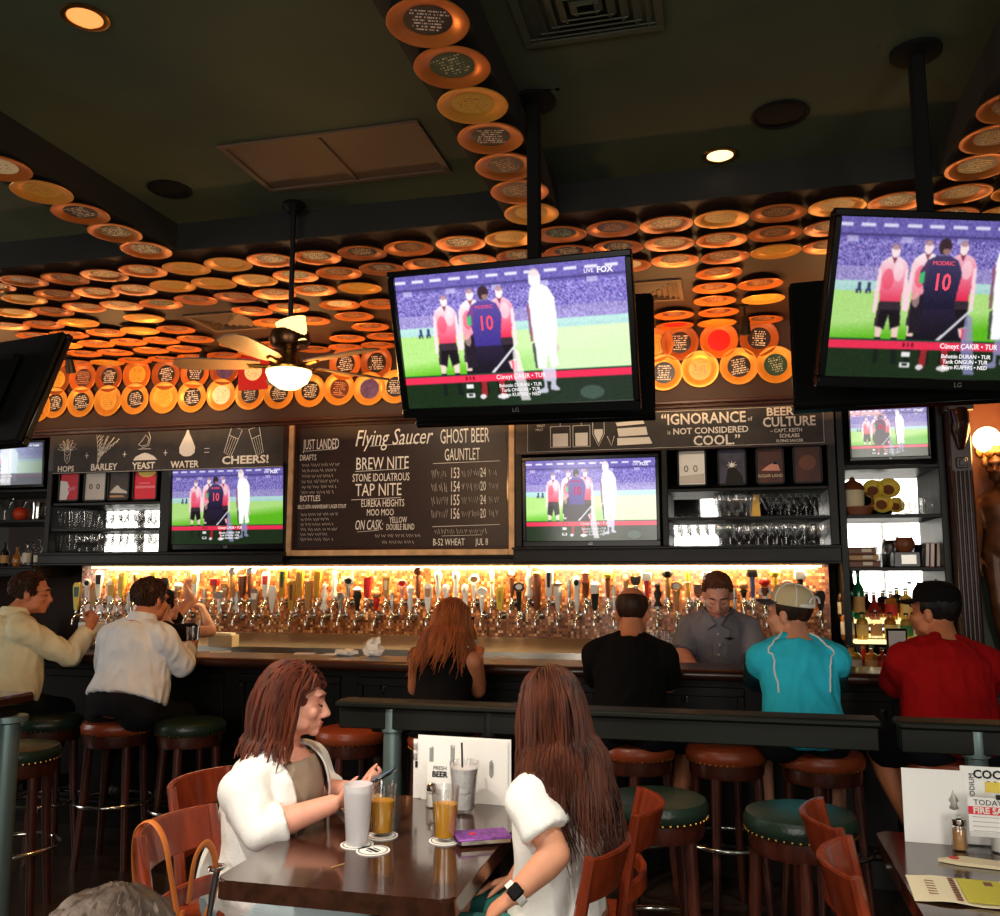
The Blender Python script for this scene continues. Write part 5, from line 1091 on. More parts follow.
# purple wallet
a = at(452, 851); b_ = at(503, 843); t = thing('wallet', 'purple patterned wallet near the right edge of the table', 'wallet', ((a.x + b_.x) / 2 - .0, (a.y + b_.y) / 2 + .05, ZT), R(28))
MT['purple'] = mat('purple_leather', rgb(120, 62, 150), .5, var=.5, vscale=60); MT['purpled'] = mat('dark_purple', rgb(62, 20, 50), .5)
MB().box((0, 0, .010), (.16, .10, .010), .003).obj('lower_cover', MT['purpled'], t); MB().box((0, 0, .021), (.165, .105, .008), .003).obj('upper_cover', MT['purple'], t)
MB().box((0, -.05, .014), (.15, .004, .012), .001).obj('zip', MT['chrome'], t); MB().ell((-.03, 0, .026), (.010, .010, .003)).obj('snap', MT['red'], t)
# upright menus
def sheet(t, nm, x0, x1, z0, z1, y, m, rz=0.0):
    return boxo(nm, ((x0 + x1) / 2, y, (z0 + z1) / 2), (x1 - x0, .0018, z1 - z0), m, t)
p = at(456, 806); t = thing('menu_stack', 'stack of upright white menus at the far end of the women\'s table', 'menu', (p.x, 3.17, ZT), R(-3))
sheet(t, 'back_menu', -.185, .13, .0, .205, .012, MT['paper']); sheet(t, 'middle_menu', -.165, .185, .004, .222, .006, MT['paper']); sheet(t, 'front_menu', -.15, .175, .0, .215, 0.0, MT['paper'])
boxo('holder', (0, .02, .03), (.16, .03, .06), MT['blackmetal'], t, .003)
mb = MB()
for x, z0, z1 in ((-.172, .13, .16), (-.172, .165, .195), (-.11, .10, .19), (-.03, .12, .2), (.115, .09, .15)):
    for k in range(4): mb.box((x + .004 * (k - 1.5), -.0022, (z0 + z1) / 2), (.0018, .001, (z1 - z0) * random.uniform(.6, 1)))
mb.box((-.172, .009, .117), (.010, .001, .022)); mb.obj('print', MT['ink'], t)
p = at(440, 805); t = thing('beer_card', 'small white card with dark print behind the iced water', 'card', (p.x, 3.10, ZT)); t.rotation_euler = (R(-6), 0, 0)
sheet(t, 'card', -.045, .045, .0, .145, 0, MT['paper']); boxo('foot', (0, .012, .004), (.09, .05, .008), MT['glass'], t)
c1 = text('lettering', 'FRESH', MT['ink'], t, (0, -.002, .125), .018); c2 = text('lettering', 'BEER', MT['ink'], t, (0, -.002, .104), .026, bold=.001)
# phone is held by the woman: see people

# ------------------------------------------------------------------ on the right table
p = AZ(913, 838, ZT); t = thing('menu_stack', 'tall upright white menu with grey emblem on the right table', 'menu', (.62, 3.04, ZT), R(-2))
sheet(t, 'front_menu', -.125, .045, 0, .215, 0, MT['paper']); sheet(t, 'back_menu', .04, .34, .004, .228, .012, MT['paper'])
mb = MB(); mb.lathe([(0, 0), (.014, .005), (.008, .02), (.014, .028), (.006, .045), (0, .06)], 10, (.015, -.001, .10), M.Diagonal(V((1, .1, 1)))); mb.obj('emblem', MT['silver'], t)
q = []
q.append(text('lettering', 'COCKTAILS', MT['ink'], None, (.165, -.004, .205), .034, bold=.001)); boxo('yellow_block', (.175, .0095, .170), (.14, .002, .03), MT['yellow'], t); q.append(text('lettering', 'PODIUM', MT['ink'], None, (.070, -.004, .17), .02, rot=(PI / 2, -PI / 2, 0)))
[setattr(c_, 'parent', t) for c_ in q]; [setattr(c_.location, 'y', .0085) for c_ in q]
mb = MB()
for k in range(7): mb.box((.115 + .018 * k, .0098, .183), (.008, .001, .008))
mb.obj('print', MT['ink'], t)
t = thing('fire_sale_card', "small upright card reading TODAY'S FIRE SALE in a clear holder, right table", 'card', (.745, 2.975, ZT), R(-2)); 
sheet(t, 'card', -.085, .10, .045, .155, 0, MT['paper']); boxo('clear_holder', (0, .012, .03), (.19, .045, .06), MT['glass'], t, .002); boxo('red_band', (.0, -.0015, .118), (.17, .001, .022), MT['posterred'], t); boxo('clip', (0, -.004, .158), (.02, .012, .012), MT['ink'], t)
q = [text('lettering', "TODAY'S", MT['ink'], None, (-.025, -.002, .140), .022), text('lettering', 'FIRE SALE', MT['white'], None, (-.022, -.003, .118), .024, bold=.0008)]
[setattr(c_, 'parent', t) for c_ in q]
mb = MB()
for k in range(4): mb.box((0, -.0015, .10 - .013 * k), (.15, .001, .0025))
mb.obj('print', MT['silver'], t)
def shaker2(px, py, label, g, c):
    p = AZ(px, py, ZT); t = thing('salt_shaker', label, 'shaker', (p.x, p.y, ZT), 0, g)
    MB().lathe([(0, 0), (.021, 0), (.023, .004), (.021, .07), (.019, .074), (0, .074)], 10).obj('jar', MT['glass'], t); MB().lathe([(0, .004), (.018, .004), (.018, .06), (0, .06)], 10).obj('contents', MT[c], t); MB().lathe([(.02, .07), (.0215, .072), (.0205, .088), (.010, .095), (0, .096)], 14).obj('cap', MT['chrome'], t)
shaker2(960, 850, 'pepper shaker in front of the white menu on the right table', 'salt and pepper shakers', 'tan'); shaker2(999, 852, 'salt shaker at the right edge beside the fire sale card', 'salt and pepper shakers', 'white')
p = AZ(985, 868, ZT); t = thing('sugar_packet', 'folded paper packet with red mark on the right table', 'packet', (p.x - .02, p.y + .03, ZT), R(-12))
MB().prism([(-.09, -.02), (-.04, -.035), (.09, -.03), (.10, .02), (-.03, .03)], .001, .010).obj('packet', MT['cream'], t); MB().lathe([(0, .0102), (.014, .0102), (.014, .0112), (0, .0112)], 14, (-.05, 0, 0)).obj('red_mark', MT['red'], t)
p0, p1 = AZ(906, 878, ZT), AZ(990, 912, ZT); t = thing('paper_menu', 'long cream paper menu with a yellow panel lying on the right table', 'menu', ((.44 + .72) / 2, 2.60, ZT), R(-4))
MT['creampaper'] = mat('cream_paper', rgb(250, 240, 205), .7); MT['limepaper'] = mat('lime_panel', rgb(222, 214, 80), .7)
mb = MB(); vs = []; n = 12
for k in range(n + 1):
    x = -.15 + .36 * k / n; z = .0015 + .006 * math.sin(k * .6) ** 2
    vs += [(x, -.10, z), (x, .10, z), (x, .10, z + .0012), (x, -.10, z + .0012)]
fs = []
for k in range(n):
    for j in range(4): fs.append((4 * k + j, 4 * k + (j + 1) % 4, 4 * k + 4 + (j + 1) % 4, 4 * k + 4 + j))
fs += [(3, 2, 1, 0), (4 * n, 4 * n + 1, 4 * n + 2, 4 * n + 3)]
mb._add(vs, fs); mb.obj('sheet', MT['creampaper'], t)
boxo('lime_panel', (.02, -.0, .0092), (.10, .18, .001), MT['limepaper'], t)
mb = MB()
mb.box((.04, .06, .0099), (.02, .03, .0006)); mb.obj('emblem', MT['brown'], t); mb = MB()
for k in range(10): mb.box((-.045, -.08 + .018 * k, .0088), (.014, .010, .001)); mb.box((.09, -.08 + .018 * k, .0092), (.012, .006, .001))
for k in range(6): mb.box((-.10, -.05 + .02 * k, .0085), (.022, .003, .001))
mb.obj('print', MT['brown'], t)
# scrap paper strip on the women's table
p = at(338, 866); o = MB().box((0, 0, .001), (.045, .004, .002)).obj('paper_strip', MT['tan']); o.location = (p.x, p.y, ZT); o.rotation_euler = (0, 0, R(62)); tag(o, 'thin tan paper strip near the front edge of the women\'s table', 'paper strip')

# ------------------------------------------------------------------ bag strap on the near chair
MT['leather'] = mat('tan_leather', rgb(196, 110, 46), .5, var=.2); MT['leatherd'] = mat('dark_bag_leather', rgb(32, 30, 30), .5)
t = thing('handbag', 'dark handbag with tan leather straps hanging on the near chair', 'handbag', (-1.58, 2.44, 0))
def strap(pts, nm='strap'): q_ = curve(pts); MB().tube(q_, [(.004, .012)] * len(q_), 8, up=(1, 0, 0)).obj(nm, MT['leather'], t)
strap([(-.085, -.05, .60), (-.10, -.06, .72), (-.09, -.07, .815), (-.045, -.07, .845), (.0, -.07, .80), (.025, -.065, .70), (.045, -.05, .58), (.05, -.02, .53)])
strap([(.03, .02, .60), (.04, .03, .72), (.045, .08, .75), (.05, .12, .70), (.05, .13, .60), (.05, .08, .54)], 'strap')
strap([(.05, -.04, .60), (.055, -.05, .52), (.06, -.04, .45), (.065, 0, .43)], 'strap_end')
MB().box((.06, .04, .38), (.09, .24, .26), .03, seg=3).obj('bag_body', MT['leatherd'], t)
MB().tube([(.06 + .02 * math.cos(k * PI / 8), .12 + .026 * math.sin(k * PI / 8), .67) for k in range(16)], .006, 8, closed=True).obj('ring', MT['chrome'], t)
MB().tube([(.06, .12, .66), (.06, .10, .60), (.06, .08, .52)], [.010, .009, .008], 8).obj('ring_loop', MT['leatherd'], t)

# ------------------------------------------------------------------ ceiling fan with lamps
pf = AY(294, 203, 4.06); FX, FY = pf.x, 4.06
zf = AY(294, 330, FY).z; zb = AY(292, 375, FY).z
t = thing('ceiling_fan', 'ceiling fan with lit glass bowl on a long black rod', 'ceiling fan', (FX, FY, 0))
MB().tube([(0, 0, ZC), (0, 0, zf)], .013, 12).obj('rod', MT['blackmetal'], t); MB().lathe([(0, ZC), (.055, ZC), (.06, ZC - .02), (.03, ZC - .05), (0, ZC - .05)], 20).obj('canopy', MT['blackmetal'], t)
MB().lathe([(0, zf + .03), (.04, zf + .02), (.095, zf - .01), (.105, zf - .05), (.09, zf - .085), (.05, zf - .10), (0, zf - .10)], 28).obj('motor_housing', mat('fan_bronze', rgb(92, 60, 34), .3, .8), t)
MT['bowl'] = emis('lamp_bowl', rgb(255, 232, 170), 3.2); MT['shade'] = emis('lamp_shade', rgb(255, 214, 130), 2.2)
MB().lathe([(.0, zb - .075), (.05, zb - .068), (.095, zb - .035), (.115, zb + .01), (.11, zb + .02), (0, zb + .02)], 28).obj('lamp_bowl', MT['bowl'], t)
MB().lathe([(.05, -.06), (.058, -.06), (.078, .06), (.072, .062)], 20, (.03, -.02, zf - .015), Euler((R(10), R(-14), 0)).to_matrix()).obj('lamp_shade', MT['shade'], t)
MB().lathe([(.0, zb + .02), (.118, zb + .02), (.12, zb + .03), (.06, zb + .05), (.035, zf - .09), (0, zf - .09)], 24).obj('fitter', MT['brass'], t)
MT['fanblade'] = mat('fan_blade', rgb(150, 122, 96), .4, var=.2)
for k in range(5):
    a = R(196 + 72 * k); rot = Euler((0, 0, a)).to_matrix(); zz = zb + .055; T_ = M.Translation((0, 0, zz)) @ rot.to_4x4() @ M.Rotation(R(11), 4, 'X')
    mb = MB(); mb.T = T_; mb.prism([(.14, -.04), (.2, -.055), (.50, -.068), (.56, -.05), (.58, 0), (.56, .05), (.50, .068), (.2, .055), (.14, .04)], -.004, .004); mb.obj('blade', MT['fanblade'], t)
    mb = MB(); mb.T = T_; mb.tube([(.08, 0, -.01), (.13, 0, -.012), (.2, 0, -.008)], [(.010, .014)] * 3, 8); mb.obj('blade_iron', MT['brass'], t)

# ------------------------------------------------------------------ globe sconce and carved figure on the alcove wall
p = AY(986, 440, 6.47); t = thing('globe_sconce', 'round glowing wall lamp on the brown alcove wall', 'wall lamp', (p.x, 6.57, p.z))
MB().ell((0, -.12, 0), (.085, .085, .085), seg=24, rings=16).obj('globe', emis('sconce_globe', rgb(255, 226, 165), 5.0), t)
MB().tube([(0, 0, -.06), (0, -.06, -.11), (0, -.12, -.10)], .012, 8).obj('arm', MT['brass'], t); MB().lathe([(0, 0), (.05, 0), (.045, .02), (0, .025)], 20, (0, 0, -.06), Euler((PI / 2, 0, 0)).to_matrix()).obj('back_plate', MT['brass'], t)
# ------------------------------------------------------------------ people
def remesh(mb, name, m, parent, vox, it=6, fold=0.0, ffreq=9.0, seed=0, fstretch=(1, 1, .45), keep=None):
    me0 = mb.mesh('tmp', m, False); o = link('tmp', me0)
    md = o.modifiers.new('r', 'REMESH'); md.mode = 'VOXEL'; md.voxel_size = vox
    if it: sm = o.modifiers.new('s', 'SMOOTH'); sm.factor = .5; sm.iterations = it
    dg = bpy.context.evaluated_depsgraph_get(); me = bpy.data.meshes.new_from_object(o.evaluated_get(dg)); bpy.data.objects.remove(o); bpy.data.meshes.remove(me0)
    me.name = name
    if fold > 0:
        n = len(me.vertices); st = V(fstretch)
        nor = [v.normal.copy() for v in me.vertices]
        for v, nn in zip(me.vertices, nor):
            q = V((v.co.x * st.x, v.co.y * st.y, v.co.z * st.z)) * ffreq + V((seed * 3.1, seed, 0))
            a = noise.noise(q) + .5 * noise.noise(q * 2.3); a = 1 - abs(a) * 2.2
            v.co += nn * (fold * a)
    me.materials.clear(); me.materials.append(m)
    me.shade_smooth(); return link(name, me, parent)
def frame(F, U):
    F = V(F).normalized(); U = V(U); U = (U - F * U.dot(F)).normalized(); X = F.cross(U); return M((X, F, U)).transposed()
def head_prims(mb, H, Fm, s, fem=False):
    def E(c, r, rot=None): mb.ell(H + Fm @ (V(c) * s), tuple(q * s for q in r), Fm @ (rot.to_matrix() if rot else M.Identity(3)), 20, 14)
    E((0, -.018, .038), (.076, .094, .084)); E((0, .022, -.03), (.062, .066, .078)); E((0, .045, -.055), (.046, .045, .045)); E((0, .074, -.088), (.022, .020, .017))
    for x in (-1, 1):
        E((x * .042, .058, -.020), (.024, .026, .024)); E((x * .046, .02, -.065), (.022, .04, .024)); E((x * .077, -.008, -.008), (.011, .021, .033), Euler((0, 0, x * .35))); E((x * .012, .098, -.034), (.010, .012, .008))
    E((0, .076, .034), (.048, .018, .014)); E((0, .080, .014), (.014, .014, .03))
    mb.cap2(H + Fm @ (V((0, .090, .008)) * s), H + Fm @ (V((0, .110, -.026)) * s), .009 * s, .0125 * s)
    E((0, .090, -.056), (.022, .010, .006)); E((0, .087, -.067), (.019, .010, .007))
def hand_prims(mb, W, d, pn, s, curl=(.5, .6, .65, .7), thumb=1, spread=.10):
    # wrist, finger direction, palm normal; thumb=+1 puts it on the side d x pn
    d = V(d).normalized(); pn = V(pn); pn = (pn - d * pn.dot(d)).normalized(); sd = d.cross(pn) * thumb
    mb.tube([W - d * .01, W + d * .02 * s, W + d * .055 * s, W + d * .088 * s], [(.024 * s, .019 * s), (.033 * s, .017 * s), (.041 * s, .0155 * s), (.040 * s, .012 * s)], 14, up=sd)
    for i, (off, L, c) in enumerate(zip((.030, .0105, -.0095, -.029), (.074, .084, .078, .060), curl)):
        p = W + d * (.084 - .006 * abs(i - 1)) * s + sd * off * s; a = spread * (1.2 - i) * .6; dd = (d + sd * a).normalized(); ang = 0; pts = [p]
        for seg, f in enumerate((.45, .31, .24)):
            ang += c * (.75, 1.0, .7)[seg]; q = dd * math.cos(ang) + pn * math.sin(ang); pts.append(pts[-1] + q * (L * f * s))
        mb.tube([pts[0] - dd * .02 * s] + pts + [pts[-1] + (pts[-1] - pts[-2]).normalized() * .004 * s], [.0092 * s, .0092 * s, .0086 * s, .0080 * s, .0070 * s, .003 * s], 10)
    b = W + d * .025 * s + sd * .028 * s; q1 = (d * .62 + sd * .72 + pn * .35).normalized(); q2 = (d * .86 + sd * .25 + pn * .45).normalized()
    pts = [b, b + q1 * .034 * s, b + q1 * .034 * s + q2 * .030 * s, b + q1 * .034 * s + q2 * .054 * s]
    mb.tube([b - q1 * .012 * s] + pts, [.013 * s, .0135 * s, .0105 * s, .0092 * s, .004 * s], 10)
TOR = [(-.17, .125, .105), (-.06, .160, .125), (.06, .165, .125), (.22, .150, .115), (.38, .145, .110), (.55, .155, .115), (.72, .165, .115), (.85, .140, .098), (.94, .098, .082), (1.0, .065, .060)]
class Fig:
    def __init__(s, name, label, P, N, H, F, HF, sc=1.0, g=1.0, sh=.175, belly=0.0, cat='person'):
        s.P, s.N, s.H = V(P), V(N), V(H); s.U = (s.N - s.P).normalized(); s.F = V(F).normalized(); s.F = (s.F - s.U * s.F.dot(s.U)).normalized(); s.X = s.F.cross(s.U)
        s.sc, s.g, s.sh, s.belly = sc, g, sh, belly; s.L = (s.N - s.P).length; s.hf = frame(HF, V((0, 0, 1)) if abs(V(HF).normalized().z) < .95 else s.U)
        s.root = thing(name, label, cat, (s.P.x, s.P.y, 0)); s.o = V((s.P.x, s.P.y, 0)); s.arm = {}; s.leg = {}
    def shoulder(s, k): return s.N - s.U * .112 * s.sc + s.X * k * s.sh
    def hip(s, k): return s.P + s.X * k * .09 * s.g - s.U * .03
    def mb(s): m = MB(); m.T = M.Translation(-s.o); return m
    def torso(s, mb, t0, t1, off, bel=None, cut_neck=True):
        pts, rr = [], []
        for t, w, d in TOR:
            if t < t0 - 1e-6 or t > t1 + 1e-6: continue
            b = math.exp(-((t - .25) / .28) ** 2) * s.belly; k = s.sh / .175
            ww = (w * s.g * (1 if t < .5 else (1 - (t - .5) / .5) + (t - .5) / .5 * k / max(s.g, .01)) + off + b * .45); dd = d * (s.g if t < .9 else 1) + off + b * .55
            pts.append(s.P + s.U * (t * s.L) + s.F * (b * .45 + .012 * math.sin(PI * min(max(t, 0), 1)))); rr.append((ww, dd))
        mb.tube(pts, rr, 24, up=s.X)
    def armp(s, mb, k, off=0.0, f=2.0, cuff=0.0):
        S_ = s.shoulder(k); E_, W_2 = s.arm[k]; sc = s.sc * (.65 + .35 * s.g)
        mb.cap2(s.N - s.U * .055 + s.X * k * .035, S_, .050 * sc + off, .056 * sc + off)
        if f <= 1:
            Q = S_.lerp(E_, f); n = (E_ - S_).normalized(); mb.ell(S_, .056 * sc + off, seg=16); mb.tube([S_, S_.lerp(E_, f * .5), Q], [.056 * sc + off, .050 * sc + off + cuff * .5, .046 * sc + off + cuff], 16)
        else:
            mb.cap2(S_, E_, .056 * sc + off, .042 * sc + off * .9); Q = E_.lerp(W_2, f - 1)
            r = [.042 * sc + off * .9, .045 * sc + off * .8, .037 * sc + off * .7, .028 * sc + off * .7 + cuff]; fr = (0, .25, .6, 1)
            mb.tube([E_.lerp(Q, a) for a in fr], [r[0], r[1], r[2] if f > 1.7 else r[1], r[3] if f > 1.7 else r[2] + cuff], 16)
    def legp(s, mb, k, off=0.0, f=2.0):
        Hp = s.hip(k); K, A = s.leg[k]; g = .6 + .4 * s.g
        mb.cap2(Hp, Hp.lerp(K, min(f, 1)), .088 * g + off, (.088 + (.056 - .088) * min(f, 1)) * g + off)
        if f > 1: Q = K.lerp(A, f - 1); mb.cap2(K, K.lerp(Q, .3), .056 * g + off, .058 * g + off); mb.cap2(K.lerp(Q, .3), Q, .058 * g + off, (.038 if f > 1.9 else .05) * g + off)
    def body(s, m, vox=.009, hands=True, hp={}, fem=False, it=5):
        mb = s.mb(); s.torso(mb, -.17, 1.0, 0)
        mb.cap2(s.N - s.U * .03, s.H + s.hf @ V((0, -.022, -.05)), .066 * s.sc * (.85 if fem else 1), .052 * s.sc * (.88 if fem else 1)); head_prims(mb, s.H, s.hf, s.sc, fem)
        for k in s.arm:
            s.armp(mb, k); E_, W_2 = s.arm[k]
            h = hp.get(k, {}); d = h.get('d', (W_2 - E_)); hand_prims(mb, W_2, d, h.get('n', (0, 0, -1)), s.sc * h.get('s', 1), h.get('curl', (.45, .5, .55, .6)), h.get('thumb', k), h.get('spread', .12))
        for k in s.leg:
            s.legp(mb, k); A = s.leg[k][1]; t = V(s.footdir).normalized(); mb.cap2(A + V((0, 0, -.045)) - t * .03, A + V((0, 0, -.055)) + t * .14, .036, .030)
        return remesh(mb, 'body', m, s.root, vox, it)
    footdir = (0, 1, 0)
    def top(s, name, m, t0=-.06, t1=.95, off=.014, sleeve=.5, vox=.009, fold=.004, loose=0.0, seed=1, cuff=.006, ffreq=9.0, fst=(1, 1, .45)):
        mb = s.mb(); s.torso(mb, t0, t1, off + loose)
        for k in s.arm:
            if sleeve > 0: s.armp(mb, k, off, sleeve, cuff)
        return remesh(mb, name, m, s.root, vox, 5, fold, ffreq, seed, fst)
    def pants(s, name, m, f=2.0, off=.012, t1=.10, vox=.010, fold=.003, legs=True):
        mb = s.mb(); s.torso(mb, -.17, t1, off)
        for k in s.leg: s.legp(mb, k, off, f)
        return remesh(mb, name, m, s.root, vox, 5, fold, 8, 4)
    def shoes(s, m):
        t = V(s.footdir).normalized()
        for k in s.leg:
            A = s.leg[k][1]; mb = s.mb(); mb.cap2(A + V((0, 0, -.05)) - t * .04, A + V((0, 0, -.06)) + t * .15, .046, .038); mb.cap2(A + V((0, 0, -.02)), A + V((0, 0, -.05)), .044, .046); remesh(mb, 'shoe', m, s.root, .011, 3)
    def hp_(s, c): return s.H + s.hf @ (V(c) * s.sc)
    def face(s, browm, lipm, eyes='closed'):
        for x in (-1, 1):
            mb = s.mb(); mb.tube([s.hp_((x * .048, .078, .030)), s.hp_((x * .030, .090, .037)), s.hp_((x * .014, .092, .033))], [.0025, .0045, .003], 8); mb.obj('eyebrow', browm, s.root)
            if eyes == 'closed': mb = s.mb(); mb.tube([s.hp_((x * .044, .080, .006)), s.hp_((x * .031, .090, -.001)), s.hp_((x * .018, .088, .003))], [.0015, .0028, .0015], 8); mb.obj('eyelashes', MT['ink'], s.root)
            else:
                mb = s.mb(); mb.ell(s.hp_((x * .031, .076, .008)), .0125 * s.sc); mb.obj('eye', MT['white'], s.root)
                mb = s.mb(); mb.ell(s.hp_((x * .031, .086, .006)), .0055 * s.sc); mb.obj('iris', MT['ink'], s.root)
        mb = s.mb(); mb.ell(s.hp_((0, .0935, -.0565)), (.019 * s.sc, .0085 * s.sc, .0045 * s.sc), s.hf); mb.ell(s.hp_((0, .091, -.066)), (.017 * s.sc, .0085 * s.sc, .0052 * s.sc), s.hf); mb.obj('lips', lipm, s.root)
    def hair_cap(s, m, keep, off=.012, name='hair', rough=.006, fr=40, it=0):
        mb = MB(); mb.lathe([(max(math.sin(PI * k / 34), 0), -math.cos(PI * k / 34)) for k in range(35)], 56); bm = mb.bm
        dead = []
        for f in bm.faces:
            c = f.calc_center_median(); p = V((c.x * .076, c.y * .094 - .018, c.z * .084 + .038))
            if not keep(p): dead.append(f)
        bmesh.ops.delete(bm, geom=dead, context='FACES')
        bmesh.ops.remove_doubles(bm, verts=bm.verts[:], dist=1e-4)
        for v in bm.verts:
            n = v.co.normalized(); r = off + rough * noise.noise(n * fr * .12) + rough * .6 * noise.noise(V((n.x * fr, n.y * fr, n.z * fr * .3)))
            v.co = V((n.x * (.076 + r), n.y * (.094 + r) - .018, n.z * (.084 + r) + .038))
            v.co = s.H + s.hf @ (v.co * s.sc) - s.o
        bmesh.ops.recalc_face_normals(bm, faces=bm.faces[:])
        bmesh.ops.solidify(bm, geom=bm.faces[:], thickness=.008)
        return mb.obj(name, m, s.root)
    def long_hair(s, m, length, n=280, seed=3, part=.0, cols=(), front=.045, vol=1.10, wave=.006, back=0.0, sweep=(0, 0, 0), keep=None, w=.0075, lenf=None, facey=0.0):
        r = random.Random(seed); mb = s.mb(); hf, sc = s.hf, s.sc; cen = V((0, -.018, .038)); rad = V((.076, .094, .084))
        inv = hf.inverted(); g0 = inv @ V((0, 0, -1)); sw = inv @ V(sweep)
        neckc = [(s.N - s.U * .04, s.H, .062)] + list(cols)
        made = 0; tries = 0
        while made < n and tries < n * 12:
            tries += 1
            z = r.uniform(-.35, 1); a = r.uniform(0, 2 * PI); q = math.sqrt(1 - z * z); d = V((q * math.cos(a), q * math.sin(a), z)); p = cen + V((d.x * rad.x, d.y * rad.y, d.z * rad.z)) * 1.03
            ok = True if keep else (p.z > .062 + max(0, (p.y - .045)) * .6) if p.y > .02 else ((p.z > .02) if p.y > -.02 else p.z > -.045)
            if keep: ok = ok and keep(p)
            if not ok: continue
            made += 1; L = (lenf(p, r) if lenf else length * r.uniform(.82, 1.05)); st = min(.017, L / 5.2); ns = int(L / st); sx_ = 1 if p.x - part > 0 else -1
            dirv = (V((sx_ * .9 if p.y > .01 else (p.x - part) * 2.6, -.55 + back, -.25)) if p.z > .06 else V((sx_ * .3 if p.y > -.03 else (p.x - part) * 3, -.4 + back * .5, -.9))).normalized(); ph = r.uniform(0, 6.28); pts = []; lift = vol + r.uniform(0, .10)
            jit = V((r.uniform(-1, 1), r.uniform(-1, 1), 0)) * .06
            for i in range(ns):
                pts.append(p.copy()); f = i / max(ns, 1)
                dirv = (dirv * .72 + (g0 + sw * f + jit) * .28).normalized(); p = p + dirv * st
                e = V(((p.x - cen.x) / rad.x, (p.y - cen.y) / rad.y, (p.z - cen.z) / rad.z)); le = e.length
                if le < lift: e = e / le * lift; p = cen + V((e.x * rad.x, e.y * rad.y, e.z * rad.z))
                if p.z < .05 and p.y > .012 + facey: p.y = p.y * .55 + (.012 + facey) * .45; p.x = sx_ * max(abs(p.x), .078)
                if p.y > -.03 and p.z < .03 and abs(p.x) < .076: p.x = sx_ * .076
                wp = s.H + hf @ (p * sc)
                for a_, b_, rr in neckc:
                    ab = b_ - a_; t = max(0, min(1, (wp - a_).dot(ab) / max(ab.length_squared, 1e-9))); c = a_ + ab * t; dv = wp - c
                    if dv.length < rr + .004: wp = c + dv.normalized() * (rr + .004 + r.uniform(0, .006))
                p = inv @ (wp - s.H) / sc
            W = [s.H + hf @ (q * sc) + (V((math.sin(ph + i * .55), math.cos(ph + i * .5), 0)) * wave * (i / max(ns, 1))) for i, q in enumerate(pts)]
            k = len(W); 
            if k < 4: continue
            mb.tube(W, [(w * (.7 + .3 * math.sin(PI * min(1, (i + 1) / k))) * (1 if i < k * .7 else max(.12, (k - i) / (k * .3))), .0042 * (1 if i < k * .7 else max(.2, (k - i) / (k * .3)))) for i in range(k)], 5, up=(W[0] - s.H).normalized())
        return mb.obj('hair', m, s.root)
    def short_hair(s, m, keep, L=.035, off=.006, n=420, seed=4):
        s.hair_cap(m, keep, off); return s.long_hair(m, L, n, seed, keep=keep, vol=1.05, wave=.002, w=.0055, back=-.1)
    def project(s, o, pts, off):
        pts = curve(pts, 4) if len(pts) > 6 else pts
        from mathutils.bvhtree import BVHTree
        bv = BVHTree.FromPolygons([v.co.copy() for v in o.data.vertices], [tuple(q.vertices) for q in o.data.polygons])
        r = []
        for q in pts:
            c, n_, _, _ = bv.find_nearest(q - s.o); r.append(c + s.o + n_ * off)
        return r
    def cap(s, m, brimdir=0.0, m2=None, strap=False, tilt=0.0):
        # baseball cap: crown, brim; brimdir turns the brim round the head
        T = M.Translation(s.H - s.o) @ (s.hf @ Euler((tilt, 0, brimdir)).to_matrix()).to_4x4()
        mb = MB(); mb.T = T; sc = s.sc; cz = .05 * sc
        mb.lathe([(.090 * sc, cz), (.092 * sc, cz + .02), (.088 * sc, cz + .05), (.072 * sc, cz + .078), (.04 * sc, cz + .094), (0, cz + .098), ], 32, (0, -.014, 0), M.Diagonal(V((.93, 1.12, 1))))
        mb.lathe([(.0, cz + .096), (.007, cz + .102), (0, cz + .104)], 10, (0, -.014, 0))
        mb.lathe([(.086 * sc, cz), (.088 * sc, cz + .02), (.08 * sc, cz + .05), (0, cz + .08)], 32, (0, -.014, 0), M.Diagonal(V((.93, 1.12, 1))))
        cr = mb.obj('cap_crown', m, s.root)
        mb = MB(); mb.T = T; vs = []; fs = []; n = 16
        for i in range(n + 1):
            a = PI * (.12 + .76 * i / n); x0, y0 = .083 * math.cos(a), .100 * math.sin(a) - .014; x1, y1 = .088 * math.cos(a), .094 * math.sin(a) + .072 * math.sin(a) ** .7 - .0
            zz = -.012 * (math.cos(a)) ** 2
            for (x, y, z) in ((x0, y0, cz + .006), (x1, y1, cz + .0 + zz - .006), (x1, y1, cz + .004 + zz - .006), (x0, y0, cz + .011)): vs.append((x * sc, y * sc, z))
        for i in range(n):
            for j in range(4): fs.append((4 * i + j, 4 * i + (j + 1) % 4, 4 * i + 4 + (j + 1) % 4, 4 * i + 4 + j))
        fs += [(3, 2, 1, 0), (4 * n, 4 * n + 1, 4 * n + 2, 4 * n + 3)]
        mb._add(vs, fs); mb.obj('cap_brim', m2 or m, s.root)
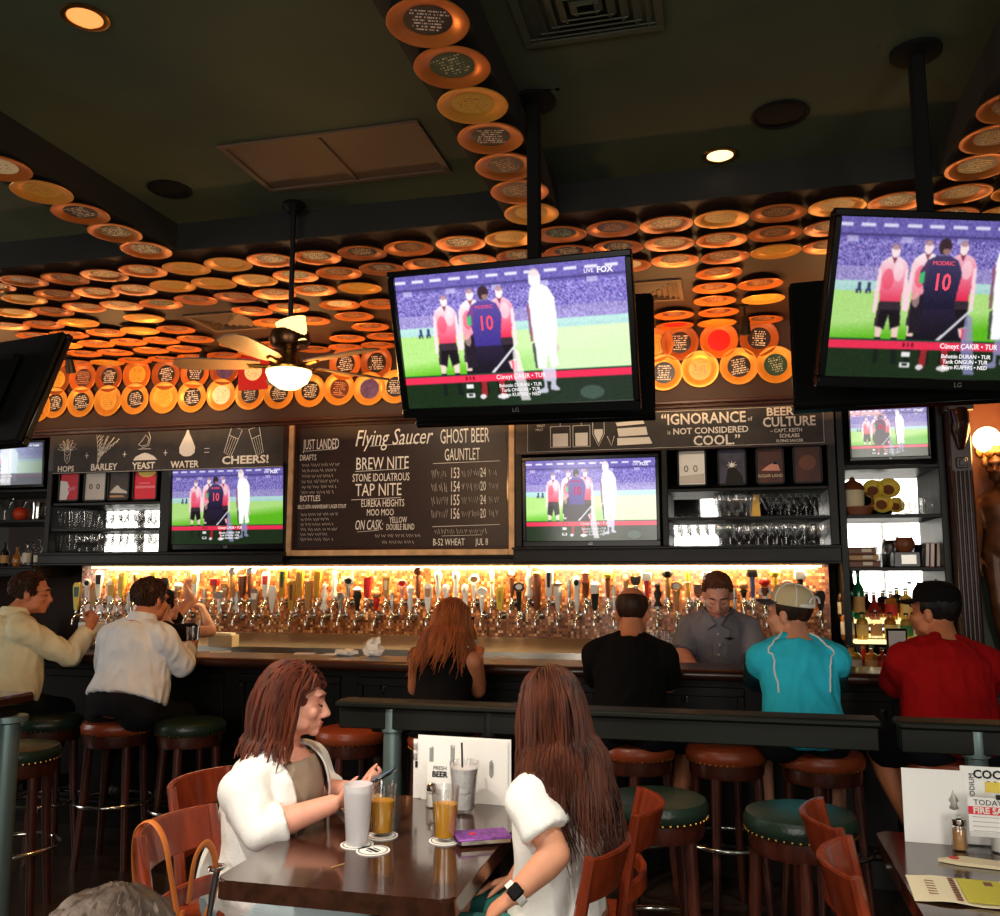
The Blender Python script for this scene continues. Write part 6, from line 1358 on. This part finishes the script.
        if strap:
            mb = MB(); mb.T = T
            mb.tube([(.088 * .93 * sc * math.cos(a), .090 * 1.12 * sc * math.sin(a) - .014, cz + .012) for a in [PI * (1.22 + .56 * i / 10) for i in range(11)]], [(.011, .003)] * 11, 8, up=(0, 0, 1)); mb.obj('cap_strap', MT['white'], s.root)
            mb = MB(); mb.T = T
            mb.tube([(.05 * math.cos(a) * sc, -.118 * sc, cz + .024 + .030 * math.sin(a)) for a in [PI * i / 10 for i in range(11)]], .006, 6); mb.obj('cap_opening', MT['white'], s.root)
            for q in range(6):
                a = PI / 6 + q * PI / 3; mb = MB(); mb.T = T
                mb.tube([(.093 * .93 * sc * math.cos(a) * c_, .093 * 1.12 * sc * math.sin(a) * c_ - .014, cz + z_) for c_, z_ in ((1, .005), (.97, .045), (.80, .076), (.45, .095), (0, .100))], .0028, 6); mb.obj('cap_seam', MT['white'], s.root)

SK = mat('skin', rgb(214, 150, 118), .5, var=.06, vscale=30, spec=.4); SKT = mat('tanned_skin', rgb(196, 122, 84), .5, var=.06, vscale=30); SKP = mat('pink_skin', rgb(226, 160, 136), .5, var=.06, vscale=30)
def hairm(n, c, c2): return mat(n, c, .5, col2=c2, vscale=26, stretch=(1, 1, .12), spec=.22, bump=.25, bscale=130)
HB = hairm('dark_brown_hair', rgb(36, 22, 16), rgb(62, 38, 26)); HK_ = hairm('black_hair', rgb(14, 11, 11), rgb(30, 24, 22)); HR = hairm('red_brown_hair', rgb(112, 54, 36), rgb(70, 42, 34)); HA = hairm('auburn_hair', rgb(42, 22, 17), rgb(90, 47, 31)); HC = hairm('copper_hair', rgb(182, 104, 58), rgb(126, 68, 40)); HB2 = hairm('brown_hair', rgb(74, 42, 26), rgb(104, 64, 42)); HG = hairm('grey_hair', rgb(140, 120, 108), rgb(186, 166, 152))
def cloth(n, c, var=.06, **k): return mat(n, c, .9, var=var, vscale=12, bump=.25, bscale=260, spec=.15, **k)
CW = cloth('white_cotton', rgb(244, 243, 238)); CKH = cloth('khaki_shirt', rgb(226, 214, 176)); CWB = cloth('pale_blue_shirt', rgb(226, 226, 228)); CBK = cloth('black_cotton', rgb(14, 12, 12)); CGY = cloth('grey_work_shirt', rgb(136, 134, 142)); CTQ = cloth('turquoise_sport_shirt', rgb(52, 202, 228)); CRD = cloth('red_shirt', rgb(158, 14, 16)); CTL = cloth('teal_cotton', rgb(52, 112, 108)); CGN = cloth('taupe_top', rgb(168, 148, 128)); CDN = cloth('dark_trousers', rgb(22, 22, 26)); CJN = cloth('light_jeans', rgb(170, 188, 192)); CDT = cloth('dark_teal_sleeve', rgb(24, 62, 66)); CMESH = cloth('cream_cap_mesh', rgb(206, 190, 150)); CBR = cloth('charcoal', rgb(60, 60, 66))
SHOE = mat('dark_shoe', rgb(30, 24, 22), .5)
LIP = mat('lips', rgb(176, 84, 84), .4)
short = lambda p: (p.z > .075 + max(0, p.y) * .2) if p.y > .035 else ((p.z > .022 or (p.z > -.02 and abs(p.x) > .055 and p.y < .035 and p.y > .015)) if p.y > -.02 else p.z > -.04)
def bar_legs(f, spread=.12, L=None, Rr=None):
    f.leg = {-1: L or (V((f.P.x - spread, f.P.y + .36, .74)), V((f.P.x - spread * 1.05, f.P.y + .22, .40))), 1: Rr or (V((f.P.x + spread, f.P.y + .36, .74)), V((f.P.x + spread * 1.05, f.P.y + .22, .40)))}
G = lambda *a: V(a)

# khaki shirt man, far left of the bar
def collar(f, m, r=.073, h=.028, up=.000):
    mb = f.mb(); q = f.N + f.U * up; mb.tube([q + f.X * (r * math.cos(k * PI / 12)) + f.F * (r * math.sin(k * PI / 12) + .006) for k in range(24)], [(h, .007)] * 24, 8, up=f.U, closed=True); mb.obj('collar', m, f.root)
f = Fig('person', 'man in a khaki dress shirt on the leftmost bar stool, right hand raised', (-4.03, 4.38, .84), (-4.03, 4.46, 1.325), (-3.975, 4.53, 1.43), (.45, .9, 0), (.85, .5, -.10), 1.02, 1.20, .175, .05)
f.arm = {1: (G(-3.74, 4.60, 1.07), G(-3.715, 4.72, 1.225)), -1: (G(-4.30, 4.66, 1.05), G(-4.16, 4.86, 1.115))}; bar_legs(f, .14); f.footdir = (.3, 1, 0)
f.body(SKT, .009, hp={1: dict(d=(.1, .35, .9), n=(-.9, .2, 0), curl=(1.2, 1.25, 1.3, 1.3))}); f.top('dress_shirt', CKH, .0, .97, .018, 1.92, .008, .008, seed=2, ffreq=11); f.pants('trousers', CDN, t1=.06); f.shoes(SHOE); f.short_hair(HB, short); f.face(HB, LIP); collar(f, CKH)
# white shirt man
f = Fig('person', 'man in a white dress shirt seen from behind on a brown bar stool', (-3.21, 4.38, .84), (-3.20, 4.49, 1.30), (-3.185, 4.55, 1.395), (.10, 1, 0), (.30, .95, -.15), 1.02, 1.18, .175, .05)
f.arm = {1: (G(-2.975, 4.56, 1.04), G(-3.10, 4.80, 1.115)), -1: (G(-3.45, 4.54, 1.03), G(-3.38, 4.80, 1.115))}; bar_legs(f, .14)
f.body(SKT, .009); f.top('dress_shirt', CWB, .0, .97, .018, 1.92, .008, .009, seed=5, ffreq=11); f.pants('trousers', CDN, t1=.06); f.shoes(SHOE); f.short_hair(HB, short); collar(f, CWB)
# bartender in black reaching for a tap
h1, h2 = AY(197, 585, 6.30), AY(212, 604, 6.24); sh0 = AY(178, 622, 5.75)
f = Fig('person', 'bartender in a black T-shirt reaching up to the taps behind the bar', (-3.86, 5.52, .86), (-3.845, 5.66, 1.215), (-3.905, 5.74, 1.315), (.6, .8, 0), (.6, .8, .05), .95, .92, .145)
f.arm = {-1: (V((-3.84, 5.92, 1.30)).lerp(h1, .30), h1 - V((.03, .10, .03))), 1: (V((-3.60, 5.86, 1.14)), h2 - V((.02, .10, .03)))}
f.leg = {-1: (G(-3.97, 5.56, .46), G(-3.98, 5.52, .09)), 1: (G(-3.80, 5.60, .46), G(-3.80, 5.55, .09))}; f.footdir = (.5, .8, 0)
f.body(SK, .009, hp={-1: dict(n=(.3, .6, .2), curl=(.9, .95, 1, 1)), 1: dict(n=(-.5, .2, -.6), curl=(.8, .9, .9, .9))}); f.top('black_shirt', CBK, -.17, .95, .014, .62, .010, .004); f.pants('trousers', CDN, t1=.04); f.shoes(SHOE); f.hair_cap(HK_, short, .018)
mb = f.mb(); mb.ell(f.hp_((0, -.115, .05)), .036); remesh(mb, 'hair_bun', HK_, f.root, .007, 2, .003, 50)
# long-haired woman in black at the bar
f = Fig('person', 'woman in a black sleeveless top with long copper hair on a bar stool', (-1.41, 4.40, .84), (-1.40, 4.49, 1.215), (-1.385, 4.54, 1.295), (.1, 1, 0), (.25, .95, -.25), .95, .92, .148)
f.arm = {1: (G(-1.255, 4.56, .955), G(-1.32, 4.80, 1.105)), -1: (G(-1.598, 4.56, .955), G(-1.50, 4.80, 1.105))}; bar_legs(f, .09)
f.body(SKT, .009, fem=True); f.top('black_top', CBK, -.17, .95, .010, 0, .009, .003); f.pants('trousers', CDN, t1=.06); f.shoes(SHOE)
f.hair_cap(HC, lambda p: (p.z > .062) if p.y > .03 else p.z > -.03, .006)
f.long_hair(HC, .42, 430, 5, part=.03, cols=[(f.P + f.U * .12, f.N - f.U * .05, .135), (f.shoulder(-1), f.shoulder(1), .055)], wave=.006, sweep=(-.42, -.05, 0), vol=1.06)
# bald man
f = Fig('person', 'balding man in a black T-shirt seen from behind at the bar', (-.47, 4.38, .84), (-.465, 4.49, 1.262), (-.46, 4.55, 1.355), (0, 1, 0), (.05, 1, -.22), 1.02, 1.05, .162)
f.arm = {1: (G(-.295, 4.60, 1.01), G(-.36, 4.80, 1.105)), -1: (G(-.645, 4.60, 1.01), G(-.58, 4.80, 1.105))}; bar_legs(f, .14, Rr=(G(-.20, 4.66, .74), G(-.27, 4.62, .42)))
f.body(SKT, .009); f.top('black_shirt', CBK, -.17, .96, .015, .85, .009, .006, seed=7, ffreq=11); f.pants('shorts', CDN, .9, t1=.06); f.shoes(SHOE)
f.hair_cap(HB, lambda p: (-.045 < p.z < .075 and p.y < .015 and (p.z > .0 or p.y < -.025)), .003, rough=.002)
# bartender in the grey work shirt
f = Fig('person', 'bartender in a grey work shirt looking down behind the bar', (-.055, 5.60, .94), (-.055, 5.50, 1.345), (-.055, 5.42, 1.425), (0, -1, 0), (0, -.84, -.54), 1.0, 1.02, .165)
f.arm = {1: (G(-.265, 5.44, 1.09), G(-.175, 5.20, 1.00)), -1: (G(.155, 5.44, 1.09), G(.075, 5.20, 1.00))}
f.leg = {1: (G(-.15, 5.62, .49), G(-.15, 5.66, .09)), -1: (G(.04, 5.62, .49), G(.04, 5.66, .09))}; f.footdir = (0, -1, 0)
f.body(SKP, .007, hp={1: dict(d=(.3, -1, -.2)), -1: dict(d=(-.3, -1, -.2))}); ws = f.top('work_shirt', CGY, -.17, .955, .015, .92, .008, .006, seed=9, cuff=.014, ffreq=11); f.pants('trousers', CDN, t1=.04); f.shoes(SHOE); f.face(HB2, LIP)
f.short_hair(HB2, lambda p: (p.z > .080 + p.y * .1) if p.y > .03 else ((p.z > .045) if p.y > -.01 else p.z > -.03), L=.024)
mb = f.mb()
for x in (-1, 1):
    a = f.N + f.F * .045 + f.X * x * .082 + f.U * .0; b_ = f.N + f.F * .125 + f.X * x * .016 - f.U * .06; mb.tube([f.N - f.F * .06 + f.U * .02 + f.X * x * .03, a, a.lerp(b_, .6) + f.F * .008, b_, b_ + f.X * x * .05 - f.U * .03], [(.016, .005), (.020, .005), (.026, .005), (.024, .005), (.004, .003)], 8, up=f.U)
mb.obj('collar', CGY, f.root)
mb = f.mb()
for q in f.project(ws, [f.P + f.U * ((.14 + .16 * k) * f.L) + f.F * .2 for k in range(5)], .003): mb.ell(q, .006, seg=8, rings=6)
mb.obj('buttons', MT['cream'], f.root)
e = f.project(ws, [f.P + f.U * (.68 * f.L) + f.F * .2 + f.X * -.08], .004)[0]; mb = f.mb(); mb.prism([(-.03, 0), (0, .008), (.03, 0), (.012, -.004), (0, -.012), (-.012, -.004)], 0, .006, M.Translation(e) @ M((f.X, f.U, f.F)).transposed().to_4x4()); mb.obj('shirt_emblem', MT['ink'], f.root)
mb = f.mb(); pts = [f.P + f.U * (v * f.L) + f.F * .2 + f.X * x for x, v in ((-.12, .60), (-.05, .60), (-.05, .42), (-.085, .38), (-.12, .42), (-.12, .60))]
for x in (1, -1):
    mb = f.mb(); mb.tube(f.project(ws, [q if x > 0 else q + f.X * .17 for q in pts], .001), .002, 6); mb.obj('pocket_stitching', CGY, f.root)
# turquoise shirt man
f = Fig('person', 'man in a turquoise sport shirt and cream trucker cap at the bar', (.315, 4.36, .84), (.305, 4.48, 1.265), (.28, 4.55, 1.355), (-.08, 1, 0), (-.86, .48, -.10), 1.02, 1.04, .160)
f.arm = {1: (G(.455, 4.62, 1.01), G(.36, 4.82, 1.11)), -1: (G(.125, 4.64, 1.03), G(.20, 4.84, 1.11))}; bar_legs(f, .14, L=(G(.12, 4.66, .74), G(.15, 4.60, .42)))
f.body(SK, .009); ws = f.top('sport_shirt', CTQ, -.17, .96, .015, .28, .008, .007, seed=12, ffreq=11); f.pants('shorts', CDN, .9, t1=.0); f.shoes(SHOE); f.hair_cap(HB, lambda p: p.z > -.035 and p.y < .02 and (p.z > 0 or p.y < -.02), .006)
for k in (1, -1):
    mb = f.mb(); S_ = f.shoulder(k); E_ = f.arm[k][0]; sc = f.sc; mb.tube([S_.lerp(E_, .20), S_.lerp(E_, .5), S_.lerp(E_, .95)], [.076, .072, .064], 16)
    remesh(mb, 'dark_sleeve', CDT, f.root, .009, 4, .004, 9, 3)
    a = f.N + f.X * k * .070 - f.F * .05; mb = f.mb(); mb.tube(f.project(ws, [a.lerp(S_ - f.F * .12, t) + f.U * (.05 * (1 - t)) for t in (0, .2, .4, .6, .8)] + [S_ - f.F * .12 - f.U * q_ - f.X * k * (.02 + .1 * q_) for q_ in (.01, .05, .10, .16)], .003), .0042, 6); mb.obj('white_piping', MT['white'], f.root)
f.cap(CMESH, 0.0, CBR, True, R(14))
# red shirt man
f = Fig('person', 'man in a red shirt and black cap at the right end of the bar', (.935, 4.36, .84), (.935, 4.48, 1.268), (.92, 4.56, 1.37), (-.2, 1, 0), (-.80, .6, -.05), 1.04, 1.12, .178, .04)
f.arm = {1: (G(1.105, 4.62, 1.02), G(.98, 4.82, 1.115)), -1: (G(.745, 4.62, 1.02), G(.80, 4.84, 1.115))}; bar_legs(f, .14, L=(G(.66, 4.60, .735), G(.78, 4.58, .42)))
f.body(SKT, .009); f.top('red_shirt', CRD, -.17, .965, .018, .85, .008, .008, seed=15, ffreq=11); f.pants('shorts', CDN, .9, t1=.0); f.shoes(SHOE); f.hair_cap(HK_, lambda p: p.z > -.04 and p.y < .02 and (p.z > 0 or p.y < -.01), .007); f.face(HK_, LIP)
f.cap(CBK, 0.0, CBK, False, R(4))

# ---------------- woman in the white cardigan
f = Fig('person', 'woman in a white cardigan at the table looking down at her phone', (-1.545, 2.83, .56), (-1.430, 2.80, .990), (-1.395, 2.80, 1.130), (1, -.10, 0), (.92, .34, -.14), .98, 1.10, .180, .05)
hR, hL = G(-1.215, 2.735, .835), G(-1.205, 2.86, .845)
f.arm = {1: (G(-1.40, 2.60, .775), hR), -1: (G(-1.40, 3.02, .79), hL)}
f.leg = {1: (G(-1.16, 2.72, .50), G(-1.14, 2.72, .085)), -1: (G(-1.16, 2.94, .50), G(-1.14, 2.94, .085))}; f.footdir = (1, 0, 0)
f.body(SKP, .0055, hp={1: dict(d=(.85, .30, .22), n=(-.1, .6, .75), curl=(.55, .7, .8, .85), thumb=1), -1: dict(d=(.85, -.28, .22), n=(-.1, -.6, .75), curl=(.6, .75, .8, .85), thumb=-1)}, fem=True, it=6)
f.top('taupe_top', CGN, -.17, .955, .008, 0, .009, .004, seed=20); f.pants('jeans', CJN, 1.95, t1=.05); f.shoes(SHOE)
# cardigan: open in front
mb = f.mb(); f.torso(mb, -.17, .95, .026, cut_neck=True)
for k in (1, -1): f.armp(mb, k, .022, 1.30, .010)
cg = remesh(mb, 'cardigan', CW, f.root, .008, 6, .005, 8, 21)
bm = bmesh.new(); bm.from_mesh(cg.data); dead = []
for fc in bm.faces:
    c = fc.calc_center_median() + f.o; q = c - f.P; t = q.dot(f.U) / f.L; xx = q.dot(f.X); ff = q.dot(f.F)
    if ff > .03 and -.2 < t < 1.1 and -.085 - .02 * t < xx < .085 + .02 * t and abs(q.dot(f.X)) < .12: dead.append(fc)
bmesh.ops.delete(bm, geom=dead, context='FACES')
for it in range(14):
    mv = {}
    for v in bm.verts:
        be = [e.other_vert(v).co for e in v.link_edges if e.is_boundary]
        if len(be) == 2: mv[v] = (be[0] + be[1]) / 2
    for v, q in mv.items(): v.co = v.co.lerp(q, .5)
bmesh.ops.solidify(bm, geom=bm.faces[:], thickness=.006); bm.to_mesh(cg.data); bm.free(); cg.data.shade_smooth()
f.face(HR, LIP)
f.hair_cap(HR, lambda p: (p.z > .062) if p.y > .035 else (p.z > .0 if p.y > -.01 else p.z > -.05), .006)
f.long_hair(HR, .27, 330, 8, part=.02, cols=[(f.P + f.U * .1, f.N - f.U * .06, .14), (f.shoulder(-1), f.shoulder(1), .080)], wave=.006, vol=1.10, w=.008, sweep=(-.12, 0, 0))
mb = f.mb()
for k in range(26):
    a = -.5 * PI + PI * k / 25; mb.ell(f.N + f.X * (.068 * math.sin(a)) + f.F * (.07 + .035 * math.cos(a)) - f.U * (.02 + .10 * max(0, math.cos(a))), .006, seg=8, rings=6)
mb.obj('bead_necklace', MT['brown'], f.root)
t = thing('smartphone', 'black smartphone held by the woman in the white cardigan', 'phone', (-1.115, 2.80, .892)); t.rotation_euler = (R(0), R(-28), R(4))
boxo('phone_case', (0, 0, 0), (.145, .074, .009), MT['blackplastic'], t, .003); boxo('screen', (0, 0, .0051), (.132, .066, .001), emis('phone_screen', rgb(150, 170, 190), .5), t)

# ---------------- woman in the white T-shirt
f = Fig('person', 'woman with very long auburn hair in a white T-shirt, back to the camera', (-.485, 2.60, .56), (-.455, 2.56, 1.055), (-.505, 2.60, 1.165), (-.86, .50, 0), (-.62, .78, -.10), .93, .88, .138)
f.arm = {-1: (G(-.450, 2.40, .830), G(-.555, 2.34, .735)), 1: (G(-.52, 2.78, .82), G(-.63, 2.70, .66))}
f.leg = {-1: (G(-.80, 2.44, .575), G(-.84, 2.44, .10)), 1: (G(-.78, 2.66, .575), G(-.84, 2.66, .10))}; f.footdir = (-1, 0, 0)
f.body(SK, .006, hp={-1: dict(d=(-.7, .2, -.55), n=(.1, .3, -.9), curl=(.4, .5, .5, .6)), 1: dict(d=(-.8, -.15, -.2), n=(.1, -.3, -.9))}, fem=True); f.top('white_tshirt', CW, -.17, .955, .014, .62, .008, .006, seed=31, cuff=.014, ffreq=8); f.pants('teal_shorts', CTL, .75, off=.016, t1=-.06); f.shoes(SHOE)
f.hair_cap(HA, lambda p: (p.z > .060) if p.y > .03 else p.z > -.045, .005)
f.long_hair(HA, .50, 560, 14, part=.0, cols=[(f.P + f.U * .05, f.N - f.U * .05, .118), (f.shoulder(-1), f.shoulder(1), .064)], wave=.008, vol=1.05, sweep=(.34, -.06, 0), w=.0058)
E_, W_2 = f.arm[-1]; c = E_.lerp(W_2, .90); d = (W_2 - E_).normalized()
t = thing('smartwatch', 'white smartwatch on the wrist of the woman in the white T-shirt', 'watch', c)
fr = frame(d, V((0, -1, .3))); mb = MB(); mb.T = fr.to_4x4(); mb.tube([(.033 * math.cos(k * PI / 12), 0, .029 * math.sin(k * PI / 12)) for k in range(24)], [(.003, .012)] * 24, 8, up=(0, 0, 1), closed=True) if False else mb.lathe([(.0310, -.011), (.0335, -.011), (.0335, .011), (.0310, .011)], 24, (0, 0, 0), Euler((PI / 2, 0, 0)).to_matrix()); mb.obj('strap', MT['white'], t)
mb = MB(); mb.T = fr.to_4x4(); mb.box((0, 0, .036), (.034, .036, .010), .004); mb.obj('case', MT['blackplastic'], t)

# ---------------- grey-haired head in the foreground
gx = AY(107, 916, 1.05)
f = Fig('person', 'grey-haired person seated with only the crown of the head in view', (gx.x - .02, .98, .52), (gx.x, 1.03, .90), (gx.x, 1.06, 1.018), (0, 1, 0), (0, 1, -.15), 1.0, 1.05, .18)
f.arm = {1: (G(gx.x + .26, 1.12, .68), G(gx.x + .12, 1.30, .64)), -1: (G(gx.x - .26, 1.12, .68), G(gx.x - .12, 1.30, .64))}; f.leg = {1: (G(gx.x + .1, 1.40, .52), G(gx.x + .1, 1.40, .09)), -1: (G(gx.x - .1, 1.40, .52), G(gx.x - .1, 1.40, .09))}
f.body(SK, .012); f.top('dark_shirt', CBK, -.17, .96, .016, .9, .012, .004); f.pants('trousers', CDN, t1=.04); f.shoes(SHOE)
f.hair_cap(HG, lambda p: (p.z > .07) if p.y > .03 else p.z > -.045, .012)
f.long_hair(HG, .05, 420, 22, wave=.002, vol=1.04, w=.0045)
chx = dup(CH, 'wooden chair under the grey-haired person in the foreground', GC, (gx.x - .02, .96, 0), (0, 0, PI / 2))

# ---------------- carved wooden figure on the alcove wall
MT['carved'] = mat('carved_gilt_wood', rgb(104, 62, 34), .4, .15, var=.35, vscale=14)
sx0 = AY(1003, 480, 6.40)
f = Fig('carved_figure', 'carved wooden figure of a woman hung on the alcove wall at the right edge', (sx0.x + .02, 6.46, 1.72), (sx0.x, 6.44, 2.10), (sx0.x - .02, 6.40, 2.235), (-.2, -1, 0), (-.5, -.85, -.1), .92, .9, .15, cat='statue')
f.arm = {1: (G(sx0.x - .17, 6.42, 1.84), G(sx0.x - .19, 6.38, 1.66)), -1: (G(sx0.x + .2, 6.42, 1.85), G(sx0.x + .12, 6.36, 1.66))}
f.leg = {1: (G(sx0.x - .06, 6.44, 1.36), G(sx0.x - .02, 6.48, 1.05)), -1: (G(sx0.x + .06, 6.44, 1.36), G(sx0.x + .02, 6.48, 1.05))}; f.footdir = (0, 0, -1)
f.body(MT['carved'], .010, fem=True)
mb = f.mb(); r = random.Random(2)
for k in range(40):
    z = r.uniform(-.2, 1); a = r.uniform(0, 6.28); q = math.sqrt(max(0, 1 - z * z)); p = V((q * math.cos(a) * .08, q * math.sin(a) * .095 - .02, z * .088 + .04))
    if p.y > .05 and p.z < .08: continue
    mb.ell(f.H + f.hf @ p, .024, seg=8, rings=6)
remesh(mb, 'carved_curls', mat('gilt_curls', rgb(190, 130, 66), .4, .2), f.root, .008, 2)
boxo('wall_bracket', (0, .02, 1.6), (.10, .06, .14), MT['blackmetal'], f.root, .006); f.root.children[-1].location.y = .0
# ------------------------------------------------------------------ light
def area(name, loc, rot, sx, sy, e, col, spread=None):
    l = bpy.data.lights.new(name, 'AREA'); l.shape = 'RECTANGLE'; l.size = sx; l.size_y = sy; l.energy = e; l.color = lin(tuple(c / 255 for c in col))
    if spread: l.spread = R(spread)
    o = link(name, l); o.location = loc; o.rotation_euler = rot; return o
def point(name, loc, e, col, r=.05):
    l = bpy.data.lights.new(name, 'POINT'); l.energy = e; l.color = lin(tuple(c / 255 for c in col)); l.shadow_soft_size = r
    o = link(name, l); o.location = loc; return o
def spotl(name, loc, to, e, col, ang=70, r=.04, blend=.5):
    l = bpy.data.lights.new(name, 'SPOT'); l.energy = e; l.color = lin(tuple(c / 255 for c in col)); l.spot_size = R(ang); l.spot_blend = blend; l.shadow_soft_size = r
    o = link(name, l); o.location = loc; d = V(to) - V(loc); o.rotation_euler = d.to_track_quat('-Z', 'Y').to_euler(); return o
DAY = (255, 247, 236)
for i, (x0, x1, z0, z1) in enumerate(FW):
    area('daylight_window', ((x0 + x1) / 2, YB - .12, (z0 + z1) / 2), (PI / 2, 0, 0), x1 - x0, z1 - z0, (110, 115)[i], DAY)
area('daylight_side_window', (XL - .12, 2.8, 2.05), (PI / 2, 0, -PI / 2), 1.6, 2.1, 70, DAY)
# under-cabinet strip
area('cabinet_strip_light', (-2.25, 6.46, 1.588), (R(18), 0, 0), 5.7, .03, 62, (255, 212, 150))
# lamp in the fan
point('fan_lamp', (FX, FY, zb - .16), 26, (255, 190, 110), .1)
# added warm fill lights without fixtures, brightening the plates from below
for x in (-5.6, -4.4, -3.0, -1.6, -.2, .9):
    area('plate_fill_light', (x, 5.75, 2.66), (PI - R(8), 0, 0), .5, .06, 13, (255, 186, 112))
area('shelf_mirror_light', (1.02, 6.44, 2.28), (0, 0, 0), .5, .05, 4, (255, 244, 225))
point('sconce_lamp', (AY(986, 440, 6.47).x, 6.30, AY(986, 440, 6.47).z), 8, (255, 190, 110), .09)
spotl('downlight_beam', (-2.09, 2.46, ZC - .02), (-2.0, 2.6, 0), 60, (255, 190, 120), 90)
for bx_, bt_ in ((-4.1, -4.2), (-2.3, -2.25), (-.3, -.35)):  # added spots with no fixtures, lifting the chalk lettering on the back bar
    spotl('board_fill_spot', (bx_, 4.9, ZL - .04), (bt_, 6.36, 2.40), 55, (255, 232, 200), 62, .05, .8)
# added spots without fixtures, out of view, brightening the tables and sitters
for i, (lx_, ly_, tx_, ty_, e_) in enumerate(((-1.9, 1.15, -1.40, 2.78, 240), (-.15, 1.2, -.55, 2.55, 170), (1.0, 1.6, .75, 2.9, 330))):
    spotl('table_fill_spot', (lx_, ly_, ZC - .03), (tx_, ty_, .85), e_, (255, 244, 226), 50, .06, .7)
w = bpy.data.worlds.new('world'); S.world = w; w.use_nodes = True
w.node_tree.nodes['Background'].inputs[0].default_value = (.6, .7, .9, 1); w.node_tree.nodes['Background'].inputs[1].default_value = .03
S.view_settings.view_transform = 'Standard'; S.view_settings.look = 'None'; S.view_settings.gamma = 1; S.view_settings.exposure = 0.22
S.view_settings.use_curve_mapping = False
try:
    S.cycles.use_denoising = True; S.cycles.max_bounces = 8; S.cycles.transparent_max_bounces = 24; S.cycles.caustics_reflective = False; S.cycles.caustics_refractive = False; S.cycles.sample_clamp_indirect = 4.0
except Exception: pass

# ------------------------------------------------------------------ details become sub-parts of the part they sit on
NEST = {'nailheads': 'seat_cushion', 'badge': 'handle', 'handle_head': 'handle', 'caption': 'screen', 'panel_mouldings': 'front_panel', 'collar': ('dress_shirt', 'work_shirt'), 'buttons': 'work_shirt', 'pocket_stitching': 'work_shirt', 'shirt_emblem': 'work_shirt',
        'white_piping': 'sport_shirt', 'cap_brim': 'cap_crown', 'cap_strap': 'cap_crown', 'cap_seam': 'cap_crown', 'cap_opening': 'cap_crown', 'cap': 'glass_body', 'label': ('glass_body', 'box'), 'lettering': ('board', 'card', 'print', 'back_menu'), 'chalk_drawing': 'board', 'maker_logo': 'bezel', 'front_lip': 'tray',
        'snap': 'upper_cover', 'zip': 'lower_cover', 'hair_bun': 'hair', 'inner_frame': 'frame', 'painted_centre': 'bowl', 'foam': 'drink', 'rosette': 'shaft', 'corbel': 'shaft'}
bn = lambda o: o.name.split('.')[0]
KID = {}
for o in bpy.data.objects:
    if o.parent: KID.setdefault(o.parent, []).append(o)
for root, ks in list(KID.items()):
    if root.parent: continue
    for c in ks:
        want = NEST.get(bn(c))
        if not want: continue
        want = want if isinstance(want, tuple) else (want,)
        host = [h for h in ks if bn(h) in want and h is not c]
        if host: c.parent = host[0]; c.matrix_parent_inverse = host[0].matrix_basis.inverted()
    irons = [c for c in ks if bn(c) == 'blade_iron']; bl = [c for c in ks if bn(c) == 'blade']
    for a_, b_ in zip(irons, bl): a_.parent = b_; a_.matrix_parent_inverse = b_.matrix_basis.inverted()
